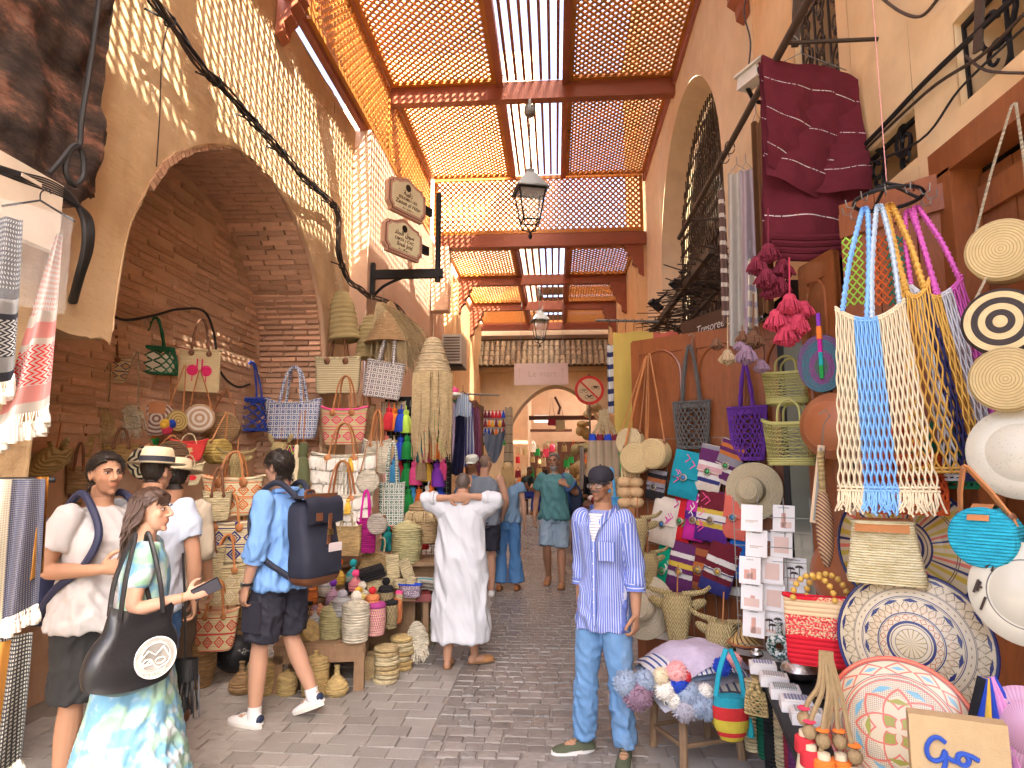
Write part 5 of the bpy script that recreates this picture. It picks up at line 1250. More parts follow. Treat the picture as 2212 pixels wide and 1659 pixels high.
p.cloth('trousers',lambda m:p.bottom(m,1.97,.016,.012),cl('brown_trousers',(.10,.07,.05)),.011,.006,7,52)
for q in 'LR':p.shoe(q,leather_dk,leather_dk)
p.hair(hm_dark,'short',.016); hat(p,mat('pale_straw',(.62,.54,.36),.8,.15,30,bump=.5,bs=120),None,.10,.165)
p=Person('grey bearded man in teal T-shirt and jean shorts walking towards the viewer',(-.02,9.1,.0),R(-6),1.83,1.0,skin=m_skC,yaw=R(-6),voxel=.0075,beard=(.8,.8,.8),J=dict(kL=(.09,-.02,.50),aL=(.10,-.10,.085),kR=(-.10,-.06,.52),aR=(-.105,.16,.12),fR=(-.1,-1,-.25),eL=(.30,.06,1.20),wL=(.175,-.14,1.32),eR=(-.25,.06,1.15),wR=(-.27,.0,.89)),hands=(dict(d=(-.6,-.35,.45),n=(-.3,.6,-.2),s=(0,.2,1),c=1.0,t=.9),dict(n=(1,.1,0),s=(.1,-1,0),c=.6)))
p.cloth('tee',lambda m:p.top(m,.87,.030,.58,flare=.022,sl=.018),cl('teal_tee',(.085,.22,.225),.85,.08),.011,.012,6,61,mask=lambda v:.35+.7*max(0,min(1,(1.4-v.z)*2)))
p.cloth('shorts',lambda m:p.bottom(m,.98,.020,.012),J2,.011,.007,7,62)
for q in 'LR':p.shoe(q,mat('tan_suede',(.33,.155,.065),.9,.12),mat('tan_sole',(.16,.08,.04),.8))
p.hair(hm_grey,'short',.014); p.eyes(brow=(.05,.045,.04))
hg=hairm('beard_grey',(.34,.31,.28)); p.shell('beard',lambda q:q.length<.2 and q.z<-.066 and q.y<-.03 and not(abs(q.x)<.02 and q.z>-.072)or(q.length<.2 and abs(q.x)<.03 and-.048<q.z<-.036 and q.y<-.085),.007,hg,.004,60)
t=thing('backpack','blue backpack slung over the shoulder of the man in teal','backpack',p.t.location,p.t.rotation_euler.z); m_bl=cl('blue_strap',(.03,.085,.22),.6)
m=MB(); m.tube(bez([(.13,.10,1.44),(.135,.03,1.53),(.14,-.09,1.45),(.165,-.145,1.36),(.2,-.16,1.30)],6),.024,8); m.tube(bez([(.2,-.16,1.30),(.27,-.13,1.36),(.30,-.06,1.42),(.28,.05,1.42)],6),.020,8); m.build('strap',m_bl,t)
m=MB(); m.grid(lambda u,v:(.26+.13*math.copysign(abs(cos(2*PI*u))**.5,cos(2*PI*u))*sin(PI*(.04+.92*v))**.4,.19+.09*math.copysign(abs(sin(2*PI*u))**.5,sin(2*PI*u))*sin(PI*(.04+.92*v))**.4,.95+.42*v),20,10,True); m.build('bag_body',cl('navy_nylon2',(.025,.035,.07),.6),t)
m=MB(); m.tube(bez([(.2,-.15,1.28),(.24,-.10,1.10),(.28,.08,1.0)],6),.010,6); m.build('lower_strap',m_bl,t)
p=Person('woman with long fair hair in blue top and wide jeans, seen from behind',(-.645,8.75,0),R(176),1.69,.96,skin=m_skB,female=True,yaw=R(24),voxel=.0085,J=dict(eL=(.21,.02,1.16),wL=(.19,-.12,.98),eR=(-.22,.02,1.15),wR=(-.23,-.05,.90),aL=(.12,.05,.085),aR=(-.12,.0,.085)),hands=(dict(c=.6),dict(c=.6)))
p.cloth('top',lambda m:p.top(m,.93,.028,.30,flare=.01,sl=.02,female=True),cl('blue_top',(.15,.25,.36),.85,.06),.012,.010,6,71,mask=lambda v:.4+.7*max(0,min(1,(1.4-v.z)*2)))
p.cloth('wide_jeans',lambda m:p.bottom(m,1.93,.010,.055),J4,.012,.006,7,72,(1.3,1.3,.4))
m=MB(); m.tube([(cos(a)*.158,.0+sin(a)*.118,.985)for a in[2*PI*k/24 for k in range(25)]],.014,6); p.part('belt',m,leather)
for q in 'LR':p.shoe(q,leather,leather_dk)
p.hair(hm_blond,'short',.018); m=MB(); rr=random.Random(4)
for k in range(110):
 a=R(rr.uniform(-25,205)); q=rr.uniform(.9,1.08); b0=V((cos(a)*.078*q,.016+sin(a)*.09*q,rr.uniform(-.03,.05))); L=rr.uniform(.16,.30)
 m.tube(bez([b0,V((b0.x*1.08,b0.y+.01,b0.z-L*.35)),V((b0.x*1.05+rr.uniform(-.015,.015),b0.y*.8+.04,b0.z-L*.7)),V((b0.x*.75+.02+rr.uniform(-.02,.02),b0.y*.6+.06,b0.z-L))],4),lambda t:.012*(1-t)**.5+.0015,5)
m.v=[p.hp(q)for q in m.v]; p.part('long_hair',m,hm_blond)
p=Person('man with shaved head in grey sleeveless vest and navy shorts, seen from behind',(-.925,8.35,0),R(-176),1.80,1.06,skin=m_skB,yaw=R(-38),pitch=R(6),voxel=.008,J=dict(sL=(.20,0,1.44),sR=(-.20,0,1.44),eL=(.27,.0,1.17),wL=(.22,-.16,1.02),eR=(-.28,.02,1.16),wR=(-.24,-.12,.99)),hands=(dict(c=.6),dict(c=.6)),arm=1.1)
p.cloth('vest',lambda m:p.top(m,.88,.024,0,flare=.01),cl('grey_vest',(.17,.20,.245),.85,.06),.011,.009,6,81,mask=lambda v:.4+.7*max(0,min(1,(1.4-v.z)*2)))
p.cloth('shorts',lambda m:p.bottom(m,.86,.022,.012),m_shn,.011,.006,7,82)
for q in 'LR':p.shoe(q,m_whs,sole_w)
p.hair(mat('hair_shaved',(.22,.15,.11),.7,.2,60),'crop',.0025)
p=Person('man in white cap and blue shirt half hidden by the man in the grey vest',(-1.16,9.0,0),R(-30),1.80,1.0,skin=m_skC,yaw=R(14),pitch=R(12),voxel=.009,J=dict(eR=(-.24,-.02,1.17),wR=(-.12,-.24,1.15)),hands=(dict(c=.6),dict(c=.6)),beard=(.8,.78,.76))
p.cloth('shirt',lambda m:p.top(m,.86,.03,1.2),cl('blue_shirt_far',(.10,.19,.32)),.012,.009,6,91)
p.cloth('trousers',lambda m:p.bottom(m,1.97,.016),m_shn,.012,.006,7,92)
for q in 'LR':p.shoe(q,leather_dk,leather_dk)
p.eyes(); m=MB(); m.lathe([(.094,.03),(.097,.06),(.085,.105),(.05,.125),(.001,.13)],20,(0,.01,.01),None,0,None,1,1.15); m.grid(lambda u,v:(.08*(2*u-1),-.075-.07*v*math.sqrt(max(0,1-.75*(2*u-1)**2))+.045*(2*u-1)**2,.056-.02*v-.02*(2*u-1)**2),10,4); p.part('cap',p.head(m),cl('white_cap',(.66,.70,.64)))
p=Person('man in dark T-shirt and blue trousers sitting on a stool beyond the gate arch',(-.90,18.5,gz(18.5)-.38),R(62),1.78,1.0,skin=m_skD,pitch=R(18),voxel=.011,J=dict(hp=(0,.06,.95),ch=(0,-.06,1.27),nb=(0,-.14,1.42),sL=(.178,-.12,1.38),sR=(-.178,-.12,1.38),hL=(.09,.03,.93),hR=(-.09,.03,.93),kL=(.12,-.42,.90),kR=(-.12,-.40,.90),aL=(.12,-.42,.465),aR=(-.12,-.35,.465),eL=(.24,-.25,1.12),eR=(-.24,-.25,1.12),wL=(.08,-.46,.98),wR=(-.10,-.46,1.0)),hands=(dict(c=.6),dict(c=.6)))
p.cloth('tee',lambda m:p.top(m,.90,.026,.5,hy=.06),cl('dark_tee',(.02,.035,.038)),.013,.008,6,95)
p.cloth('trousers',lambda m:p.bottom(m,1.93,.016),cl('royal_trousers',(.025,.05,.30)),.013,.006,7,96)
p.hair(hm_dark,'crop',.005)
for q in 'LR':p.shoe(q,leather,leather_dk)
t=thing('stool','low dark stool under the seated man beyond the gate','stool',(-.96,18.47,gz(18.5))); b=MB(); b.box((0,0,.40),(.36,.36,.06)); b.build('seat',m_dkdoor,t,smooth=False)
for x in(-.15,.15):
 for y in(-.15,.15):b=MB(); b.box((x,y,.185),(.04,.04,.37)); b.build('leg',m_dkdoor,t,smooth=False)
settle(0)
# ================================================================ makers of the goods
def strawbump(f,g=0):
 def h(nt):
  x,y,z=nt.xyz(nt.coord()); a=(z*f).sin().abs()
  if g:a=a*.7+((x*g).sin()*(y*g).sin()).abs()*.5
  return a+nt.noise(None,90,3)*.35
 return h
def straw(name,c,c2=None,f=170.,var=.22,**k):
 def pat(nt):
  n=nt.noise(nt.coord('Object',(1,1,5)),18,5,.6)
  return nt.mix(n.sm(.35,.65),c,c2 or tuple(q*.62 for q in c))
 return mat(name,None,.85,var,7,pat=pat,bump=.8,bumpf=strawbump(f),bd=.006,orand=.10,**k)
st_pale=straw('straw_pale',(.58,.49,.29)); st_gold=straw('straw_gold',(.52,.38,.16)); st_brown=straw('straw_brown',(.34,.21,.10)); st_green=straw('straw_greenish',(.48,.44,.22)); st_white=straw('straw_white',(.62,.57,.44)); st_raffia=straw('raffia',(.52,.40,.22),(.38,.28,.14),10)
def uvpat(name,fn,rough=.85,var=.15,f=170,**k):
 def pat(nt):u,v=nt.uv(); return fn(nt,u,v)
 return mat(name,None,rough,var,9,pat=pat,bump=.7,bumpf=strawbump(f),bd=.005,**k)
def diamonds(base,c1,n=4,rows=((.72,.17),(.32,.17)),c2=None,dots=True):
 def fn(nt,u,v):
  c=base if not isinstance(base,str)else None; out=base
  for(v0,hh)in rows:
   d=(u*n).tri()+(v-v0).abs()/hh
   out=nt.mix(((d-.78).abs()<.14),out,c1)
   out=nt.mix(((d-.38).abs()<.09),out,c2 or c1)
   if dots:out=nt.mix((d<.12),out,c2 or c1)
   out=nt.mix((((v-v0).abs()/hh-1.22).abs()<.07),out,c1)
  return out
 return fn
def rings(base,c1,n=3.0,sc=8.):
 def fn(nt,u,v):
  x,y,z=nt.xyz(nt.coord()); a=((x+y)*sc).fr()-.5; b=(z*sc).fr()-.5; r=(a*a+b*b).m('SQRT')
  a2=((x+y)*sc+.5).fr()-.5; b2=(z*sc+.5).fr()-.5; r2=(a2*a2+b2*b2).m('SQRT')
  o=nt.mix(((r-.36).abs()<.075),base,c1); o=nt.mix(((r2-.2).abs()<.06),o,c1)
  return nt.mix((r<.09),o,c1)
 return fn
def tote(label,px,py,y,wpx,hpx,mm,hcol=None,hpx2=90,rz=0,fl=.78,sag=.10,dk=.30,rim=None,group='straw totes for sale',name='straw_tote',cat='bag',hs=.20,tilt=0,tabs=True,hr=.010,inner=None,sq=.72):
 s=y/FPX; w,h,d,H=wpx*s,hpx*s,wpx*s*dk,hpx2*s; hcol=hcol or leather
 t=thing(name,label,cat,at(px,py,y),group=group,rot=(0,tilt,rz))
 def f(k):
  def g(u,v):
   a=2*PI*u; c,s_=cos(a),sin(a); q=(fl+(1-fl)*v**.8)*(1 if v>.04 else .93)
   x=w/2*q*k*math.copysign(abs(c)**sq,c)
   return V((x,d/2*(.7+.3*v)*k*math.copysign(abs(s_)**sq,s_)*(1-.2*v),-h+h*v+sag*h*(c*c)*v+.02*h*noise.noise(V((x*9,v*3,px)))))
  return g
 m=MB(); m.grid(f(1),36,12,True,uvf=lambda p,a:(p.x/w+.5,p.z/h+1)); m.face([k for k in range(36)][::-1]); m.build('bag_body',mm,t)
 m=MB(); m.grid(lambda u,v:f(.955)(u,.35+.65*v),28,3,True,flip=True); m.grid(lambda u,v:f(.955*(1-v*.98))(u,.36),28,1,True,flip=False); m.build('lining',inner or mm,t)
 m=MB(); m.tube([f(.985)(k/36,1)for k in range(37)],.008+.004*(w>.35),6,False); m.build('rim',rim or mm,t)
 if H>0:
  for sg in(-1,1):
   m=MB(); yy=sg*d/2*.80; m.tube(bez([(-hs*w,yy*1.05,-.10*h),(-hs*w*.92,yy,.12*H),(-hs*w*.62,yy*.6,.72*H),(-hs*w*.25,yy*.2,.97*H),(hs*w*.25,yy*.2,.97*H),(hs*w*.62,yy*.6,.72*H),(hs*w*.92,yy,.12*H),(hs*w,yy*1.05,-.10*h)],5),hr,7); m.build('handle',hcol,t)
   if tabs:
    for x in(-1,1):m=MB(); m.ball((x*hs*w,yy*1.12,-.09*h),.028*w/.4,8,5,None,1,.35,1.1); m.build('leather_tab',hcol,t)
 return t
def coilprof(pts,n,amp):
 L=[0]
 for a,b in zip(pts,pts[1:]):L.append(L[-1]+math.hypot(b[0]-a[0],b[1]-a[1]))
 out=[]; N=n*4
 for i in range(N+1):
  s=L[-1]*i/N; k=max(j for j in range(len(L))if L[j]<=s+1e-9); k=min(k,len(pts)-2)
  t=(s-L[k])/max(1e-9,L[k+1]-L[k]); a,b=pts[k],pts[k+1]; dx,dz=b[0]-a[0],b[1]-a[1]; q=math.hypot(dx,dz)or 1
  o=amp*(abs(sin(PI*i/4))-.5); out.append((max(.0008,a[0]+dx*t+dz/q*o),a[1]+dz*t-dx/q*o))
 return out
def coil(name,c,pitch=.0105):
 def pat(nt):
  x,y,z=nt.xyz(nt.coord()); r=(x*x+z*z).m('SQRT')+nt.noise(None,9,2)*.004; k=(r/pitch).fr().tri()
  return nt.mix(k.sm(.62,.95),nt.mix(nt.noise(None,60,3),c,tuple(q*.75 for q in c)),tuple(q*.42 for q in c))
 return mat(name,None,.8,.15,9,pat=pat,bump=.5,bs=220,bd=.003,orand=.06)
def roundbag(label,px,py,y,rpx,th=.10,mm=None,strap=None,hook=None,rz=0,group='round coiled bags for sale',name='round_bag',coils=13,sw=.007,roll=0,flap=None,rx=0,fringe=None,amp=.10,drop=None):
 s=y/FPX; r=rpx*s; c=at(px,py,y); t=thing(name,label,'bag',c,group=group,rot=(rx,roll,rz)); strap=strap or leather
 m=MB(); pr=coilprof([(.0,th/2+.006),(r*.93,th/2),(r,th/2-.012)],coils,r/coils*amp*2)+[(r*1.004,th/4),(r*.985,0),(r*1.004,-th/4),(r,-th/2+.01),(r*.9,-th/2),(.001,-th/2)]
 m.lathe(pr,36,(0,0,0),Matrix.Rotation(R(90),3,'X')); m.build('bag_body',mm,t,crease=75)
 if flap:m=MB(); m.grid(lambda u,v:((u-.5)*r*1.0*(1-.15*v),-th/2*(1 if v>.3 else v/.3*2-1)-.008,r*(1.0-max(0,v-.3)*1.0)*(1-.12*(2*u-1)**2)),8,8); m.build('flap',flap,t)
 if fringe:
  m=MB(); q=random.Random(px)
  for ring in(.35,.65,.98):
   for k in range(int(60*ring)+12):
    a=q.uniform(0,2*PI); L=q.uniform(.05,.09); m.tube([(cos(a)*r*ring,-th/2,sin(a)*r*ring),(cos(a)*(r*ring+.02),-th/2-.03,sin(a)*(r*ring+.01)-.01),(cos(a)*(r*ring+L*.5),-th/2-.02,sin(a)*(r*ring+.01)-L)],.004,4)
  m.build('fringe',fringe,t,kind='stuff')
 hooks=hook if hook else(px,py-4.5*rpx)
 hv=at(hooks[0],hooks[1],y)-c; Mi=(Matrix.Rotation(rz,3,'Z')@Matrix.Rotation(roll,3,'Y')@Matrix.Rotation(rx,3,'X')).transposed(); hv=Mi@hv
 for sg in(-1,1):
  m=MB(); a=V((sg*r*.72,0,r*.70)); m.tube([a-V((sg*-.01,0,.03)),a,a.lerp(hv,.5)+V((sg*.008,0,0)),hv+V((sg*.006,0,0)),hv],sw,6,flat=.5); m.build('strap',strap,t)
  m=MB(); m.ball(a,.016,7,5); m.build('strap_ring',leather_dk,t)
 return t
def pompom(m,c,r,seed=0,n=200):
 q=random.Random(seed); c=V(c)
 m.ball(c,r*.86,12,8)
 for k in range(n):
  d=V((q.gauss(0,1),q.gauss(0,1),q.gauss(0,1))).normalized(); o=d.orthogonal().normalized(); b=c+d*r*.7; w=r*.11; o2=d.cross(o)
  n0=len(m.v); m.v+=[b+o*w,b-o*w*.5+o2*w*.8,b-o*w*.5-o2*w*.8,c+d*r*q.uniform(.93,1.08)]
  m.face([n0,n0+1,n0+3]); m.face([n0+1,n0+2,n0+3]); m.face([n0+2,n0,n0+3])
def tasselmesh(m,c,L,r,seed=0,flare=1.35,bend=(0,0)):
 q=random.Random(seed); c=V(c); ph=q.uniform(0,6)
 m.lathe([(.001,0),(r*.55,-.02*L),(r*.62,-.12*L),(r*.45,-.22*L),(r*.72,-.27*L),(r*.95,-.45*L),(r*flare,-.97*L),(r*flare*.96,-L),(.001,-.97*L)],16,c,None,0,lambda a,t:1+(.07*sin(a*8+ph+t*2)if t>.4 else 0))
 for p in m.v[-16*9:]:k=max(0,(c.z-p.z)/L); p.x+=bend[0]*k*k; p.y+=bend[1]*k*k
def lidded(label,px,py,y,wpx,hpx,mm,lid=None,kind='dome',pom=None,pomr=.30,z=None,coils=12,group='coiled lidded baskets for sale',name='lidded_basket',bul=.06,tap=.96,rz=0,neck=True,seg=30):
 """px,py: the base centre"""
 s=y/FPX; w,h=wpx*s,hpx*s; p=at(px,py,y)
 if z is not None:p.z=z
 t=thing(name,label,'basket',p,rz,group); lid=lid or mm; r=w/2
 lh={'dome':.36,'cone':.55,'flat':.10,'none':0,'bottle':.62,'low':.22,'onion':.5}[kind]*h; bh=h-lh
 m=MB(); m.lathe(coilprof([(r*tap*.94,0),(r*(1+bul)*.99,bh*.45),(r,bh)],coils,bh/coils*.22),seg); m.build('basket_body',mm,t,crease=75)
 pr={'dome':[(r*1.03,bh-.012),(r*1.03,bh+lh*.12),(r*.85,bh+lh*.55),(r*.25,bh+lh*.72),(r*.20,bh+lh*.9),(r*.2,h),(.001,h)],'cone':[(r*1.04,bh-.01),(r*1.03,bh+lh*.08),(r*.55,bh+lh*.48),(r*.26,bh+lh*.75),(r*.22,h),(.001,h)],'onion':[(r*1.02,bh-.01),(r*.98,bh+lh*.15),(r*.45,bh+lh*.5),(r*.2,bh+lh*.75),(r*.2,h),(.001,h)],'flat':[(r*1.04,bh-.015),(r*1.05,bh+.01),(r*.9,h-.005),(.001,h)],'low':[(r*1.04,bh-.012),(r*1.0,bh+lh*.3),(r*.5,bh+lh*.75),(r*.12,h),(.001,h)],'bottle':[(r*.99,bh),(r*.62,bh+lh*.28),(r*.26,bh+lh*.5),(r*.22,bh+lh*.8),(r*.26,h),(.001,h)],'none':[(r*1.02,h),(r*.9,h+.001),(r*.85,h*.5),(.001,h*.45)]}[kind]
 m=MB(); m.lathe(coilprof(pr,max(4,int(coils*.6)),bh/coils*.20)if kind!='none' else pr,seg); m.build('lid' if kind!='none' else 'lining',lid,t,crease=75)
 if pom:m=MB(); pompom(m,(0,0,h+w*pomr*.3),w*pomr,px); m.build('pompom',pom,t)
 return t
def wool(name,c):return mat('wool_'+name,c,.95,.25,30,bump=.5,bs=150,bd=.004,sheen=0)
WOOL={k:wool(k,c)for k,c in dict(red=(.55,.03,.04),pink=(.80,.09,.27),coral=(.75,.22,.16),orange=(.75,.19,.03),yellow=(.72,.45,.06),lime=(.45,.68,.08),green=(.02,.28,.06),teal=(.02,.32,.34),blue=(.02,.06,.42),sky=(.06,.30,.58),purple=(.20,.04,.40),white=(.70,.66,.58),black=(.012,.012,.014),rose=(.75,.35,.33),tan=(.45,.32,.18),magenta=(.55,.02,.28),grey=(.35,.34,.38),mint=(.15,.42,.30),maroon=(.17,.018,.035),brown=(.13,.06,.03),dusky=(.24,.15,.20),lilac=(.5,.42,.52),cream=(.62,.52,.34),crimson=(.60,.05,.10)).items()}
nat=(.56,.45,.26)
m_d1=uvpat('tote_navy_diamonds',diamonds(nat,(.025,.03,.12),4.0,((.68,.17),(.28,.14)),(.38,.14,.04)))
tote('natural tote with navy and brown diamonds, leftmost of the upper bags in the arch',232,772,4.98,98,58,m_d1,leather_dk,92,R(38),.78,.05,.28)
def net(name,c,sc=30):
 return mat('net_'+name,c,.9,.25,20,bump=.4,bs=140)
def netbag(label,px,py,y,wpx,hpx,mm,hpx2=90,rz=0,fl=.85,n=16,k=9,r=.006,bulge=.06,hcol=None,name='net_bag',group='knotted cord net bags',base=None,dk=.22,inner=None,hs=.2,solid=.12,braid=.012):
 s=y/FPX; w,h,d,H=wpx*s,hpx*s,wpx*s*dk,hpx2*s; t=thing(name,label,'bag',at(px,py,y),rz,group)
 def f(a,v):
  c,s_=cos(a),sin(a); q=1-(1-fl)*v+bulge*sin(PI*(1-v)); return V((w/2*q*math.copysign(abs(c)**.7,c),d/2*math.copysign(abs(s_)**.7,s_)*(1.1-.3*v),-h+h*v))
 m=MB(); N=n*2; da=2*PI/N
 for i in range(N):
  ss=1 if i%2 else-1; pts=[]
  for j in range(k*4+1):
   v=j/(k*4); pts.append(f(i*da+ss*da*.47*cos(PI*j/4),v))
  m.tube(pts,r,4,False)
 m.build('net',mm,t,kind='stuff')
 m=MB(); m.grid(lambda u,v:f(2*PI*u,1-solid+solid*v)*1.0,28,2,True); m.grid(lambda u,v:f(2*PI*u,.07*v),28,1,True); m.tube([f(2*PI*q/28,1)for q in range(29)],r*1.6,6,False); m.grid(lambda u,v:f(2*PI*u,0)*1.0-V((f(2*PI*u,0).x*v,f(2*PI*u,0).y*v,0)),28,1,True); m.build('border',base or mm,t)
 if inner:m=MB(); m.grid(lambda u,v:f(2*PI*u,.05+v*.8)*.86+V((0,0,-h*.10)),20,4,True); m.build('lining',inner,t)
 for sg in(-1,1):
  m=MB(); yy=sg*d*.4; m.tube(bez([(-hs*w,yy,-.02*h),(-hs*w*.8,yy*.8,.4*H),(-hs*w*.25,yy*.25,.96*H),(hs*w*.25,yy*.25,.96*H),(hs*w*.8,yy*.8,.4*H),(hs*w,yy,-.02*h)],6),lambda q:braid*(1+.18*sin(q*150)),6); m.build('handle',hcol or mm,t)
 return t
m_ng=net('green',(.012,.085,.035)); m_nb=net('blue',(.02,.05,.30)); m_canv=mat('canvas_cream',(.50,.44,.33),.9,.15)
netbag('dark green crochet net bag with cream lining hanging high in the arch',332,750,5.45,104,62,m_ng,68,R(36),.80,15,6,.007,inner=m_canv)
def flam(nt,u,v):
 o=nt.mix(nt.noise(None,20,3),(.58,.47,.28),(.50,.39,.21))
 for(cx,sg)in((.35,1),(.66,-1)):
  a=((u-cx)*(1/.13)); b=((v-.50)*(1/.13)); d=a*a+b*b; o=nt.mix((d<1),o,(.60,.02,.12))
  a=((u-(cx+.10*sg)).abs()<.018)*((v>.52))*((v<.78)); o=nt.mix(a,o,(.60,.02,.12))
  a=((u-cx).abs()<.012)*((v>.24))*((v<.45)); o=nt.mix(a,o,(.60,.02,.12))
 return o
m_flam=uvpat('flamingo_straw',flam)
tote('straw bag with two pink flamingos hanging in the arch',432,757,6.0,90,95,m_flam,leather_dk,72,R(34),1.0,.03,.30,sq=.55)
netbag('bright blue net bag hanging on the brick jamb of the arch',540,862,7.3,108,72,m_nb,82,0,.82,15,7,.009,dk=.3)
m_tile1=uvpat('blue_ring_cloth',rings((.03,.08,.25),(.66,.66,.66),3,15.),f=5)
tote('large blue and white ring patterned cloth tote on the brick jamb',634,872,7.2,128,78,m_tile1,m_tile1,82,0,.80,.14,.32,hr=.018,tabs=False,name='cloth_tote',group='ring patterned cloth totes')
roundbag('shaggy raffia round bag, first of the round bags in the arch',203,912,4.9,34,.09,st_raffia,straw('cord',(.5,.42,.28)),(238,785),R(40),fringe=st_raffia)
roundbag('cream fringed round straw bag beside the shaggy one in the arch',272,902,5.2,30,.09,st_pale,MATS['cord'],(297,760),R(38),fringe=st_white)
def ringed(name,c1,c2,n):return mat(name,None,.6,.15,30,pat=lambda nt:(lambda q:nt.mix((((q[0]*q[0]+q[2]*q[2]).m('SQRT')*n).fr()<.5),c1,c2))(nt.xyz(nt.coord())),bump=.4,bs=140,bd=.003)
m_r1=ringed('ringed_grey',(.16,.08,.06),(.50,.44,.38),28)
roundbag('round bag in grey and white rings with a brown leather flap in the arch',337,905,5.55,38,.10,m_r1,leather,(365,762),R(36),flap=leather,coils=11)
roundbag('small gold ringed bag tucked beside the leather flapped bag',377,910,5.65,24,.12,ringed('ringed_gold',(.28,.19,.05),(.50,.38,.16),40),leather,(400,790),R(60))
roundbag('round bag with white spiral on tan straw in the arch',430,904,5.9,32,.11,ringed('ringed_tan',(.38,.24,.14),(.60,.54,.46),22),leather,(432,800),R(34),roll=R(10))
roundbag('wide brown straw round bag half behind the blue net bag',482,925,6.4,36,.12,st_brown,leather,(490,840),R(20))
roundbag('thin gold woven oval bag hanging edge-on by a leather strap',470,975,5.6,28,.14,straw('gold_weave',(.50,.36,.10),f=120),leather,(490,890),R(75))
m_redst=uvpat('red_star_straw',lambda nt,u,v:nt.mix((((nt.atan2(u-.5,v-.55)*(5/6.2832)).tri()*.10+((u-.5)*(u-.5)*2.6+(v-.55)*(v-.55)).m('SQRT'))<.22),(.60,.05,.045),(.58,.42,.18)))
tote('small red straw bag with a gold star',408,955,5.3,78,42,m_redst,st_pale,18,R(30),.62,.18,.34,tabs=False,hr=.006)
tote('small cream straw bag with embroidered cherries',408,1005,5.2,66,44,uvpat('cherry_straw',lambda nt,u,v:nt.mix((((u-.62)*(u-.62)+(v-.38)*(v-.38))<.018),nt.mix((((u-.40).abs()+(v-.6).abs())<.14),(.56,.48,.30),(.03,.20,.06)),(.50,.015,.02))),st_pale,22,R(30),.66,.16,.34,tabs=False,hr=.006)
tote('golden brown open straw basket with leather handles in the arch',262,962,5.0,74,40,straw('gold_brown',(.40,.25,.09)),leather_dk,38,R(36),.8,.06,.5)
def starpat(nt):
 x,y,z=nt.xyz(nt.coord()); a=(nt.atan2(x,z)*(6/6.2832)).tri(); r=(x*x+z*z).m('SQRT'); return nt.mix((((r+a*.035)*26).fr()<.5),(.018,.015,.013),(.50,.44,.30))
roundbag('black and cream star patterned round bag low in the arch',318,1000,4.95,38,.05,mat('star_weave',None,.85,.1,9,pat=starpat,bump=.3,bs=160),leather,(325,960),R(34),name='star_bag')
roundbag('dark brown spiral woven disc low in the arch',372,985,5.2,34,.05,straw('dark_spiral',(.15,.085,.045)),leather,(372,940),R(30),name='woven_disc',coils=16)
t=thing('pompom_bunch','bunch of orange, green and red pompoms hanging in the arch','pompoms',at(355,935,5.6),group=None)
for k,c in enumerate(('orange','green','red','blue','orange','yellow','crimson','green')):m=MB(); pompom(m,(rnd.uniform(-.12,.14),rnd.uniform(-.05,.05),rnd.uniform(-.10,.10)),.055,k); m.build('pompom',WOOL[c],t)
m=MB(); m.tube([(0,.02,-.1),(0,.02,.25)],.006,5); m.build('cord',leather,t)
def animal(label,px,py,y,s,mm,rz=0,kind='cow',group='woven animal heads'):
 t=thing('straw_animal',label,'animal head',at(px,py,y),rz,group,s=s); m=MB()
 secs=[(0,.02,.0,.075,.06),(0,0,-.06,.085,.085),(0,-.01,-.14,.07,.08),(0,-.02,-.26,.048,.065),(0,-.03,-.33,.055,.062),(0,-.03,-.37,.04,.045)]
 if kind=='camel':secs=[(0,.03,.02,.06,.07),(0,0,-.05,.075,.10),(0,-.05,-.11,.06,.09),(0,-.11,-.17,.05,.07),(0,-.15,-.22,.05,.055),(0,-.16,-.26,.03,.03)]
 loft(m,secs[::-1],18); m.build('head',mm,t)
 if kind=='cow':
  for q in(-1,1):
   m=MB(); m.tube(bez([(q*.03,.02,.0),(q*.09,.02,.01),(q*.145,.01,.025),(q*.18,-.01,.055)],5),lambda u:.019*(1-.45*u),8); m.build('horn',mm,t)
 for q in(-1,1):
  m=MB(); m.ball((0,0,0),1,10,6,Matrix.Rotation(q*R(65 if kind!='rabbit' else 25),3,'Y'),.028,.015,.060)
  for v in m.v:v+=V((q*.105,.02,-.05 if kind=='cow' else .04))
  m.build('ear',mm,t)
 m=MB(); m.tube([(.0,.02,.0),(.01,.03,.16)],.004,5); m.build('loop',leather,t)
 return t
st_plait=mat('plaited_straw',None,.85,.2,8,pat=lambda nt:(lambda q:nt.mix((((q[2]*42+(q[0]*30).tri()*1.4)).fr().tri()).sm(.1,.7),(.30,.21,.085),(.52,.42,.20)))(nt.xyz(nt.coord())),bump=.9,bd=.008,bumpf=lambda nt:(lambda q:(q[2]*42+(q[0]*30).tri()*1.4).fr().tri())(nt.xyz(nt.coord())))
animal('woven straw camel head at the dark left end of the arch',112,975,4.3,1.25,st_plait,R(-30),'camel'); animal('woven straw bull head hanging in the arch left of the man with the backpack',512,980,5.4,.85,st_plait,R(25),'cow')
animal('woven straw rabbit with long ears behind the head of the backpack man',604,955,6.0,.9,st_plait,0,'rabbit')
for(px,py,w,h,l)in((128,1040,70,75,'dark brown basket low beside the old pier'),(170,1035,46,60,'round tan basket bag behind the man in the white T-shirt'),(135,1115,70,60,'brown straw tote lowest beside the old pier')):
 tote(l,px,py-25,4.6,w,h,st_brown,leather_dk,55,R(35),.85,.06,.4)
def zig(nt,u,v):q=(v*5+(u*3).tri()*1.2).fr(); return nt.mix((q<.22),nt.mix(((q-.55).abs()<.11),(.012,.012,.015),(.65,.06,.20)),(.55,.66,.10))
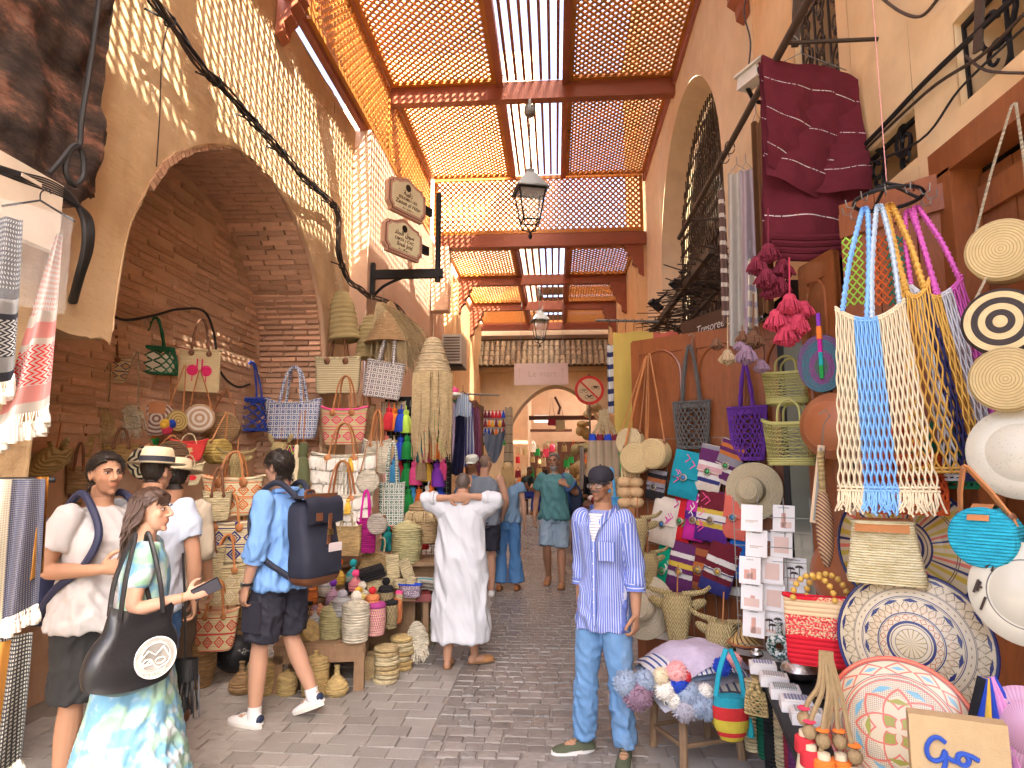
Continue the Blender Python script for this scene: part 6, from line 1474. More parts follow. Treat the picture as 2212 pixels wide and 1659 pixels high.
t=thing('zigzag_panel','black cloth panel with pink and lime zigzags behind the backpack man','cloth',at(640,1010,5.9),R(8)); m=MB(); m.box((0,0,0),(.20,.02,.42)); m.build('cloth',uvpat('zigzag_cloth',zig,f=4),t,smooth=False)
t=thing('tassel','long olive green tassel hanging beside the fringed totes','tassel',at(655,955,5.8)); m=MB(); tasselmesh(m,(0,0,0),.62,.075,3,1.2); m.build('skirt',mat('wool_olive',(.10,.11,.05),.95,.3,40),t); m=MB(); m.tube([(0,0,0),(.01,0,.3)],.006,5); m.build('cord',leather,t)
t=thing('tassel','cream and pink striped tassel hanging beside the olive one','tassel',at(641,960,5.75)); m=MB(); tasselmesh(m,(0,0,0),.50,.035,5,1.2); m.build('skirt',WOOL['cream'],t); m=MB(); m.tube([(0,0,0),(.03,0,.3)],.005,5); m.build('cord',leather,t)
tote('straw tote with orange diamond bands, top of the stack by the blue shirt',505,1035,5.15,132,78,uvpat('tote_orange',diamonds((.60,.51,.32),(.62,.14,.02),5,((.70,.18),(.30,.18)))),leather,60,R(12),.66,.10,.40)
tote('straw tote with blue diamond bands, second in the stack',497,1130,5.05,128,82,uvpat('tote_blue',diamonds((.60,.51,.32),(.03,.04,.20),4,((.64,.2),(.22,.2)))),leather,62,R(12),.74,.10,.42)
tote('plain natural straw tote with white relief pattern, third in the stack',490,1222,4.95,104,80,uvpat('tote_relief',diamonds((.50,.40,.22),(.62,.54,.36),4,((.62,.2),(.22,.2)))),leather,66,R(14),.76,.10,.45)
tote('straw tote with red diamond bands, lowest of the stack',468,1322,4.85,92,78,uvpat('tote_red',diamonds((.56,.45,.26),(.50,.03,.03),4,((.66,.18),(.24,.18)))),leather,66,R(14),.78,.10,.45)
lidded('open straw bucket basket standing on the ground behind the tie-dye dress',430,1452,4.9,66,92,st_brown,kind='none',coils=16,z=0,tap=.80,bul=.02,name='straw_bucket',group='straw baskets on the ground')
lidded('tall straw column basket behind the legs of the backpack man',540,1330,5.3,60,210,st_gold,kind='none',coils=30,bul=.0,tap=1,name='straw_column',group='straw baskets on the ground')
lidded('dark brown woven basket behind the shorts of the backpack man',520,1395,5.3,90,60,st_brown,kind='none',coils=8,bul=.02,tap=.8,name='straw_column',group='straw baskets on the ground')
t=thing('black_ball','round black ball basket with white marks on the ground beside the straw pots','basket',at(508,1410,5.15)); m=MB(); m.ball((0,0,0),.155,20,14,None,1,1,.95); m.build('ball',mat('black_ball',None,.45,0,pat=lambda nt:nt.mix(nt.noise(None,12,6,.7).sm(.60,.66),(.014,.015,.018),(.45,.45,.42))),t)
G='straw pots on the ground under the table'
for(px,py,w,h,k,mm,l)in((521,1478,48,64,'bottle',st_brown,'small brown straw pot with a knob lid, leftmost on the ground'),(566,1480,60,66,'flat',st_gold,'broad straw pot with flat lid beside the front leg of the backpack man'),(620,1484,42,50,'dome',st_gold,'straw pot seen between the legs of the backpack man'),(680,1486,56,88,'dome',st_gold,'tall gold straw pot with a stalk lid under the table'),(727,1484,46,60,'bottle',st_gold,'pear shaped straw bottle pot under the table')):
 lidded(l,px,py,4.78,w,h,mm,kind=k,coils=11 if k!='bottle' else 7,z=0.0,group=G,bul=.10 if k=='bottle' else .03,tap=.85 if k=='bottle' else .97)
lidded('small straw basket lying on its side behind the knee of the backpack man',640,1385,5.0,46,52,st_gold,kind='none',coils=7,group='straw baskets on the ground').rotation_euler=(R(20),R(55),0)
tote('cream straw tote with thin brown handles, top of the column on the pink wall',731,775,7.4,104,78,uvpat('cream_rows',lambda nt,u,v:nt.mix(((v*16).fr()<.35),(.60,.52,.32),(.40,.33,.18))),leather_dk,68,0,.92,.03,.30)
tote('grey and white ring patterned cloth tote on the pink wall',835,785,7.2,84,78,uvpat('grey_ring_cloth',rings((.16,.14,.16),(.62,.58,.52),3,15.),f=5),MATS['grey_ring_cloth'],74,R(6),1.0,.03,.34,hr=.018,tabs=False,name='cloth_tote',group='ring patterned cloth totes',tilt=R(8))
tote('brown ring patterned cloth bag below the grey one',850,870,7.4,54,48,uvpat('brown_ring_cloth',rings((.30,.19,.10),(.52,.42,.28),3,15.),f=5),MATS['brown_ring_cloth'],20,R(6),1.0,.03,.34,hr=.01,tabs=False,name='cloth_tote',group='ring patterned cloth totes')
tote('straw tote with hot pink diamond bands and a plaited handle',745,886,7.0,106,76,uvpat('tote_pink',diamonds((.58,.45,.24),(.72,.04,.15),4,((.70,.15),(.24,.15)))),leather,76,0,.80,.10,.38,rim=WOOL['pink'])
tote('plain brown basket half hidden behind the pink tote',790,878,7.3,44,80,st_brown,leather,40,0,.85,.04,.5)
def fringed(label,px,py,y,w,h,hp):
 t=tote(label,px,py,y,w,h,st_white,leather,hp,R(4),.86,.10,.34); s=y/FPX; q=random.Random(int(px+py))
 for row in range(3):
  m=MB(); v=.92-row*.33; W=w*s*(.86+.14*v)/2; D_=w*s*.34/2
  for k in range(150):
   a=q.uniform(PI*.98,PI*2.02); x=W*1.02*math.copysign(abs(cos(a))**.72,cos(a)); y_=D_*.95*math.copysign(abs(sin(a))**.72,sin(a)); z=-h*s*(1-v)+.10*h*s*v*cos(a)**2; L=h*s*.30*q.uniform(.85,1.08)
   m.tube([(x,y_,z),(x*1.02,y_*1.10-.006,z-L*.4),(x*1.02+q.uniform(-.008,.008),y_*1.10-.004,z-L)],lambda u:.0055+.003*u,4)
  m.build('fringe_row',WOOL['white'],t,kind='stuff')
 m=MB(); tasselmesh(m,(w*s*.16,-w*s*.2,-.02),.13,.028,2,1.2); m.build('gold_tassel',WOOL['yellow'],t)
 return t
fringed('cream straw tote with three rows of white tassel fringe, upper of two',742,985,6.0,140,84,72)
fringed('cream straw tote with white tassel fringe, lower of two',738,1072,5.8,128,74,76)
tote('narrow fringed straw bag behind the upper fringed tote',815,955,6.3,62,68,st_white,leather,70,0,.8,.10,.4)
roundbag('small round cream woven bag beside the fringed totes',795,1040,5.9,25,.05,st_white,leather,(812,900),R(5))
tote('square wicker handbag with round handles and gold tassel',751,1138,5.7,62,60,straw('wicker_box',(.50,.35,.16),f=260),st_pale,36,R(-6),1.0,.06,.28,hr=.007,hs=.24,tabs=False,sq=.4)
tote('magenta straw bag beside the wicker handbag',790,1120,5.75,46,72,straw('magenta_straw',(.36,.012,.17)),WOOL['magenta'],60,0,1.0,.06,.34,tabs=False)
roundbag('pale grey crochet round bag on a long cord',815,1132,5.55,23,.05,straw('grey_crochet',(.48,.43,.36)),MATS['cord'],(822,960),R(-15),sw=.005)
tote('green and white ring patterned cloth bag beside the tassels',847,1045,6.2,58,88,uvpat('green_ring_cloth',rings((.02,.10,.06),(.66,.66,.60),3,20.),f=5),MATS['green_ring_cloth'],90,0,.9,.04,.3,hr=.012,tabs=False,name='cloth_tote',group='ring patterned cloth totes')
def shade(label,px,py,y,wpx,hpx,mm,kind='bell',group='straw lampshades',tilt=0,slots=False):
 s=y/FPX; r=wpx*s/2; h=hpx*s; t=thing('straw_lampshade',label,'lampshade',at(px,py,y),group=group,rot=(0,tilt,0))
 pr={'bell':[(r*.12,0),(r*.45,-.06*h),(r*.72,-.28*h),(r*.86,-.6*h),(r*.92,-.88*h),(r*1.02,-h)],'cone':[(r*.10,0),(r*.38,-.06*h),(r*.60,-.35*h),(r,-h)]}[kind]
 m=MB(); m.lathe(coilprof(pr[::-1],11,h/11*.22),30); m.lathe([(a*.97,b)for a,b in pr],24); m.build('shade',mm,t,crease=75)
 m=MB(); m.tube([(0,0,0),(0,0,.25)],.004,4); m.build('cord',MATS['cord'],t)
 return t
shade('tall plaited straw lampshade nearest the arch',737,628,7.5,72,116,st_plait,tilt=R(-6)); shade('open work straw lampshade in the middle of the group',802,680,7.6,66,100,st_plait); shade('straw lampshade with a dark band behind the raffia one',826,668,7.8,50,90,st_plait)
def raffia_fall(t,n,fn,mm,name,r=.0035,seed=1):
 q=random.Random(seed); m=MB()
 for k in range(n):m.tube(fn(q),r,3,False)
 return m.build(name,mm,t,kind='stuff')
t=thing('straw_lampshade','shaggy raffia lampshade with long loose strands','lampshade',at(822,655,7.4),group='straw lampshades'); s=7.4/FPX
raffia_fall(t,420,lambda q:(lambda a,w,L:[(.05*cos(a),.05*sin(a),0),(w*.55+.08*cos(a),.12*sin(a),-L*.28),(w+.12*cos(a),.18*sin(a),-L*.65),(w*1.15+.14*cos(a)+q.uniform(-.03,.03),.2*sin(a),-L)])(q.uniform(0,2*PI),q.uniform(.0,.46),q.uniform(.45,.85)),st_raffia,'strands')
m=MB(); m.lathe([(.02,.02),(.06,-.02),(.2,-.3),(.3,-.5)],16,(.12,0,0)); m.build('shade',st_brown,t)
t=shade('large straw lampshade with long raffia fringe over the street',936,728,6.7,86,84,straw('pale_coil',(.56,.44,.26),f=110),'cone'); s=6.7/FPX
raffia_fall(t,430,lambda q:(lambda a,L:[(43*s*cos(a),43*s*sin(a),-82*s),(44*s*cos(a),44*s*sin(a),-82*s-L*.35),((41+q.uniform(-4,4))*s*cos(a),41*s*sin(a),-82*s-L*.7),(q.uniform(30,44)*s*cos(a),36*s*sin(a),-82*s-L)])(q.uniform(0,2*PI),q.uniform(.45,.95)*(1.0 if q.random()>.3 else .7)),st_raffia,'fringe')
t=thing('wire_rack','dark wire grid carrying the coloured tassels','rack',at(895,1110,7.3)); m=MB(); s=7.3/FPX
for k in range(14):m.bar((-.36+k*.055,.06,-.55),(-.36+k*.055,.06,1.3),.006)
for k in range(30):m.bar((-.38,.066,-.55+k*.06),(.38,.066,-.55+k*.06),.006)
m.build('grid',m_zinc,t,kind='stuff',smooth=False)
m=MB(); m.box((0,.12,.5),(.8,.03,1.7)); m.build('dark_cloth',mat('black_cloth',(.012,.012,.013),.95),t,smooth=False)
cols='coral tan blue green rose teal pink orange lime'.split(),'rose sky red green pink tan yellow purple pink'.split(),'pink rose magenta green sky orange white orange blue'.split(),'red coral white sky white mint yellow rose purple'.split(),'teal green orange yellow red sky red rose blue'.split(),'red orange blue lime black pink white teal green'.split()
rows=((985,14.5,0),(1035,14.5,1),(1092,14,2),(1138,13,3),(1172,12,4),(925,13,5))
rown={0:'second',1:'third',2:'fourth',3:'fifth',4:'lowest',5:'top'}
for py,dx,ci in rows:
 for k,c in enumerate(cols[ci]):
  px=838+k*dx+rnd.uniform(-2,2)
  if ci==4 and k>6:continue
  tt=thing('wool_tassel','%s wool tassel, number %s from the left in the %s row of the tassel wall'%(c,'one two three four five six seven eight nine'.split()[k],rown[ci]),'tassel',at(px+rnd.uniform(-4,4),py-42+rnd.uniform(-7,7),7.15+rnd.uniform(-.07,.07)),rnd.uniform(0,6),'coloured wool tassels')
  m=MB(); tasselmesh(m,(0,0,0),.26,.062,k+ci*9,1.25,(rnd.uniform(-.02,.05),0)); m.build('skirt',WOOL[c],tt)
  m=MB(); m.tube([(0,0,-.01),(.0,.01,.05)],.008,5); m.build('loop',WOOL[c],tt)
for k,(px,py,w,h,mm,l)in enumerate(((205,1180,80,70,st_brown,'brown straw tote behind the back of the man in the white T-shirt'),(300,1120,90,80,st_gold,'gold straw tote between the two hats'),(470,1065,60,60,st_pale,'pale straw tote right of the second straw hat'),(150,1260,80,80,st_pale,'pale straw tote on the floor at the left end of the arch'),(255,1290,90,90,st_brown,'large brown tote on the floor behind the couple'),(345,1260,90,80,st_gold,'gold straw tote on the floor behind the panama hat'),(175,945,52,44,st_gold,'small gold straw tote high at the left end of the arch'),(450,1185,70,70,st_pale,'pale straw tote behind the blue diamond tote'))):
 tote(l,px,py,4.75+.1*(k%3),w,h,mm,leather_dk,55,R(30),.82,.07,.4)
m_tblw=mat('table_wood',None,.75,.25,4,pat=woodpat((.30,.19,.105),(.20,.12,.065),(2,10,10)),bump=.4,bs=40)
t=thing('wooden_table','low worn wooden table covered with coloured lidded baskets','table',(-1.50,4.90,0),R(12))
def bx(name,c,d,mm=m_tblw,tt=None,**k):m=MB(); m.box(c,d,**k); return m.build(name,mm,tt or t,smooth=False)
bx('top_board',(-.26,.13,.325),(.66,.32,.03)); bx('top_board',(-.26,.46,.325),(.66,.32,.028)); bx('apron',(-.26,-.02,.265),(.64,.03,.11)); bx('apron',(.055,.30,.265),(.03,.60,.11)); bx('leg',(.03,.0,.135),(.075,.075,.27)); bx('leg',(-.55,.0,.135),(.07,.07,.27)); bx('leg',(.03,.6,.135),(.07,.07,.27)); bx('leg',(-.55,.6,.135),(.07,.07,.27))
t=thing('display_step','plain wooden step at the back of the basket table','step',(-1.78,5.75,0),R(8)); bx('top_board',(0,0,.52),(1.1,.5,.04)); bx('riser',(0,.1,.25),(1.06,.3,.5)); bx('top_board',(.1,.45,.74),(1.3,.5,.04)); bx('riser',(.1,.5,.37),(1.26,.3,.7))
def pat2(name,a,b,f=36):
 def fn(nt):
  x,y,z=nt.xyz(nt.coord()); an=nt.atan2(y,x); q=((an*(9/3.1416)).fr()<.5); w=((z*f).fr()<.55)
  return nt.mix((an*5.0+(z*f).fl()*.5).fr()<.55,a,b)
 return mat(name,None,.75,.2,12,pat=fn,bump=.6,bumpf=strawbump(170),bd=.005)
bk_black=pat2('black_gold_weave',(.02,.018,.016),(.42,.34,.18)); bk_pink=pat2('pink_gold_weave',(.50,.12,.26),(.58,.42,.26)); bk_grey=pat2('grey_gold_weave',(.25,.25,.27),(.48,.43,.32)); bk_purple=pat2('purple_gold_weave',(.17,.05,.30),(.45,.34,.26)); bk_teal=pat2('teal_gold_weave',(.03,.20,.24),(.45,.38,.24)); bk_red=pat2('red_gold_weave',(.55,.03,.03),(.60,.36,.12))
def sol(n,c):return straw('straw_'+n,c,tuple(q*.7 for q in c),150)
s_or,s_co,s_mu,s_gr,s_ye,s_pk,s_wh,s_te,s_bl,s_mg=sol('orange',(.55,.17,.04)),sol('coral',(.52,.24,.14)),sol('mustard',(.50,.30,.05)),sol('grey',(.40,.40,.40)),sol('yellow',(.60,.50,.14)),sol('pink',(.65,.22,.25)),sol('white',(.62,.58,.47)),sol('teal',(.04,.22,.24)),sol('black',(.015,.015,.016)),sol('magenta2',(.42,.06,.26))
GC='coloured lidded baskets on the low table'
for(px,py,y,w,h,mm,lid,k,pom,l,z)in((715,1382,5.00,48,74,st_green,st_green,'dome',None,'pale green straw basket with flat knob lid at the front of the table',.34),(767,1388,4.92,56,88,s_wh,s_wh,'low','white','white straw basket with white pompom lid at the front corner of the table',.34),(809,1372,5.12,43,66,bk_pink,s_mg,'flat',None,'pink and gold basket with flat magenta lid on the table',.34),(842,1358,5.32,30,58,bk_black,s_bl,'flat',None,'black and gold basket with flat lid at the right end of the table',.34),(858,1341,5.5,20,52,bk_red,bk_red,'flat',None,'narrow red basket at the far right end of the table',.34),(678,1376,5.05,28,56,bk_grey,s_gr,'onion','dusky','small grey basket with navy pompom at the left of the table',.34),(650,1352,5.3,46,56,bk_black,s_bl,'flat',None,'black and gold drum basket behind the leg of the backpack man',.34),(690,1338,5.28,42,50,s_co,s_co,'dome',None,'coral straw basket behind the small grey one',.34)):
 lidded(l,px,py,y,w,h,mm,lid,k,WOOL[pom]if pom else None,.22,z,12,GC)
for(px,py,y,w,h,mm,lid,k,pom,l)in((738,1330,5.0,40,40,s_gr,s_gr,'low','grey','grey lidded bowl with grey pompom resting on the straw baskets'),(774,1318,5.2,30,38,s_ye,s_ye,'dome','yellow','yellow straw pot with yellow pompom'),(804,1316,5.14,29,36,bk_red,bk_red,'dome','red','red and gold pot with red pompom on the magenta lid'),(718,1312,5.35,29,48,bk_purple,bk_purple,'onion','purple','purple and gold pot with purple pompom'),(665,1308,5.35,38,52,s_or,s_or,'dome',None,'bright orange pot with black diamond marks'),(768,1277,5.45,30,34,s_pk,s_pk,'cone','pink','pink cone pot with hot pink pompom'),(782,1297,5.35,32,28,s_wh,s_wh,'cone','white','white cone pot with white pompom'),(732,1262,5.65,27,44,s_mu,s_mu,'bottle','orange','mustard bottle pot with orange pompom at the back'),(762,1266,5.65,29,46,bk_teal,s_te,'onion','teal','teal bottle pot with teal pompom at the back'),(706,1286,5.5,36,46,bk_grey,s_gr,'cone','dusky','grey cone pot behind the purple one'),(833,1303,5.35,32,42,bk_black,s_bl,'dome','black','black pot with shaggy black pompom'),(750,1300,5.45,24,34,bk_black,s_bl,'onion','black','tiny black and gold pot between the yellow and purple pots'),(863,1270,5.6,26,19,st_pale,st_pale,'low',None,'small natural straw pot on the sequinned bag, nearer one'),(888,1266,5.62,26,20,st_pale,st_pale,'low',None,'small natural straw pot on the sequinned bag, further one'),(862,1300,5.5,16,22,st_pale,WOOL['pink'],'flat',None,'tiny natural pot with a pink rim beside the black pompom')):
 lidded(l,px,py,y,w,h,mm,lid,k,WOOL[pom]if pom else None,.30,None,9,GC,seg=22)
def strawbox(label,px,py,y,w,h,d,mm,rot,slot=False):
 s=y/FPX; t=thing('straw_box',label,'box',at(px,py,y),group='straw boxes and rolls',rot=rot); m=MB(); n=6
 for k in range(n):m.box((0,0,-h*s/2+h*s*(k+.5)/n),(w*s*(.97 if k%2 else 1),d*s*(.97 if k%2 else 1),h*s/n*.98))
 m.build('box_body',mm,t,smooth=False)
 if slot:m=MB(); m.box((0,0,h*s/2+.001),(w*s*.55,d*s*.16,.006)); m.build('slot',m_iron,t,smooth=False)
strawbox('black straw tissue box cover lying tilted on the baskets',803,1238,5.5,52,22,30,s_bl,(R(8),R(-14),R(25)),True)
strawbox('natural straw box under the black one',812,1262,5.55,40,22,30,st_pale,(0,0,R(25))); strawbox('natural straw box stepped behind the other',842,1258,5.7,30,24,30,st_pale,(0,0,R(25)))
strawbox('tall natural straw roll standing at the back',849,1222,5.8,27,48,14,st_pale,(0,R(-6),R(10))); strawbox('shorter natural straw roll leaning with a leather strap',878,1228,5.75,24,40,12,st_pale,(0,R(-20),R(10)))
tote('sequinned silver bag with navy trim on the leather stool',886,1262,5.55,50,26,mat('sequins',None,.25,.6,60,pat=lambda nt:nt.mix(nt.voro(None,90).sm(.2,.5),(.70,.62,.66),(.25,.20,.26)),metal=.6,bump=.6,bs=160),WOOL['blue'],0,R(-6),.9,0,.5,rim=WOOL['blue'],tabs=False)
tote('tilted wicker handbag behind the black tissue box',815,1195,5.9,58,44,MATS['wicker_box'],st_pale,34,R(10),1.0,.05,.28,hr=.007,hs=.24,tabs=False,tilt=R(18))
t=thing('leather_stool','small wooden stool with red leather top beside the table','stool',atz(889,1412,0),R(15))
for x,y_ in((-.11,-.11),(.11,-.11),(-.11,.11),(.11,.11)):bx('leg',(x,y_,.235),(.05,.05,.47))
m=MB(); m.box((0,0,.50),(.32,.32,.06),tw=.06); m.build('seat',mat('red_leather',(.20,.035,.035),.45,.25,9),t)
lidded('tall straw basket with a hat shaped lid behind the straw rolls',878,1215,6.1,62,88,st_green,st_green,'low',None,coils=14,z=None)
t=lidded('large brown lampshade basket with fringed brim behind the robed man',916,1172,6.3,66,92,straw('tan_coil',(.44,.31,.16),f=140),straw('tan_coil',0),'low',None,coils=18,name='fringed_basket')
q=random.Random(8); m=MB(); r_=34*6.3/FPX; hz=60*6.3/FPX
for k in range(150):a=q.uniform(0,2*PI); m.tube([(cos(a)*r_,sin(a)*r_,hz+.03),(cos(a)*r_*1.16,sin(a)*r_*1.16,hz+.01),(cos(a)*r_*1.26,sin(a)*r_*1.26,hz-q.uniform(.03,.08))],.004,4)
m.build('fringe',st_raffia,t,kind='stuff')
t=thing('shop_table','dark table edge with folded cloths behind the robed man','table',at(925,1215,6.5),R(4)); bx('top_board',(0,0,0),(.9,.5,.03),m_iron); bx('leg',(-.4,-.2,-.36),(.04,.04,.7),m_iron); bx('leg',(.4,-.2,-.36),(.04,.04,.7),m_iron)
t=thing('folded_cloth','folded white cloth with a teal band behind the robed man','cloth',at(908,1270,6.0),R(5)); m=MB()
for k in range(3):m.grid(lambda u,v:((u-.5)*.34,(v-.5)*.3,.03*k+.015*sin(PI*u)+.01*noise.noise(V((u*5,v*5,k)))),8,6)
m.build('cloth',WOOL['white'],t); m=MB(); m.grid(lambda u,v:((u-.5)*.35,-.12+.06*v,.085+.012*sin(PI*u)),8,2); m.build('band',WOOL['teal'],t)
def stack(px,py,y,wpx,n,hpx,where):
 s=y/FPX; b=at(px,py,y); b.z=0; r=wpx*s/2; h=hpx*s/n; q=random.Random(px)
 for k in range(n):
  t=thing('straw_mat','straw mat, %s in the %s'%(['lowest','second from the bottom','third from the bottom','fourth from the bottom','fifth from the bottom','sixth from the bottom','seventh from the bottom','eighth from the bottom','ninth from the bottom'][k]if k<n-1 else 'topmost',where),'mat',b+V((q.uniform(-.012,.012),q.uniform(-.012,.012),k*h)),q.uniform(0,6),'round straw mats in stacks',rot=(q.uniform(-.03,.03),q.uniform(-.03,.03),q.uniform(0,6)))
  m=MB(); rr=r*q.uniform(.93,1.03); m.lathe([(rr*.92,.002),(rr,h*.3),(rr,h*.65),(rr*.93,h*.95)]+coilprof([(rr*.9,h*.96),(.001,h*.98)],7,.004),28); m.build('mat_body',q.choice((st_gold,st_pale,straw('mat_tan',(.50,.38,.19)))),t,crease=70)
stack(834,1458,5.1,52,8,70,'nearer stack of straw mats'); stack(868,1437,5.4,46,7,66,'further stack of straw mats'); stack(925,1370,6.2,40,5,56,'stack behind the robed man')
t=thing('raffia_mat','pale fringed raffia mat leaning on the leather stool','mat',at(902,1378,5.45),group=None,rot=(R(-8),R(-6),R(10)))
m=MB(); s=5.45/FPX; m.lathe(coilprof([(.001,.01),(16*s,.01)],7,.004)+[(16*s,0),(.001,0)],24,(0,0,0),Matrix.Rotation(R(90),3,'X')@Matrix.Diagonal((1,2.1,1))); m.build('mat_body',st_white,t)
raffia_fall(t,130,lambda q:(lambda a:[(cos(a)*16*s,-.01,sin(a)*34*s),(cos(a)*19*s,-.015,sin(a)*36*s-.01),(cos(a)*22*s+q.uniform(-.01,.01),-.01,sin(a)*38*s-q.uniform(.02,.06))])(q.uniform(0,2*PI)),st_white,'fringe')
t=thing('raffia_bundle','shaggy raffia bundle on the ground at the table leg','raffia',atz(803,1462,0))
raffia_fall(t,420,lambda q:(lambda a,z:[(cos(a)*.06,sin(a)*.06,z),(cos(a)*.09,sin(a)*.09,z+.01),(cos(a)*.12+q.uniform(-.02,.02),sin(a)*.12,max(.005,z-.05))])(q.uniform(0,2*PI),q.uniform(.02,.17)),st_raffia,'strands')
m=MB(); m.lathe([(.07,.0),(.075,.1),(.06,.17),(.001,.17)],16); m.build('core',st_raffia,t)
def drape(m,c,w,h,folds=5,amp=.03,taper=1.0,seed=0,sway=0,nu=36,nv=14,gather=0):
 q=random.Random(seed); ph=q.uniform(0,6); c=V(c)
 m.grid(lambda u,v:c+V(((u-.5)*w*(taper+(1-taper)*v)*(1-gather*(1-abs(2*v-1))*.0)+sway*v*v,amp*(sin(u*folds*2*PI+ph+v*1.2)*(.35+.65*v)+.35*sin(u*folds*5+v*3+ph)),-h*v+.012*sin(u*9+ph))),nu,nv)
GG='garments hanging at the left stall'
for(px,py,y,w,h,mm,l,sw)in((975,868,9.2,24,165,WOOL['lilac'],'lilac robe hanging at the left stall',-.12),(985,862,9.4,22,140,mat('cloth_green',(.02,.16,.09),.9),'green robe hanging behind the lilac one',-.1),(994,866,9.3,26,160,mat('cloth_navy',(.02,.022,.07),.9),'dark navy robe hanging at the left stall',-.06),(1012,868,9.5,24,140,stripes('robe_stripes',(.60,.60,.66),(.05,.07,.28),.045,.5,False),'blue and white striped robe hanging at the left stall',0),(1028,880,9.8,22,140,mat('cloth_plum',(.22,.07,.13),.9),'plum robe hanging last at the left stall',0),(1000,850,9.1,30,50,stripes('shirt_stripes',(.30,.42,.58),(.62,.64,.68),.03,.5,False),'small blue striped shirt on a hanger at the left stall',0)):
 s=y/FPX; t=thing('hanging_garment',l,'garment',at(px,py,y),R(12),GG); m=MB(); drape(m,(0,0,0),w*s*1.3,h*s,3,.035,.55,int(px),sw); m.build('cloth',mm,t); m=MB(); m.tube([(-w*s*.4,0,-.03),(0,0,.03),(w*s*.4,0,-.03)],.008,5); m.tube([(0,0,.03),(0,0,.12)],.005,5); m.build('hanger',leather_dk,t)
t=thing('garment_rail','rail and small pink cap above the hanging garments','rail',at(1000,848,9.3)); m=MB(); m.tube([(-.5,0,0),(.5,.4,0)],.014,6); m.build('tube',m_zinc,t)
t=thing('cap','pink and white cap on the end of the garment rail','cap',at(978,846,9.0)); m=MB(); m.ball((0,0,0),.09,14,8,None,1,1,.8); m.build('crown',WOOL['pink'],t); m=MB(); m.ball((.05,-.04,-.05),.08,12,6,None,1,.8,.5); m.build('peak',WOOL['white'],t)
b1,b2=at(1008,1030,13.2),at(1042,1030,14.8); door_leaf('shop_door','dark brown panelled door standing open on the left before the gate',(b1.x,b1.y),(b2.x,b2.y),.0,3.0,1,m_dkdoor,.06)
t=thing('hanging_drape','blue grey cloth swagged across the left corner before the gate','cloth',at(1068,920,12.4)); s=12.4/FPX; m=MB()
m.grid(lambda u,v:((u-.5)*46*s,.04*sin(u*20+v*4)+.05*v,-(.05+75*s*sin(PI*(u*.86+.10))**.8*(.18+.82*v))-.0),30,16); m.build('cloth',mat('cloth_bluegrey',(.15,.19,.25),.9,.1),t)
t=thing('woven_rug','cream woven rug with dark stripes hanging at the gate pillar','rug',at(1099,880,15.5),R(8)); m=MB(); s=15.5/FPX; drape(m,(0,0,0),22*s,135*s,1,.04,.75,4); m.build('cloth',stripes('rug_lines',(.34,.30,.21),(.10,.08,.06),.22,.07,False,True),t)
t=thing('tassel_board','white board hung with small coloured tassels above the swagged cloth','board',at(1068,915,13.4),R(10)); s=13.4/FPX; m=MB(); m.box((0,.05,-.08),(46*s,.03,70*s)); m.build('board',m_white,t,smooth=False)
q=random.Random(2)
for k in range(24):m=MB(); tasselmesh(m,(-.19+(k%6)*.076,0,.28-(k//6)*.19),.16,.03,k); m.build('tassel',WOOL[q.choice(('red','orange','navy' if False else 'blue','green','brown','yellow','maroon'))],t)
t=thing('round_rug','small lime green cloth bundle at the end of the left stall','cloth',at(1003,1115,8.6)); m=MB(); pompom(m,(0,0,0),.12,3,60); m.build('cloth',WOOL['lime'],t)
settle(0)
# ================================================================ right side
def ypan(px,off=.09):r=(px-1200)/FPX; tt=(5.09*r-.62)/(1.18+.89*r); return 5.09-.89*tt-off
RP=R(-37)
def hookwire(m,p,h=.1):m.tube([p+V((0,0,0)),p+V((0,0,h*.6)),p+V((.02,0,h*.85)),p+V((.0,0,h)),p+V((-.025,0,h*.85))],.003,5)
t=thing('textile_rail','grey metal rail across the lane end of the right shops holding the yellow cloth','rail',at(1355,691,6.9)); s=6.9/FPX; m=MB(); m.tube([(-68*s,0,.0),(70*s,.1,0)],.014,8); m.build('tube',m_zinc,t); m=MB()
for k in range(5):hookwire(m,V((-40*s+k*18*s,0,-.14)),.15)
m.build('hooks',m_iron,t)
m_yel=mat('yellow_cloth',(.52,.37,.085),.9,.10,5,bump=.4,bs=120)
for(px,py,y,w,h,mm,l,f)in((1367,717,6.6,86,222,m_yel,'mustard yellow cloth hanging from the rail beside the brown door',1.5),(1437,718,6.7,54,60,mat('red_cloth',(.50,.12,.08),.9),'red cloth hanging behind the top of the arched door leaf',1),(1318,745,6.7,14,150,stripes('navy_bands',(.55,.53,.48),(.03,.035,.10),.13,.4,False,True),'narrow navy and white banded cloth beside the yellow one',1),(1330,720,6.75,10,180,mat('dusky_cloth',(.30,.20,.18),.9),'narrow dusky cloth at the edge of the yellow one',1)):
 s=y/FPX; t=thing('hanging_cloth',l,'cloth',at(px,py,y),R(-8),'cloths hanging from the rail'); m=MB(); drape(m,(0,0,0),w*s,h*s,f,.02,1.0,px); m.build('cloth',mm,t)
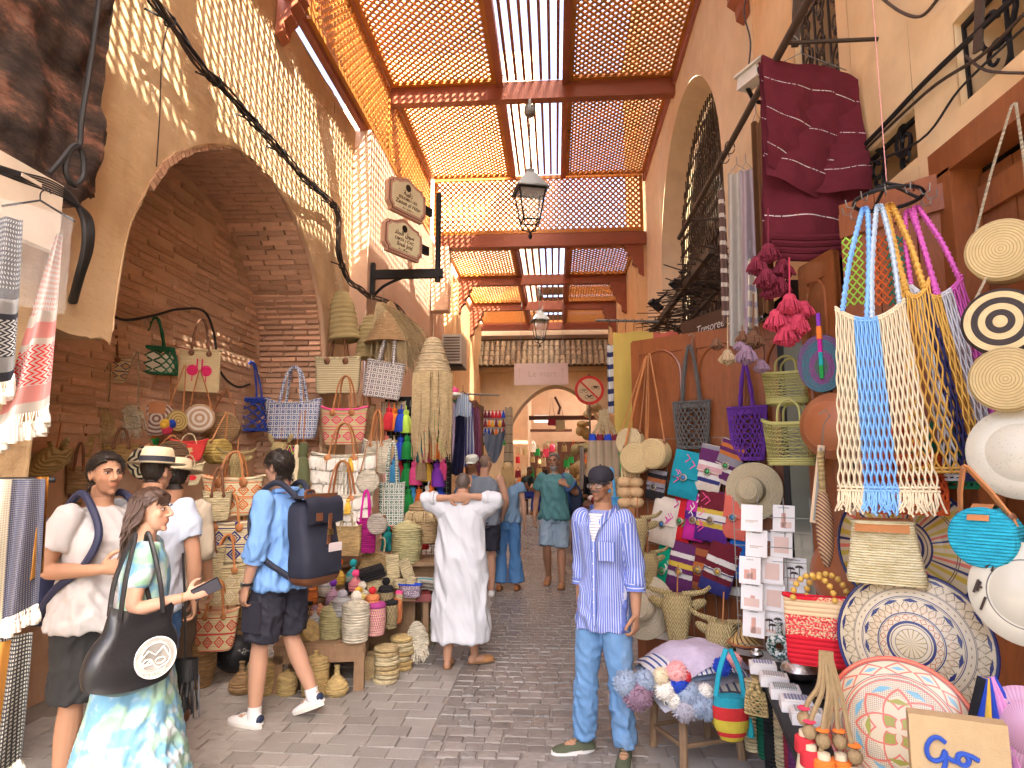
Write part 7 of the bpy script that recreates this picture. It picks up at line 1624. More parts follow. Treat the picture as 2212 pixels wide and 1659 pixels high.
for k,(px,band,l)in enumerate(((1280,'blue','leftmost straw broom with a blue band'),(1296,'maroon','straw broom with a maroon band, second of the hanging brooms'),(1313,'blue','straw broom with a blue band, third of the hanging brooms'),(1329,'maroon','rightmost straw broom with a maroon band'))):
 y=6.6; s=y/FPX; p=at(px,940,y); t=thing('straw_broom',l,'broom',p,0,'straw brooms hung upside down'); top=at(1306,893,y)-p
 m=MB(); q=random.Random(k)
 for j in range(7):m.tube([(q.uniform(-.02,.02),q.uniform(-.03,.03),0),top*.5+V((q.uniform(-.03,.03),0,0)),top+V((q.uniform(-.06,.04),0,q.uniform(0,.05)))],.007,5)
 m.build('stalks',st_raffia,t); m=MB(); m.lathe([(.030,.01),(.036,-.01),(.042,-.055)],14); m.build('band',WOOL[band],t)
 m=MB(); m.lathe([(.042,-.055),(.058,-.2),(.075,-.42),(.001,-.40)],20,(0,0,0),None,0,lambda a,tt:1+.10*sin(a*9)*tt); m.build('bristles',mat('broom_straw',(.36,.27,.17),.95,.35,40,stretch=(1,1,.1),bump=.8,bs=100),t)
for(px,l)in((1338,'straw whisk broom with pale bristles under the hanging brooms'),(1325,'second whisk broom under the hanging brooms')):y=6.4; t=thing('whisk_broom',l,'broom',at(px,1030,y),group='whisk brooms'); m=MB(); tasselmesh(m,(0,0,0),.50,.05,px,1.3); m.build('bristles',st_raffia,t)
t=netbag('small sky blue crochet net bag behind the capped man',1322,1075,5.6,30,45,net('sky',(.10,.36,.62)),60,0,.9,9,6,.005,base=WOOL['sky'],solid=.5)
for(px,c,l)in((1341,'green','green cord bag strap hanging beside the sky blue net bag'),(1349,'yellow','yellow cord bag strap hanging beside the sky blue net bag')):t=thing('cord_strap',l,'strap',at(px,1000,5.5)); m=MB(); m.tube([(0,0,.1),(.01,0,-.15),(-.01,0,-.35)],.014,6); m.build('cord',WOOL[c],t)
YB=ypan(1385)-.1
roundbag('round coiled straw bag on tan straps, lower of the pair at the door',1374,990,YB,33,.09,coil('coil_gold',(.60,.44,.21)),leather,(1398,770),R(-20),sw=.012)
roundbag('round coiled straw bag on tan straps, right one of the pair at the door',1415,980,YB-.06,32,.12,MATS['straw_coil_gold']if 'straw_coil_gold' in MATS else MATS['coil_gold'],leather,(1402,765),R(-40),sw=.012)
roundbag('round straw bag behind the pair on the arched door',1362,955,YB+.1,30,.09,coil('coil_pale',(.56,.44,.24)),leather,(1394,775),R(-35),sw=.010)
netbag('dark grey crochet net bag hanging on the arched brown door',1493,868,ypan(1493),66,100,net('grey',(.085,.078,.070)),118,RP,1.28,24,11,.0055,dk=.12,hs=.30,bulge=.04,inner=None)
m=MB(); hookwire(m,at(1495,750,ypan(1495)),.10); tag(m.build('wire_hook',m_zinc),'wire hook on the arched door holding the grey net bag','hook')
netbag('purple crochet net bag hanging above the straw hat',1613,880,ypan(1613),62,112,net('purple',(.10,.025,.22)),88,RP,1.35,24,11,.006,dk=.14,hs=.22,bulge=.04)
def strawhat(label,px,py,y,rpx,mm,rx,rz,name='straw_hat'):
 s=y/FPX; r=rpx*s; t=thing(name,label,'hat',at(px,py,y),group='straw hats for sale',rot=(rx,0,rz)); m=MB()
 m.lathe(coilprof([(r,.0),(r*.55,.012),(r*.46,.02),(r*.44,r*.40),(r*.32,r*.54),(.001,r*.56)],20,.003),40,(0,0,0),Matrix.Rotation(R(90),3,'X'),0,lambda a,t_:1+(.02*sin(3*a)if t_<.3 else 0)); m.build('hat_body',mm,t,crease=70); return t
strawhat('wide cream straw hat hanging on the door above the postcards',1628,1060,ypan(1628)-.03,60,coil('hat_cream',(.62,.52,.32),.008),R(-4),RP,)
strawhat('wide pale straw hat hanging low behind the capped man',1388,1308,4.55,66,coil('hat_white',(.58,.50,.36),.008),R(-6),R(-25))
t=thing('wire_rack','wire grid on the brown door carrying the woven pouches','rack',(pa1.x,pa1.y,0),math.atan2(-.89,1.18)); m=MB()
for k in range(16):m.tube([(.05+k*.085,-.06,.45),(.05+k*.085,-.06,1.85)],.0025,4)
for z in[.45+k*.155 for k in range(10)]:m.tube([(.03,-.063,z),(1.35,-.063,z)],.0025,4)
m.build('grid',m_zinc,t,kind='stuff')
for z in(.42,.80,1.18):m=MB(); m.box((.68,-.045,z),(1.38,.02,.055)); m.build('white_board',m_white,t,smooth=False)
def bands(name,cols):
 def pat(nt):
  u,v=nt.uv(); st=[]
  for i,c in enumerate(cols):st.append((i/len(cols),c))
  return nt.ramp(v+(nt.noise(None,60,2)-.5)*.03,st,'CONSTANT')
 return mat(name,None,.95,.15,30,pat=pat,bump=.6,bs=220,bd=.004)
pc=dict(teal=(.01,.24,.30),plum=(.10,.02,.09),pinkish=(.55,.30,.30),cream=(.58,.50,.40),navy=(.03,.03,.14),orange=(.42,.13,.03),rust=(.30,.09,.03),black=(.015,.013,.014),red=(.50,.015,.02),mag=(.48,.02,.25),maroon=(.13,.012,.02),white=(.62,.58,.52),coral=(.62,.13,.09),green=(.0,.28,.15),blue=(.01,.10,.36),purple=(.08,.015,.16),gold=(.55,.38,.05),grey=(.22,.20,.22))
def pouch(label,px,py,w,h,cols,stone,rot,off=.1,marks=None):
 y=ypan(px,off); s=y/FPX; W,H=w*s,h*s; t=thing('woven_pouch',label,'pouch',at(px,py,y),group='woven clutch pouches with brooches',rot=(R(-6),R(rot),RP+R(rnd.uniform(-6,6)))); mm=bands('pouch_'+label[:24].replace(' ','_'),[pc[c]for c in cols.split()])
 def sh(u,v,f):q=(1-abs(2*u-1)**8)*(1-abs(2*v-1)**8); return V(((u-.5)*W,f*(.004+.018*q+.006*noise.noise(V((u*4,v*4,px)))),(v-.5)*H))
 m=MB(); m.grid(lambda u,v:sh(u,v,-1),10,10); m.grid(lambda u,v:sh(1-u,v,1),10,10)
 e=[sh(k/10,0,-1)for k in range(11)]; m.tube([sh(k/10,1,0)for k in range(11)],.005,5); m.tube([sh(k/10,0,0)for k in range(11)],.005,5); m.tube([sh(0,k/10,0)for k in range(11)],.005,5); m.tube([sh(1,k/10,0)for k in range(11)],.005,5)
 m.build('pouch_body',mm,t)
 m=MB(); m.grid(lambda u,v:sh(u,.42+.58*v,-1)+V((0,-.008-.006*(1-v),0)),10,6,uvf=lambda p,a:(p.x/W+.5,p.z/H+.5)); m.tube([sh(k/10,.42,-1)+V((0,-.012,0))for k in range(11)],.004,5); m.build('flap',mm,t)
 if marks:
  m=MB(); q=random.Random(px)
  for k in range(5):a=V((q.uniform(-.4,.4)*W,-.034,q.uniform(-.4,.35)*H)); m.tube([a,a+V((.15*W,0,.10*H)),a+V((.02*W,0,.18*H))],.004,4)
  m.build('embroidery',WOOL[marks],t)
 c=V((0,-.036,-.08*H))
 m=MB(); m.lathe([(.026,0),(.026,.004),(.018,.008),(.018,0)],18,c,Matrix.Rotation(R(90),3,'X'))
 for k in range(12):a=k*PI/6; m.ball(c+V((cos(a)*.0225,-.008,sin(a)*.0225)),.0052,6,4)
 m.build('brooch',mat('brooch_silver',(.50,.44,.34),.35,.2,30,metal=.8),t); m=MB(); m.ball(c+V((0,-.006,0)),.016,10,6,None,1,.6,1); m.build('brooch_stone',mat('stone_'+stone,dict(blue=(.02,.13,.32),green=(.02,.22,.05),amber=(.45,.26,.03),brown=(.20,.12,.05),black=(.02,.02,.02))[stone],.15,.1,spec=.7),t)
for a in(('black and grey woven pouch, topmost at the left of the grid',1418,1047,44,62,'black black grey grey rust black grey','black',10,.09,None),('teal woven pouch with pink zigzag embroidery',1482,1025,62,96,'teal teal teal teal','blue',12,.12,'pink'),('plum, pink and cream striped pouch beside the teal one',1534,1012,56,96,'cream cream navy white pinkish pinkish white plum plum plum grey','green',14,.10,None),('dark pouch with orange stripes at the top right of the grid',1574,1000,56,92,'cream plum plum white plum grey grey orange plum orange plum','green',22,.08,None),('cream woven pouch with a hot pink line',1436,1125,58,96,'cream cream cream','blue',10,.11,'magenta'),('red woven pouch with a green zigzag',1474,1118,40,96,'red red red','green',8,.08,'green'),('magenta woven pouch in the middle row of the grid',1502,1116,42,96,'mag mag purple mag mag','brown',8,.10,'white'),('maroon pouch with purple foot and white band',1540,1116,68,102,'purple purple purple gold white white gold maroon maroon maroon maroon','brown',8,.12,'pink'),('coral woven pouch beside the postcard rack',1588,1110,52,100,'coral coral coral','blue',8,.11,None),('green woven pouch, lowest row at the left',1436,1226,40,92,'green green green','green',12,.08,'white'),('black and cream striped pouch in the lowest row',1472,1226,54,100,'plum plum plum white plum gold plum white plum plum','amber',10,.11,None),('rust and brown striped pouch in the lowest row',1514,1222,52,96,'rust maroon rust orange maroon rust maroon','amber',8,.08,None),('navy and maroon pouch with white stripes in the lowest row',1556,1226,62,108,'navy navy maroon white maroon white maroon maroon maroon','amber',18,.13,None),('blue woven pouch at the right end of the lowest row',1592,1196,40,92,'blue blue blue','amber',18,.08,'white')):
 pouch(*a)
animal('woven straw bull head, uppermost on the right stall',1375,1120,4.62,.95,st_plait,R(-10)); animal('woven straw bull head behind the elbow of the capped man',1400,1195,4.60,.8,st_plait,R(10)); animal('woven straw bull head with long snout over the stool of cloths',1462,1285,4.35,1.15,st_plait,R(-15)); animal('woven straw bull head lowest, just above the cloth stool',1558,1345,4.1,1.1,st_plait,R(-35))
t=thing('loofah_bunch','bunch of round tan loofah scrubbers hanging behind the capped man','loofahs',at(1362,1065,4.9)); q=random.Random(6)
for k in range(6):m=MB(); m.ball((((k%2)-.5)*.085,0,-.075*(k//2)+.08),.055,12,8,None,1.05,.8,.75); m.build('loofah',mat('loofah',(.50,.32,.16),.9,.2,20,bump=.5,bs=90),t)
m=MB()
for k in range(6):m.tube([(-.06+.025*k,0,.12),(-.05+.02*k,0,.30)],.010,5)
m.build('stalks',st_raffia,t)
def wirebasket(label,px,py,y,w,h):
 s=y/FPX; W,H=w*s,h*s; t=thing('rattan_basket',label,'basket',at(px,py,y),R(-30),'green rattan baskets'); mm=mat('green_rattan',(.33,.31,.10),.6,.2,20); m=MB(); D=W*.32
 f=lambda u,v:(lambda a:V((W/2*(.82+.18*v)*math.copysign(abs(cos(a))**.5,cos(a)),D*math.copysign(abs(sin(a))**.5,sin(a)),-H+H*v+.12*H*v*cos(a)**2)))(2*PI*u)
 for k in range(44):
  m.tube([f(k/44+.03*sin(j*1.57),j/10)for j in range(11)],.0022,3,False)
 for v in[j/10 for j in range(11)]:m.tube([f(k/40,v)for k in range(41)],.0022,3,False)
 m.build('mesh',mm,t,kind='stuff'); m=MB()
 for vs_,nm in(((0,.03,.08,.13),'base_band'),((.97,1.0),'rim_band')):
  m=MB()
  for v in vs_:m.tube([f(k/40,v)*(1.01)for k in range(41)],.007,5,False)
  m.build(nm,mm,t)
 for sg in(-1,1):m=MB(); m.tube(bez([(-W*.2,sg*D*.9,0),(-W*.17,sg*D*.8,H*.4),(0,sg*D*.7,H*.58),(W*.17,sg*D*.8,H*.4),(W*.2,sg*D*.9,0)],6),.007,6); m.build('handle',mm,t)
wirebasket('open green rattan basket, upper of two by the woven fan',1703,808,3.7,104,62); wirebasket('open green rattan basket, lower of two by the woven fan',1710,915,3.6,112,84)
def fanpat(nt):
 x,y,z=nt.xyz(nt.coord()); r=(x*x*2.2+(z+.02)*(z+.02)).m('SQRT'); return nt.mix(nt.noise(None,150,2).sm(.4,.6),nt.ramp(r*5.6,[(0,(.05,.13,.05)),(.25,(.05,.13,.05)),(.30,(.25,.03,.20)),(.48,(.25,.03,.20)),(.52,(.02,.16,.20)),(.78,(.02,.16,.20)),(.82,(.18,.05,.18))]),(.10,.10,.14))
t=thing('woven_fan','woven raffia fan in teal, magenta and green with wrapped handle','fan',at(1775,785,3.35),R(-35)); m=MB(); m.lathe(coilprof([(.001,.008),(.115,.008)],14,.003)+[(.118,0),(.115,-.006),(.001,-.006)],40,(0,0,0),Matrix.Rotation(R(90),3,'X')@Matrix.Diagonal((1,1.28,1))); m.build('blade',mat('fan_weave',None,.8,.1,40,pat=fanpat,bump=.5,bs=200),t)
for k,c in enumerate(('green','teal','magenta','orange','purple')):m=MB(); m.tube([(0,-.014,-.08+k*.068),(0,-.014,-.08+(k+1)*.068)],.011+.003*(k==3),8); m.build('handle_wrap',WOOL[c],t)
m_clay=mat('clay',(.33,.11,.04),.45,.2,9,spec=.4)
t=thing('clay_dish','brown glazed clay dish hanging behind the macrame bags','dish',at(1795,920,3.25),R(-45)); m=MB(); m.lathe([(.001,.03),(.12,.03),(.16,-.01),(.165,-.02),(.15,.0),(.10,.045),(.001,.05)][::-1],36,(0,0,0),Matrix.Rotation(R(90),3,'X')); m.build('dish_body',m_clay,t)
t=thing('clay_dish','brown glazed clay dish standing low behind the red straw bag','dish',at(1825,1245,3.1),R(-50)); m=MB(); m.lathe([(.001,.03),(.13,.03),(.17,-.01),(.175,-.02),(.16,.0),(.11,.045),(.001,.05)][::-1],36,(0,0,0),Matrix.Rotation(R(90),3,'X')); m.build('dish_body',m_clay,t)
t=thing('zip_purse','narrow cream zipped leather purse hanging edge-on','purse',at(1768,1045,2.95),R(-30),rot=(0,R(8),R(-30))); m=MB(); m.box((0,0,0),(.035,.05,.34),tw=.2); m.build('purse_body',mat('cream_leather',(.58,.42,.26),.5),t,smooth=False); m=MB(); m.box((0,-.027,0),(.008,.004,.32)); m.build('zip',m_zinc,t,smooth=False); m=MB(); hookwire(m,V((0,0,.17)),.16); m.build('wire_hook',m_zinc,t)
t=thing('woven_scoop','long narrow woven brown scoop hanging beside the cream purse','scoop',at(1782,1140,2.9)); m=MB(); m.ball((0,0,0),.17,14,10,None,.21,.2,1); m.build('scoop_body',mat('check_weave',None,.8,.2,20,pat=lambda nt:(lambda q:nt.mix((((q[0]+q[2])*60).fr()<.5),(.16,.06,.05),(.52,.36,.18)))(nt.xyz(nt.coord())),bump=.5,bs=120),t); m=MB(); m.tube([(0,0,.14),(.0,0,.33)],.014,7); m.build('handle',st_gold,t)
t0=thing('card_rack','wire rack holding pale postcards beside the pouches','rack',at(1672,1235,3.75),R(-28)); s=3.75/FPX; m=MB()
for z in(-52,8,66,122,178):
 m.tube([(-75*s,-.02,(118-z-60)*s),(75*s,-.02,(118-z-60)*s)],.0025,4); m.tube([(-75*s,-.03,(90-z-60)*s),(75*s,-.03,(90-z-60)*s)],.0025,4)
for x in(-75,-25,25,75):m.tube([(x*s,-.005,150*s),(x*s,-.005,-160*s)],.003,4)
m.build('wires',m_zinc,t0)
def card(label,px,py,art,title):
 y=3.72; s=y/FPX; t=thing('postcard',label,'postcard',at(px,py,y),group='postcards in the wire rack',rot=(R(-8),R(2),R(-26))); w,h=42*s,54*s
 m=MB(); m.box((0,0,0),(w,.006,h)); m.build('card',mat('card_white',(.74,.71,.67),.5,.03),t,smooth=False); m=MB(); P_=mat('card_pink',(.62,.33,.25),.6,.1); P2=mat('card_peach',(.64,.46,.38),.6,.08); yy=-.0045
 def rct(mm,x,z,ww,hh):b=MB(); b.box((x*w,yy,z*h),(ww*w,.002,hh*h)); b.build('print',mm,t,smooth=False)
 if art=='gate':rct(P_,-.14,-.15,.26,.34); rct(P_,.16,-.12,.26,.4); rct(P2,.0,-.2,.3,.2)
 elif art=='sand':rct(P2,0,-.22,.7,.30); rct(P_,.05,-.02,.2,.10)
 elif art=='tower':rct(P_,0,-.08,.2,.56); rct(P2,.1,-.24,.5,.22)
 elif art=='pale':rct(P2,0,-.04,.66,.6)
 elif art=='line':rct(m_faint,0,-.1,.6,.03); rct(m_faint,-.1,-.16,.4,.02)
 elif art=='palm':
  rct(P2,0,-.3,.7,.12); b=MB()
  for x,z in((-.2,.08),(.18,.16),(-.05,-.08)):
   b.box((x*w,yy-.001,(z-.3)/2*h),(.004,.002,(z+.3)*h))
   for k in range(7):a=PI*k/6; b.bar((x*w,yy-.001,z*h),(x*w+cos(a)*.19*w,yy-.001,z*h+(sin(a)*.10-.03)*h),.005,.002,up=V((0,1,0)))
  b.build('print',m_ink,t,smooth=False)
 if title:text(title,.011,m_ink,t,(0,-.0042,h*.40),ext=.0003)
for a in(('postcard with a fine landscape sketch, top left of the rack',1624,1119,'line',None),('postcard with a pink tower, top right of the rack',1693,1120,'tower','LE MINARET'),('postcard with a small plant, second row left',1634,1174,'line','JARDINS'),('postcard with a peach stork, second row right',1688,1175,'pale','CITY ROADS'),('postcard titled GUELIZ with pink houses',1620,1232,'gate','GUELIZ'),('plain pale pink postcard in the middle of the third row',1668,1232,'pale',None),('postcard titled PALMERAIE with black palms',1718,1234,'palm','PALMERAIE'),('postcard with peach dunes, fourth row left',1624,1288,'sand','NEW MEDINA'),('plain pale pink postcard in the middle of the fourth row',1672,1290,'pale',None),('postcard half hidden by the red straw bag, fourth row',1715,1286,'line','MAJORELLE'),('postcard titled MEDINA with a pink minaret, lowest row',1628,1346,'tower','MEDINA'),('postcard with a black palm, lowest row',1672,1346,'palm',None)):card(*a)
# ================================================================ nearest goods on the right
m_coral_edge=mat('coral_rim',(.62,.14,.09),.25,.1,5,coat=.5)
def polar(name,fn,rad):
 def pat(nt):
  x,y,z=nt.xyz(nt.coord()); r=(x*x+z*z).m('SQRT')/rad; a=nt.atan2(z,x)/6.28318; return fn(nt,r,a)
 return mat(name,None,.3,.05,6,pat=pat,spec=.4,coat=.15)
def band(nt,o,r,c,w,col):return nt.mix(((r-c).abs()<w),o,col)
W_,N_,K_=(.55,.46,.31),(.02,.025,.11),(.10,.09,.09)
def rays(nt,r,a):
 q=(a*44).fr(); o=nt.ramp((a*11).fr(),[(0,W_),(.10,(.50,.36,.05)),(.25,W_),(.34,N_),(.42,W_),(.55,(.60,.15,.10)),(.66,W_),(.76,(.45,.36,.06)),(.9,W_)],'CONSTANT')
 o=nt.mix((r<.42),o,W_); o=nt.mix((r>.985),o,N_)
 for c,w,k in((.42,.015,N_),(.36,.008,K_),(.30,.02,N_),(.16,.01,K_),(.76,.006,K_),(.73,.006,K_)):o=band(nt,o,r,c,w,k)
 return nt.mix(((r-.23).abs()/.05+(a*16).tri()<.7),o,N_)
def mand(nt,r,a):
 o=nt.mix((r<0),W_,W_); g=(.22,.18,.10)
 def petals(o,c,h,n,col,k=1.0):d=(a*n).tri(); return nt.mix((((r-c)/h)*((r-c)/h)+d*d*k).fl()<1,o,col)if False else nt.mix(((((r-c)/h).abs()+d)-.8).abs()<.13,o,col)
 o=petals(o,.86,.10,36,g); o=petals(o,.84,.05,36,(.45,.38,.24)); o=petals(o,.52,.10,28,g); o=petals(o,.50,.05,28,(.50,.30,.18)); o=nt.mix((((r-.93).abs()/.03+(a*18).tri())<.8),o,N_); o=nt.mix((((r-.60).abs()/.035+(a*14).tri())<.8),o,N_)
 o=petals(o,.36,.05,20,(.40,.12,.05)); o=nt.mix((((a*16).tri()<.25-r*.2)*(r<.20)),o,(.30,.22,.06)); o=nt.mix((((r-.71).abs()/.02+(a*40).tri())<.5),o,g)
 for c,w,k in((1.0,.022,N_),(.775,.004,K_),(.76,.004,K_),(.655,.006,N_),(.635,.004,K_),(.425,.008,N_),(.405,.004,K_),(.295,.018,N_),(.255,.006,K_),(.20,.004,K_)):o=band(nt,o,r,c,w,k)
 return o
def redp(nt,r,a):
 c1=(.55,.13,.09); o=nt.mix((r<0),W_,W_); x,y,z=nt.xyz(nt.coord()); dots=(((x*170).fr()-.5).abs()+((z*170).fr()-.5).abs())<.35
 o=nt.mix((((r-.50-.14*((a*4).tri())).abs()<.16)*dots),o,(.18,.13,.14)); o=nt.mix((((r-.42-.30*((a*4).tri()-.5)).abs()<.018)),o,c1); o=nt.mix((((r-.45+.30*((a*4).tri()-.5)).abs()<.018)),o,c1)
 o=nt.mix((((r-.16).abs()/.14+(a*4).tri())<.75),o,(.28,.27,.04)); o=nt.mix(((((r-.16).abs()/.14+(a*4).tri())-.8).abs()<.10),o,c1); o=nt.mix((((r-.58).abs()/.06+(a*8).tri())<.7),o,(.16,.34,.42)); o=nt.mix((((r-.40).abs()/.08+(a*4+.5).tri())<.5),o,(.28,.27,.04))
 o=nt.mix(((((r-.86)/.09).abs()+(a*14).tri()-.9).abs()<.12),o,c1); o=nt.mix((((r-.86).abs()/.05+(a*14).tri())<.55),o,(.16,.34,.42))
 for c,w,k in((1.0,.045,c1),(.955,.005,K_),(.77,.005,K_),(.745,.008,c1),(.69,.008,c1),(.705,.004,K_)):o=band(nt,o,r,c,w,k)
 return o
def speck(nt,r,a):return nt.mix(nt.noise(None,160,3).sm(.62,.68),(.50,.46,.36),(.36,.32,.24))
def dish(label,c,r,mm,rz,rx=0,rim=None):
 t=thing('ceramic_plate',label,'plate',c,group='ceramic plates on the doors',rot=(rx,0,rz)); m=MB(); m.lathe([(.001,.020*r/.25),(r*.58,.018*r/.25),(r*.70,.012),(r*.97,0),(r,-.004),(r*.98,-.006),(r*.66,.006),(r*.5,.028),(.001,.030)],56,(0,0,0),Matrix.Rotation(R(-90),3,'X')@Matrix.Diagonal((1,1,-1)))
 for f in range(len(m.f)):m.f[f]=m.f[f][::-1]
 m.build('plate_body',mm,t,crease=60)
 if rim:m=MB(); m.tube([(cos(a)*r,0,sin(a)*r)for a in[2*PI*k/56 for k in range(57)]],.006,6,False); m.build('rim',rim,t)
 return t
m_nrim=mat('navy_rim',N_,.25,.1)
dish('big ceramic plate with coloured rays behind the white wicker bag',at(1953,1182,2.86),.272,polar('plate_rays',rays,.272),R(-48),R(-6),m_nrim)
dish('big cream plate with navy and black mandala rings',at(1972,1390,2.52),.25,polar('plate_mandala',mand,.25),R(-38),R(-8),m_nrim)
dish('cream plate painted with coral and green flowers, lowest of the plates',at(1945,1580,2.30),.222,polar('plate_flower',redp,.222),R(-34),R(-14),m_coral_edge)
dish('plain speckled cream plate at the right edge',at(2205,978,2.25),.155,polar('plate_speckle',speck,.155),R(-42),R(-4))
t=dish('cream plate with black painted letters at the right edge',at(2222,1285,2.1),.155,polar('plate_plain',lambda nt,r,a:band(nt,nt.mix((r<0),(.48,.45,.36),(.48,.45,.36)),r,.66,.012,K_),.155),R(-42),R(-4))
m=MB()
for q in(((-.12,-.06),(-.105,-.02)),((-.135,-.01),(-.12,.03)),((-.125,-.005),(-.115,.025)),((-.13,.01),(-.112,.008)),((-.10,.07),(-.075,.09),(-.085,.06))):m.tube([(x,-.014,z)for x,z in q],.004,5)
m.build('painted_letters',m_ink,t)
dish('small pink glass plate at the lower right edge',at(2222,1575,2.05),.115,polar('plate_pink',lambda nt,r,a:nt.mix(((a*60).fr()<.4),(.52,.30,.40),(.42,.22,.33)),.115),R(-42),R(-6))
t=thing('ring_hanger','black iron ring hung on a pink string with hooks for the macrame bags','hanger',at(1918,430,2.62)); m=MB(); m.tube([(cos(a)*.125,sin(a)*.125,0)for a in[2*PI*k/30 for k in range(31)]],.008,6,False); m.tube([(-.125,0,0),(0,0,.07),(.125,0,0)],.007,6); m.tube([(0,-.125,0),(0,0,.07),(0,.125,0)],.007,6); m.build('ring',m_iron,t)
m=MB(); m.tube([(0,0,.07),(0,0,1.0)],.0018,4); m.build('string',WOOL['rose'],t); m=MB()
for k in range(12):a=k*PI/6; m.tube([(cos(a)*.125,sin(a)*.125,0),(cos(a)*.14,sin(a)*.14,-.035),(cos(a)*.165,sin(a)*.165,-.03),(cos(a)*.17,sin(a)*.17,.0)],.0025,4)
m.build('hooks',m_zinc,t)
cord=lambda n,c:mat('cord_'+n,c,.85,.15,40,bump=.4,bs=200,bd=.003)
c_cr,c_bl,c_ye,c_wh,c_nv,c_pk=cord('cream',(.64,.54,.36)),cord('sky',(.20,.42,.74)),cord('yellow',(.72,.42,.09)),cord('white',(.56,.56,.58)),cord('navy',(.03,.03,.11)),cord('pink',(.62,.12,.45))
def macrame(label,px,py,y,wt,wb,h,cols,straps,lean=0,fringe=0,n=34,k=15,rz=R(-28),r=.0036,dp=.05):
 s=y/FPX; t=thing('macrame_bag',label,'bag',at(px,py,y),rz,'macrame cord bags on the ring')
 def f(x,v,sg):w=(wb+(wt-wb)*v)*s/2; return V((x*w+lean*s*(1-v),sg*dp*(1-x*x)**.5*(.4+.6*sin(PI*min(1,v+.15))),-h*s*(1-v)+(.10*h*s*abs(x)**2*v if straps else 0)))
 for mi,(x0,x1,mm)in enumerate(cols):
  m=MB()
  for sg in(-1,1):
   for i in range(n):
    xc=-1+2*(i+.5)/n
    if not x0<=xc<x1:continue
    ss=1 if i%2 else-1; pts=[]
    for j in range(k*5+1):v=1-j/(k*5); a=(.30+.75*(1-v))if v<.8 else .3; pts.append(f(max(-1,min(1,xc+ss*a*.98/n*cos(2*PI*j/5*.5))),v,sg)+V((0,.004*ss,0)))
    m.tube(pts,r,5,False)
   for v in((0,.02,.985,1.0)if True else()):m.tube([f(x0+(x1-x0)*q/10 if abs(x0+(x1-x0)*q/10)<1 else math.copysign(.999,x0+(x1-x0)*q/10),v,sg)for q in range(11)],r*1.5,5,False)
   if fringe:
    q=random.Random(7)
    for i in range(n):
     xc=-1+2*(i+.5)/n
     if x0<=xc<x1:
      for w in range(2):b=f(xc,0,sg); L=fringe*s*q.uniform(.8,1.1); m.tube([b,b+V((q.uniform(-.01,.01),-.004,-L*.5)),b+V((q.uniform(-.022,.022),q.uniform(-.01,.01),-L))],r,5)
  m.build('cord_panel',mm,t)
 for(xa,ax,ay,mm,sr)in straps:
  for sg in(-1,1):
   a=f(xa[0],1,sg); b=f(xa[1],1,sg); top=V(((ax-px)*s,sg*.012,(py-ay)*s)); m=MB()
   m.tube(bez([a,a.lerp(top,.5)+V((-.012,0,0)),top+V((-.012,0,-.02)),top,top+V((.012,0,-.02)),b.lerp(top,.5)+V((.012,0,0)),b],30),lambda u:sr*(1+.28*sin(u*300)),6); m.build('strap',mm,t)
 return t
macrame('macrame bag in cream and sky blue panels with long fringe',1880,690,2.5,130,180,360,[(-1,-.45,c_cr),(-.45,.22,c_bl),(.22,1.01,c_cr)],[((-.8,-.1),1883,448,c_bl,.0085),((.05,.85),1912,448,cord('pale_blue',(.42,.52,.62)),.0085)],8,46)
macrame('narrow yellow macrame bag behind the cream and blue one',1978,640,2.62,54,100,370,[(-1,1.01,c_ye)],[((-.6,.6),1945,432,c_ye,.011)],12,0,12)
macrame('striped white, yellow, navy and pink macrame bag, rightmost on the ring',2022,640,2.60,96,130,385,[(-1,-.55,c_wh),(-.55,-.2,c_nv),(-.2,.2,c_ye),(.2,.55,c_wh),(.55,1.01,c_pk)],[((-.9,.0),1985,445,c_pk,.0085),((.1,.9),2002,440,c_pk,.0085)],55,0,24)
for(px,py,y,w,h,c,l,hp)in((1945,985,2.72,150,118,(.55,.09,.02),'orange net bag whose base shows under the cream macrame fringe',430),(2035,960,2.78,110,90,(.02,.25,.15),'teal net bag whose base shows under the striped macrame bag',430)):netbag(l,px,py,y,w,h,net('n'+l[:4],c),60,R(-28),.9,18,10,.005,solid=.1)
for(px,c,l)in((1843,(.28,.52,.06),'lime green knotted cord straps hanging behind the blue straps'),(1897,(.60,.11,.02),'orange knotted cord straps hanging behind the blue straps'),(1935,(.02,.28,.20),'teal knotted cord straps beside the yellow strap')):
 t=thing('net_strap',l,'straps',at(px,560,2.75),R(-28)); m=MB()
 for k in range(5):m.tube([(-.03+.015*k+.008*(-1)**(j+k),0,.10-j*.02)for j in range(16)],.0045,5)
 m.build('cord',cord(l[:4],c),t)
t=roundbag('plain coiled straw round bag, uppermost at the right edge',2168,545,2.32,66,.10,coil('coil_edge',(.58,.43,.20),.0095),MATS['cord'],(2190,225),R(-42),coils=14)
t=roundbag('straw round bag with black rings, second at the right edge',2168,700,2.28,70,.12,ringed('ring_black',(.035,.025,.022),(.56,.43,.22),24),MATS['cord'],(2200,480),R(-42),coils=14)
t=roundbag('plain coiled straw round bag, third at the right edge',2180,822,2.26,66,.12,MATS['coil_edge'],MATS['cord'],(2200,640),R(-42),coils=14)
m_turq=straw('turquoise_weave',(.02,.36,.50),(.015,.25,.36),300)
t=roundbag('turquoise woven round bag with tan leather clasp',2132,1160,2.2,60,.11,m_turq,leather,(2085,1010),R(-50),coils=16,flap=None,sw=.014,rx=0)
m=MB(); m.grid(lambda u,v:(.03*(u-.5)*2,-.062*sin(PI*(v-.5))-.004,.105-.05*max(0,v-.5)*2-.03*max(0,.5-v)*2),4,8); m.build('clasp',leather,t)
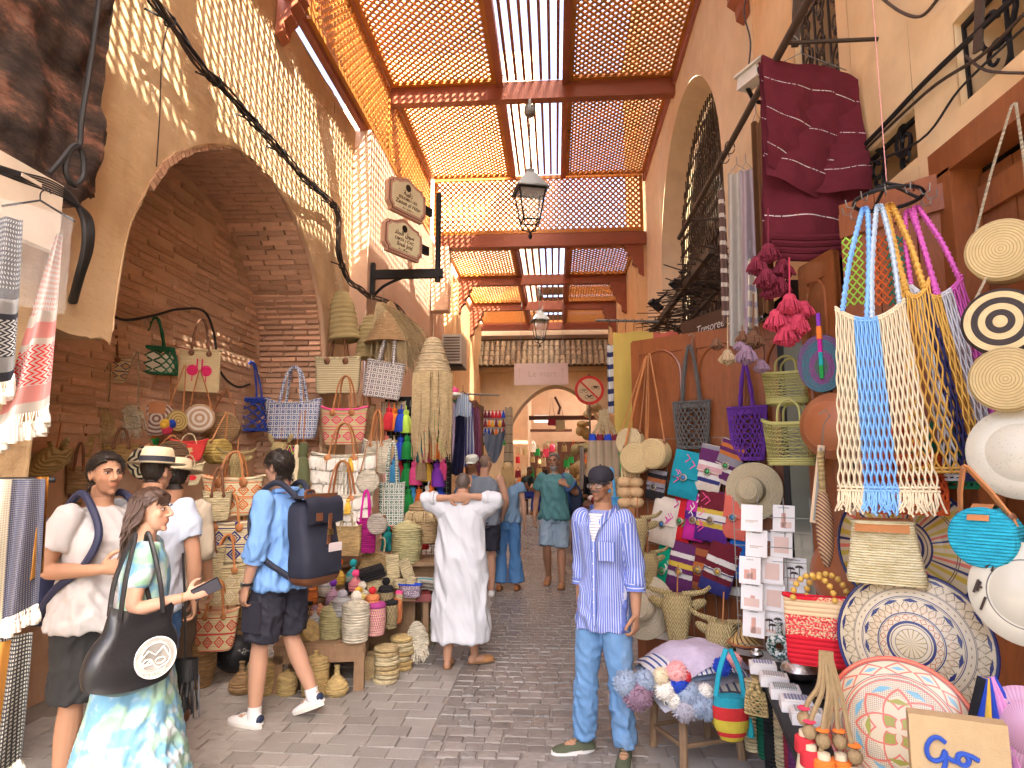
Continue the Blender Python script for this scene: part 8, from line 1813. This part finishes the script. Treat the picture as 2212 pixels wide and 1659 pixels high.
t=tote('cream wicker flap bag in front of the rays plate',1906,1128,2.55,112,122,straw('wicker_white',(.60,.53,.33),(.46,.38,.20),330),leather,0,R(-30),1.34,.0,.42,tabs=False,sq=.6); s=2.55/FPX
m=MB(); m.grid(lambda u,v:((u-.5)*96*s,-.055*(2*v-1)-.006,.012-.05*max(0,v-.6)*2.2),6,6); m.build('flap',leather,t)
for x in(-44,50):m=MB(); m.tube([(x*s,0,-.02),(x*s,.01,.03),(x*s*.8,.02,.16)],.010,6,flat=.4); m.build('strap',leather,t)
def redb(nt,u,v):n=nt.noise(None,120,2); return nt.mix((v+(n-.5)*.10<.44),nt.mix((v<.74)*(n<.52),(.60,.42,.24),(.55,.04,.05)),(.50,.008,.02))
t=tote('red and natural striped straw bag with wooden bead handles',1772,1292,2.75,140,132,uvpat('red_natural',redb,f=170),st_gold,0,R(-22),.96,.02,.22,tabs=False,sq=.5); s=2.75/FPX
for sg in(-1,1):
 m=MB()
 for k in range(11):a=PI*k/10; m.ball((cos(a)*38*s+sg*12*s,sg*.03,sin(a)*46*s),.0125,8,6)
 m.build('bead_handle',mat('bead_wood',(.50,.30,.06),.35,.2,20),t)
t=thing('rope_tassels','bunch of rope tassels with red and orange heads under the red straw bag','tassels',at(1785,1420,2.35),R(-25)); s=2.35/FPX
m_rope=mat('jute_rope',(.34,.24,.12),.95,.2,30,bump=.6,bs=160)
for k,(px,py,c)in enumerate(((1738,1556,'crimson'),(1748,1576,'crimson'),(1772,1584,'orange'),(1800,1588,'orange'),(1826,1606,'orange'),(1762,1640,'crimson'))):
 o=V(((px-1785)*s,-.02*(k%3),(1420-py)*s)); m=MB(); m.tube(bez([(.006*k-.015,0,.02),(o.x*.35+.004*k,0,o.z*.4),(o.x*.85,o.y,o.z+.07),o],6),.0085,6); m.ball(o+V((0,0,.02)),.024,10,8); m.build('rope',m_rope,t)
 m=MB(); m.lathe([(.014,.060),(.022,.054),(.014,.048)],12,o); m.build('binding',WOOL[c],t); m=MB(); m.lathe([(.028,-.035),(.034,-.04),(.037,-.082),(.035,-.086)],16,o); m.build('head_band',WOOL['red' if c=='crimson' else c],t)
 m=MB(); tasselmesh(m,o+V((0,0,-.012)),.27,.035,k,1.55); m.build('skirt',c_cr,t)
t=thing('jute_bag','natural jute bag with blue script letters at the bottom right corner','bag',at(2070,1640,1.95),R(-20)); s=1.95/FPX; m=MB(); m.box((0,0,-.04),(165*s,.05,215*s),tw=.02); m.build('bag_body',mat('jute_cloth',(.48,.34,.18),.95,.12,30,bump=.7,bs=260,bd=.003),t)
m=MB(); L=lambda q:m.tube(bez([(x*s,-.029,z*s)for x,z in q],6),.0065,6)
L([(-22,34),(-34,42),(-46,36),(-54,20),(-52,4),(-42,-2),(-30,4),(-24,18),(-24,4),(-28,-14),(-38,-26),(-48,-22)]); L([(-24,10),(-8,2),(-2,16),(8,18),(14,8),(8,-2),(-2,0),(-4,10),(4,18),(18,16),(30,10)])
m.build('script_letters',mat('blue_yarn',(.03,.08,.38),.9),t)
t=thing('crochet_straps','bundle of navy, pink, yellow and black crochet straps at the right edge','straps',at(2130,1465,2.1),R(-30))
for k,c in enumerate(('black','blue','yellow','blue','pink','pink','blue')):m=MB(); m.tube([(-.01+.004*k,.004*k,0),(-.05+.022*k,-.01,-.14),(-.07+.036*k,0,-.36)],lambda u:.015*(1+.15*sin(u*160)),6,flat=.5); m.build('strap',cord('lav',(.62,.26,.50))if c=='pink' else WOOL[c],t)
t=thing('display_shelf','black shelf along the shop with bowls and coasters','shelf',(1.18,2.88,0),R(-10)); bx('top_board',(.0,0,.605),(.52,1.45,.03),m_iron,t); bx('lower_board',(.0,-.1,.12),(.50,1.2,.03),m_iron,t)
for x,y_ in((-.22,.68),(.22,.68),(-.22,-.66),(.22,-.66)):bx('leg',(x,y_,.295),(.035,.035,.59),m_iron,t)
def put(px,py,z=.622):return atz(px,py,z)
t=thing('tagine','small clay tagine with striped cone lid on the far end of the shelf','tagine',put(1612,1398)); m=MB(); m.lathe([(.06,0),(.105,.022),(.105,.03),(.001,.028)],28); m.build('dish',m_clay,t); m=MB(); m.lathe([(.09,.03),(.075,.05),(.045,.085),(.022,.115),(.018,.12)],24); m.build('lid',mat('tagine_stripes',None,.35,.1,20,pat=lambda nt:(lambda q:nt.mix((((nt.atan2(q[1],q[0])*2.5+q[2]*30).fr()<.3)),(.50,.33,.12),(.07,.03,.015)))(nt.xyz(nt.coord()))),t); m=MB(); m.lathe([(.020,.115),(.014,.125),(.024,.150),(.001,.155)],16); m.build('knob',m_clay,t)
m_silver=mat('silver',(.55,.54,.52),.22,.15,20,metal=1,bump=.3,bs=90)
for(px,py,r,l)in((1728,1468,.088,'large dented silver bowl on the shelf'),(1634,1420,.038,'small silver pot with lid on the shelf'),(1774,1512,.03,'tiny silver dish beside the ropes')):t=thing('silver_bowl',l,'bowl',put(px,py),group='silver bowls on the shelf'); m=MB(); m.lathe([(r*.5,0),(r*.9,r*.25),(r,r*.55),(r*.86,r*.82),(r*.60,r*.95),(r*.66,r*1.05),(r*.60,r*1.05),(r*.5,r*.9),(.001,r*.3)],32); m.build('bowl_body',m_silver,t)
t=thing('ceramic_vase','ring shaped green and white speckled ceramic vase on the shelf','vase',put(1686,1425)+V((0,0,.065)),R(-25)); m=MB(); m.tube([(cos(a)*.045,0,sin(a)*.045)for a in[2*PI*k/24 for k in range(25)]],.026,12); m.lathe([(.018,.06),(.016,.11),(.022,.125),(.001,.12)],14); m.build('vase_body',mat('green_splash',None,.2,0,pat=lambda nt:nt.mix(nt.noise(None,55,5,.7).sm(.47,.53),(.015,.07,.05),(.60,.62,.56)),coat=.4),t)
for k in range(5):
 t=thing('coaster_box','white box of patterned coasters, %s along the shelf edge'%('first and furthest','second','third','fourth','last and nearest')[k],'box',put(1648+24*k,1452+27*k),R(-12),'white coaster boxes'); m=MB(); m.box((0,0,.022),(.125,.095,.044)); m.build('box_body',mat('card_white',0),t,smooth=False); m=MB(); m.box((0,0,.048),(.095,.07,.008)); m.build('coaster',mat('coaster_%d'%(k%3),None,.4,0,pat=lambda nt,k=k:nt.mix((nt.voro(None,75+20*k,rand=0)<.42),(.62,.60,.56),((.05,.07,.25),(.22,.20,.18),(.10,.16,.14))[k%3])),t,smooth=False)
for k,(c,px,py)in enumerate(((st_pale,1627,1622),(sol('emerald',(.005,.12,.06)),1656,1638),(sol('jet',(.012,.013,.013)),1672,1652),(st_pale,1696,1668),(sol('berry',(.35,.03,.06)),1716,1680),(sol('violet',(.14,.03,.12)),1726,1690),(MATS['straw_emerald'],1690,1625),(st_gold,1642,1615))):
 t=thing('coiled_vase','%s coiled straw vase under the shelf'%('pale cream','emerald green','jet black','tall pale natural','berry red','violet','second green','yellow green')[k],'vase',atz(px,py,.135),0,'coiled straw vases'); m=MB(); m.lathe(coilprof([(.036,0),(.042,.05),(.042,.32),(.032,.36),(.024,.37)],20,.006)+[(.020,.36),(.02,.1)],20); m.build('vase_body',c,t)
t=thing('crochet_bag','small crochet bag in turquoise, red and yellow stripes hanging at the shelf corner','bag',at(1577,1505,3.55)); s=3.55/FPX
m=MB(); m.lathe([(.001,-88*s),(22*s,-80*s),(34*s,-55*s),(36*s,-20*s),(30*s,2*s)],22,(0,0,0),None,0,None,1,.6); m.build('bag_body',mat('crochet_stripes',None,.95,.15,50,pat=lambda nt:nt.ramp((nt.xyz(nt.coord())[2]/s+90)/95,[(0,(.55,.42,.04)),(.18,(.55,.03,.03)),(.28,(.60,.48,.05)),(.52,(.55,.03,.03)),(.78,(.02,.30,.38))],'CONSTANT'),bump=.8,bs=180),t)
for sg in(-1,1):m=MB(); m.tube(bez([(sg*28*s,0,0),(sg*20*s,-.01,50*s),(sg*4*s,0,92*s)],6),.014,6,flat=.6); m.build('handle',cord('turq',(.02,.32,.42)),t)
m=MB(); tasselmesh(m,(38*s,0,-40*s),.09,.014,3); m.build('tassel',WOOL['teal'],t)
netbag('tan open weave raffia bag hanging under the shelf',1632,1495,3.3,44,44,st_gold,20,R(-30),.8,16,9,.003)
t=thing('wooden_stool','rough wooden stool carrying the pile of folded cloths','stool',(.80,4.0,0),R(22))
for x,y_ in((-.19,-.16),(.19,-.16),(-.19,.16),(.19,.16)):m=MB(); m.tube([(x*.92,y_*.92,.40),(x,y_,.0)],.024,8); m.build('leg',m_tblw,t)
for a,b_ in(((-.19,-.16),(.19,-.16)),((.19,-.16),(.19,.16)),((-.19,-.16),(-.19,.16)),((-.19,.16),(.19,.16))):
 for z in(.12,.26):m=MB(); m.tube([(*a,z),(*b_,z)],.013,6); m.build('stretcher',m_tblw,t)
bx('seat',(0,0,.40),(.44,.38,.03),m_tblw,t)
G='folded cloths piled on the stool'; q=random.Random(4)
for k,(mm,l,w,d)in enumerate(((WOOL['grey'],'grey folded cloth at the bottom of the pile on the stool',.62,.44),(stripes('pile_cream',(.50,.46,.38),(.06,.07,.14),.05,.3,False),'cream and dark striped cloth low in the pile',.60,.42),(WOOL['grey'],'grey woolly blanket in the middle of the pile',.58,.42),(mat('pile_blue',(.22,.28,.38),.95,.15,30),'blue grey folded blanket above the middle of the pile',.60,.40),(stripes('pile_white',(.62,.60,.58),(.05,.08,.25),.03,.35,False),'white and blue banded cloth near the top of the pile',.58,.42),(WOOL['lilac'],'lilac cushion on top of the pile on the stool',.50,.42))):
 z0=.418+k*.030; t=thing('folded_cloth',l,'cloth',(.80+q.uniform(-.02,.02),4.0+q.uniform(-.02,.02),z0),R(22+q.uniform(-8,8)),G); m=MB(); top_=.02 if k==5 else .0
 fz=lambda x,y_:-max(0,abs(x)-.40)*.9-max(0,abs(y_)-.42)*.7
 def sf(u,v,h):x,y_=2*u-1,2*v-1; e=1-max(abs(x),abs(y_))**6; return V((x*w/2*(1+.03*sin(v*9+k)),y_*d/2*(1+.04*sin(u*7+k)),(.028+top_*e)*h*e+.010*sin(u*6+v*4+k)+fz(x,y_)*.09))
 m.grid(lambda u,v:sf(u,v,1),20,16); m.grid(lambda u,v:sf(1-u,v,0),20,16); m.build('cloth',mm,t)
t=thing('pompom_trim','wool pompoms in grey, white, blue and pink dangling from the pile on the stool','pompoms',(.80,4.0,.40),R(0))
for k,(px,py,r,c)in enumerate(((1378,1500,34,'dusky'),(1392,1470,24,'grey'),(1352,1475,28,'grey'),(1436,1490,24,'white'),(1428,1462,20,'cream'),(1462,1452,24,'rose'),(1466,1476,22,'blue'),(1486,1500,28,'grey'),(1508,1520,30,'grey'),(1480,1528,30,'grey'),(1530,1528,28,'grey'),(1524,1495,18,'white'),(1543,1545,16,'yellow'),(1458,1512,20,'white'),(1480,1462,14,'red'),(1560,1440,20,'blue'),(1586,1425,16,'rose'))):
 m=MB(); p_=at(px,py,3.68)-V((.80,4.0,.40)); pompom(m,p_,r*3.68/FPX,k,260); m.build('pompom',mat('wool_bluegrey',(.27,.33,.42),.95,.2,30)if c=='grey' and k%3 else WOOL[c],t)
def blanketpat(nt):u,v=nt.uv(); return nt.mix((((v*3.3+.35).fr()<.018)*(nt.noise(None,90,2)>.42)),(.095,.009,.016),(.55,.48,.46))
m_bk=mat('maroon_wool',None,.95,.16,25,pat=blanketpat,bump=.6,bs=200,bd=.003)
t=thing('wool_blanket','big folded maroon wool blanket with thin white lines on a hanger','blanket',at(1742,150,3.6),R(4)); s=3.6/FPX
def layer(w,z0,z1,yo,sd,sag):
 m=MB(); m.grid(lambda u,v:((u-.5)*w*s*(1+.05*v),yo-.030*sin(u*6+v*4+sd)*(.3+v)-.03*sin(PI*u)*v+.022*noise.noise(V((u*5,v*9,sd))),(z0+(z1-z0)*v-14*sin(PI*u)*sag*v-60*(u-.4)*(1-.8*v if z1<-400 else 1)-14*sin(PI*u*2)*(1-v)*.5+6*noise.noise(V((u*3,v*6,sd)))*v)*s),26,26)
 return m
for w,z0,z1,yo,sd,sag in((208,0,-440,.03,1,.2),(206,0,-430,.0,2,.3),(212,2,-285,-.035,3,1.6),(210,1,-262,-.055,5,2.2)):layer(w,z0,z1,yo,sd,sag).build('fold',m_bk,t)
m=MB()
for k in range(4):m.tube(bez([(-104*s,-.02,(-395-14*k)*s),(-40*s,-.05-.004*k,(-402-15*k)*s),(40*s,-.04,(-398-14*k)*s),(104*s,-.01,(-392-14*k)*s)],6),.022,8)
m.build('rolled_hem',mat('maroon_plain',(.095,.009,.016),.95,.16,25,bump=.6,bs=200,bd=.003),t); m=MB(); m.tube([(-90*s,0,-2*s),(-10*s,0,40*s),(90*s,0,-2*s)],.003,4); m.tube(bez([(-10*s,0,40*s),(-10*s,0,62*s),(-26*s,0,84*s),(-38*s,0,70*s)],5),.004,5); m.build('wire_hanger',m_zinc,t)
def poles(label,px,py,y,w,h,mm,folds=2,rz=-30,amp=.03):s=y/FPX; t=thing('hanging_textile',label,'textile',at(px,py,y),R(rz),'textiles hanging on the pole'); m=MB(); drape(m,(0,0,0),w*s,h*s,folds,amp,.7,px,0,30,16); drape(m,(0,.05,0),w*s,h*s*.92,folds,amp,.7,px+3,0,20,10); m.build('cloth',mm,t); m=MB(); m.tube([(-w*s*.3,0,0),(0,0,.06),(w*s*.3,0,0)],.003,4); m.tube([(0,0,.06),(0,0,.12)],.003,4); m.build('hanger',m_zinc,t)
m_lin=mat('linen_grey',(.46,.42,.36),.95,.12,20,bump=.5,bs=180)
poles('pale grey linen cloth hanging furthest along the pole',1592,372,4.5,62,392,m_lin,2); poles('soft lilac grey cloth beside the pale linen on the pole',1612,368,4.3,44,340,mat('lilac_grey',(.38,.31,.33),.95,.1),1.5); poles('brown and cream striped rolled cloth at the far side of the linen',1556,410,4.6,16,300,stripes('brown_bands',(.12,.065,.05),(.52,.45,.36),.105,.3,False,True),1,amp=.01); poles('brown wool cloth just behind the maroon blanket',1634,262,3.85,30,440,mat('brown_wool',(.17,.075,.03),.95,.15),1.2); poles('cream cloth with grey bands below the brown one',1622,560,3.9,22,150,stripes('cream_bands',(.56,.48,.37),(.30,.26,.30),.10,.35,False,True),1)
for(l,y,base,pts)in(('cluster of maroon wool pompom tassels under the blanket',3.45,'maroon',((1660,545,26),(1636,572,26),(1690,580,28),(1655,600,28),(1684,618,26),(1662,628,22))),('cluster of raspberry red wool pompom tassels',3.4,'crimson',((1706,655,28),(1736,668,24),(1678,690,30),(1724,700,30),(1700,722,30),(1712,685,26))),('brown wool pompom tassel beside the raspberry ones',3.5,'brown',((1628,732,24),(1606,728,18),(1548,742,16))),('dusky lilac wool pompom tassels below the brown one',3.5,'dusky',((1612,764,26),(1600,745,16),(1645,790,18))),('pale grey wool pompom tassel under the linen cloth',4.0,'tan',((1572,770,20),))):
 p0=at(pts[0][0],pts[0][1],y); t=thing('pompom_tassels',l,'pompoms',p0,group='wool pompom tassels'); mm=mat('wool_rasp',(.50,.05,.09),.95,.2,30)if base=='crimson' else WOOL[base]
 for k,(px,py,r)in enumerate(pts):
  c=at(px,py,y+.02*(k%3))-p0; rr=r*y/FPX; m=MB(); q=random.Random(px)
  for j in range(120):a=q.uniform(0,2*PI); e=q.uniform(.15,1); b=V((cos(a)*rr*e,sin(a)*rr*e,-rr*(.2+.8*(1-e*.6))*q.uniform(.8,1.1))); m.tube([c+V((0,0,rr*.6)),c+V((b.x*.75,b.y*.75,rr*.45*(1-e))),c+b],.0045,4)
  m.ball(c+V((0,0,rr*.25)),rr*.55,8,6); m.build('tassel',mm,t)
 m=MB(); m.tube([(0,0,.02),(.01,0,.25)],.005,4); m.build('cord',mm,t)
# ================================================================ scarves at the left edge
def kef(c,base=(.40,.37,.33)):
 def fn(nt,u,v):
  o=base; a=((u*16+(v*30).tri()*.5).fr()-.5).abs()<.16; b=((v*34).fr()<.5); z1=((v-.26).abs()<.11)*(((u*9+(v*26).tri()).fr())<.45)
  o=nt.mix((v<.5).m('LESS_THAN',.5)*a*b*(v>.56),o,c); o=nt.mix(z1,o,c); o=nt.mix((((v-.45).abs()<.045)),o,tuple(.5*(q+w)for q,w in zip(c,base))); return nt.mix(((v-.10).abs()<.045),o,tuple(.5*(q+w)for q,w in zip(c,base)))
 return fn
def scarf(label,px,py,y,wt,wb,h,mm,lean=0,fr=None,rz=25):
 s=y/FPX; t=thing('checked_scarf',label,'scarf',at(px,py,y),R(rz),'checked scarves at the left edge'); m=MB(); f=lambda u,v:V((((u-.5)*(wt+(wb-wt)*v)+lean*v)*s,.05*sin(u*9+v)*(.3+v*.6),(-h*v*(1-.22*(1-u)*0+.12*(.5-u)))*s))
 m.grid(f,26,22,uvf=lambda p,a:(a[0],1-a[1])); m.build('cloth',mm,t)
 if fr:
  m=MB(); q=random.Random(int(px)+9)
  for k in range(34):b=f(k/33,1); L=fr*s*q.uniform(.7,1.1); m.tube([b,b+V((q.uniform(-.01,.01),0,-L*.5))],.003,4); tasselmesh(m,b+V((0,q.uniform(-.02,.02),-L*.35)),L*.65,.011,k)
  m.build('tassel_fringe',WOOL['white']if wb>60 else WOOL['grey'],t)
 return t
scarf('red and white checked scarf with white tassels at the left edge',128,505,2.5,12,105,430,uvpat('kef_red',kef((.50,.015,.02)),f=6),-38,60)
scarf('black and white checked scarf with tassels at the far left edge',16,470,2.4,60,76,400,uvpat('kef_black',kef((.42,.41,.39),(.02,.02,.028)),f=6),10,50)
m_pl=mat('clear_plastic',(.85,.85,.85),.08,0,alpha=.09,spec=.8,bump=1,bs=16,bd=.03)
t=thing('plastic_cover','clear crinkled plastic cover and hanger over the tops of the scarves','cover',at(85,455,2.44),R(25)); s=2.44/FPX; m=MB(); m.grid(lambda u,v:((u-.5)*150*s,-.04+.02*noise.noise(V((u*6,v*6,2))),-v*240*s+.15*(.5-u)*.3),24,24); m.build('sheet',m_pl,t); m=MB(); m.tube([(-.13,0,-.0),(0,0,.045),(.13,0,-.03)],.005,5); m.tube(bez([(0,0,.045),(.0,0,.08),(.025,0,.10),(.035,0,.08)],5),.003,5); m.build('hanger',m_iron,t)
def chk(c1,c2,n=26):
 def fn(nt,u,v):return nt.mix(((u*n).fr()<.55)*((v*n*2.4).fr()<.55),c1,c2)
 return fn
for a in(('beige checked scarf folded over the rail at the left edge',5,1035,2.5,84,92,340,uvpat('chk_beige',chk((.50,.45,.36),(.33,.27,.18)),f=6),0,24),('navy and white checked scarf with dark fringe over the rail',62,1035,2.46,62,74,290,uvpat('chk_navy',chk((.035,.04,.085),(.20,.19,.17)),f=6),6,40),('mustard scarf folded over the rail beside the navy one',92,1030,2.52,22,26,220,mat('mustard_cloth',(.42,.19,.035),.9,.12,20),4,None),('black and white checked scarf hanging below the navy one',36,1370,2.45,58,66,280,uvpat('chk_black',chk((.02,.02,.022),(.30,.29,.25),14),f=6),0,24),('orange mustard scarf lowest at the left edge',4,1385,2.42,44,50,300,MATS['mustard_cloth'],0,None)):scarf(*a)
t=thing('scarf_rail','dark rail carrying the folded scarves at the left edge','rail',at(40,1032,2.52),R(25)); m=MB(); m.tube([(-.5,.03,-.01),(.12,.03,-.01)],.012,8); m.tube([(-.1,.03,-.01),(-.1,.03,-1.6)],.012,8); m.build('tube',m_iron,t)
# ================================================================ court beyond the gate
def flat(name,label,cat,px,py,y,w,h,mm,group=None,d=.06):s=y/FPX; t=thing(name,label,cat,at(px,py,y),group=group); m=MB(); m.box((0,0,0),(w*s,d,h*s)); m.build('board',mm,t,smooth=False); return t
flat('blank_sign','blank white sign on the peach court wall','sign',1170,905,34.5,32,17,mat('sign_white',(.75,.72,.66),.5)); flat('court_shelf','dark ledge across the peach court wall','ledge',1190,930,34,90,5,m_dkdoor,None,.5)  # blank sign is plain off-white paint
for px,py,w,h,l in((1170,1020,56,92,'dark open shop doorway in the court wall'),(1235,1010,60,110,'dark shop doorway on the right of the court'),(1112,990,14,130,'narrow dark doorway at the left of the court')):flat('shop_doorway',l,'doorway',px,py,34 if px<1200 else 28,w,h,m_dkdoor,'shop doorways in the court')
for px,py,w,h,c,y,l in((1192,912,17,14,(.25,.01,.03),22,'dark red shoulder bag hung inside the gate arch'),(1210,918,20,22,(.42,.33,.18),22.4,'tan round topped shoulder bag hung inside the gate arch')):t=flat('shoulder_bag',l,'bag',px,py,y,w,h,mat('bag_%d'%px,c,.7),'shoulder bags inside the arch',.1); s=y/FPX; m=MB(); m.tube([(-w*s*.4,0,h*s*.5),(0,0,55*s),(w*s*.4,0,h*s*.5)],.012,4); m.build('strap',m_dkdoor,t)
q=random.Random(12); G='goods hanging in the court shops'; nm=('red','white','tan','cream','maroon','brown','orange','black','green','crimson')
for k in range(46):
 row=k//12; px=1120+(k%12)*14.5+q.uniform(-4,4); py=965+row*24+q.uniform(-5,5); y=26+q.uniform(0,6)if px<1215 else 21+q.uniform(0,5); c=q.choice(nm); s=y/FPX
 t=thing('hanging_bag','small %s bag among the goods hung in the court beyond the arch'%c,'bag',at(px,py,y),q.uniform(-.4,.4),G); w,h=q.uniform(9,14)*s,q.uniform(12,18)*s; m=MB(); m.grid(lambda u,v:(w/2*(.85+.15*v)*math.copysign(abs(cos(2*PI*u))**.5,cos(2*PI*u)),.10*sin(2*PI*u),-h*v),12,3,True); m.tube([(-w*.3,0,0),(0,0,h*.6),(w*.3,0,0)],.015,4); m.build('bag_body',WOOL[c]if q.random()>.4 else st_gold,t)
for px,py,r,l in((1184,965,13,'nearest straw hat on the court wall'),(1203,966,14,'middle straw hat on the court wall'),(1222,970,13,'right straw hat on the court wall')):strawhat(l,px,py,30,r,st_pale,0,R(-20))
for px,py,y,c,l in((1262,925,19.5,st_gold,'pile of straw baskets hanging at the right jamb of the arch'),(1276,880,19.0,st_pale,'straw shades hanging high at the right jamb of the arch'),(1258,985,19.2,st_green,'green straw goods low at the right jamb of the arch'),(1252,1030,18.8,st_gold,'straw goods at the foot of the right jamb of the arch')):
 t=thing('straw_goods',l,'straw goods',at(px,py,y),group='straw goods at the arch jamb')
 for j in range(6):m=MB(); m.ball((q.uniform(-.2,.2),q.uniform(-.2,.2),q.uniform(-.35,.35)),q.uniform(.12,.2),10,6,None,1,1,q.uniform(.4,1.1)); m.build('basket',c,t)
for px,py,y,w,h,mm,l in((1268,1050,12.5,20,46,mat('black_cloth',0),'black garment hanging before the brooms'),(1257,1010,13.5,14,90,m_lin,'grey cloth hanging at the right jamb'),(1283,1000,12.6,16,60,mat('blue_shirt_far',0),'blue cloth hanging behind the brooms')):s=y/FPX; t=thing('hanging_garment',l,'garment',at(px,py-h/2,y),group='garments by the arch'); m=MB(); drape(m,(0,0,0),w*s,h*s,2,.04,.6,px); m.build('cloth',mm,t)
t=thing('market_table','long table of small wares on the right before the gate arch','table',at(1262,1085,12.0),R(2)); m=MB(); m.box((0,0,0),(.7,3.0,.05)); m.build('top_board',m_dkdoor,t,smooth=False)
for x,y_ in((-.3,-1.4),(.3,-1.4),(-.3,1.4),(.3,1.4)):m=MB(); m.box((x,y_,-.38),(.06,.06,.72)); m.build('leg',m_dkdoor,t,smooth=False)
for k in range(16):m=MB(); m.ball((q.uniform(-.28,.28),-1.35+.18*k,.09),.085,8,6,None,1,1,q.uniform(.5,1.3)); m.build('ware',WOOL[q.choice(nm)],t)
for x,y_,w,l in((-1.5,20.0,.5,'cream counter at the left inside the court'),(1.9,24.0,.8,'pale counter at the right inside the court')):m=MB(); m.box((x,y_,gz(y_)+.45),(w,2.2,.9)); tag(m.build('shop_counter',m_white,smooth=False),l,'counter')
dg=bpy.context.evaluated_depsgraph_get()
for o in[o for o in C.objects if o.type=='FONT']:
 me=bpy.data.meshes.new_from_object(o.evaluated_get(dg)); q=bpy.data.objects.new('lettering',me); C.objects.link(q)
 q.parent=o.parent; q.location=o.location; q.rotation_euler=o.rotation_euler; q.scale=o.scale; bpy.data.objects.remove(o)
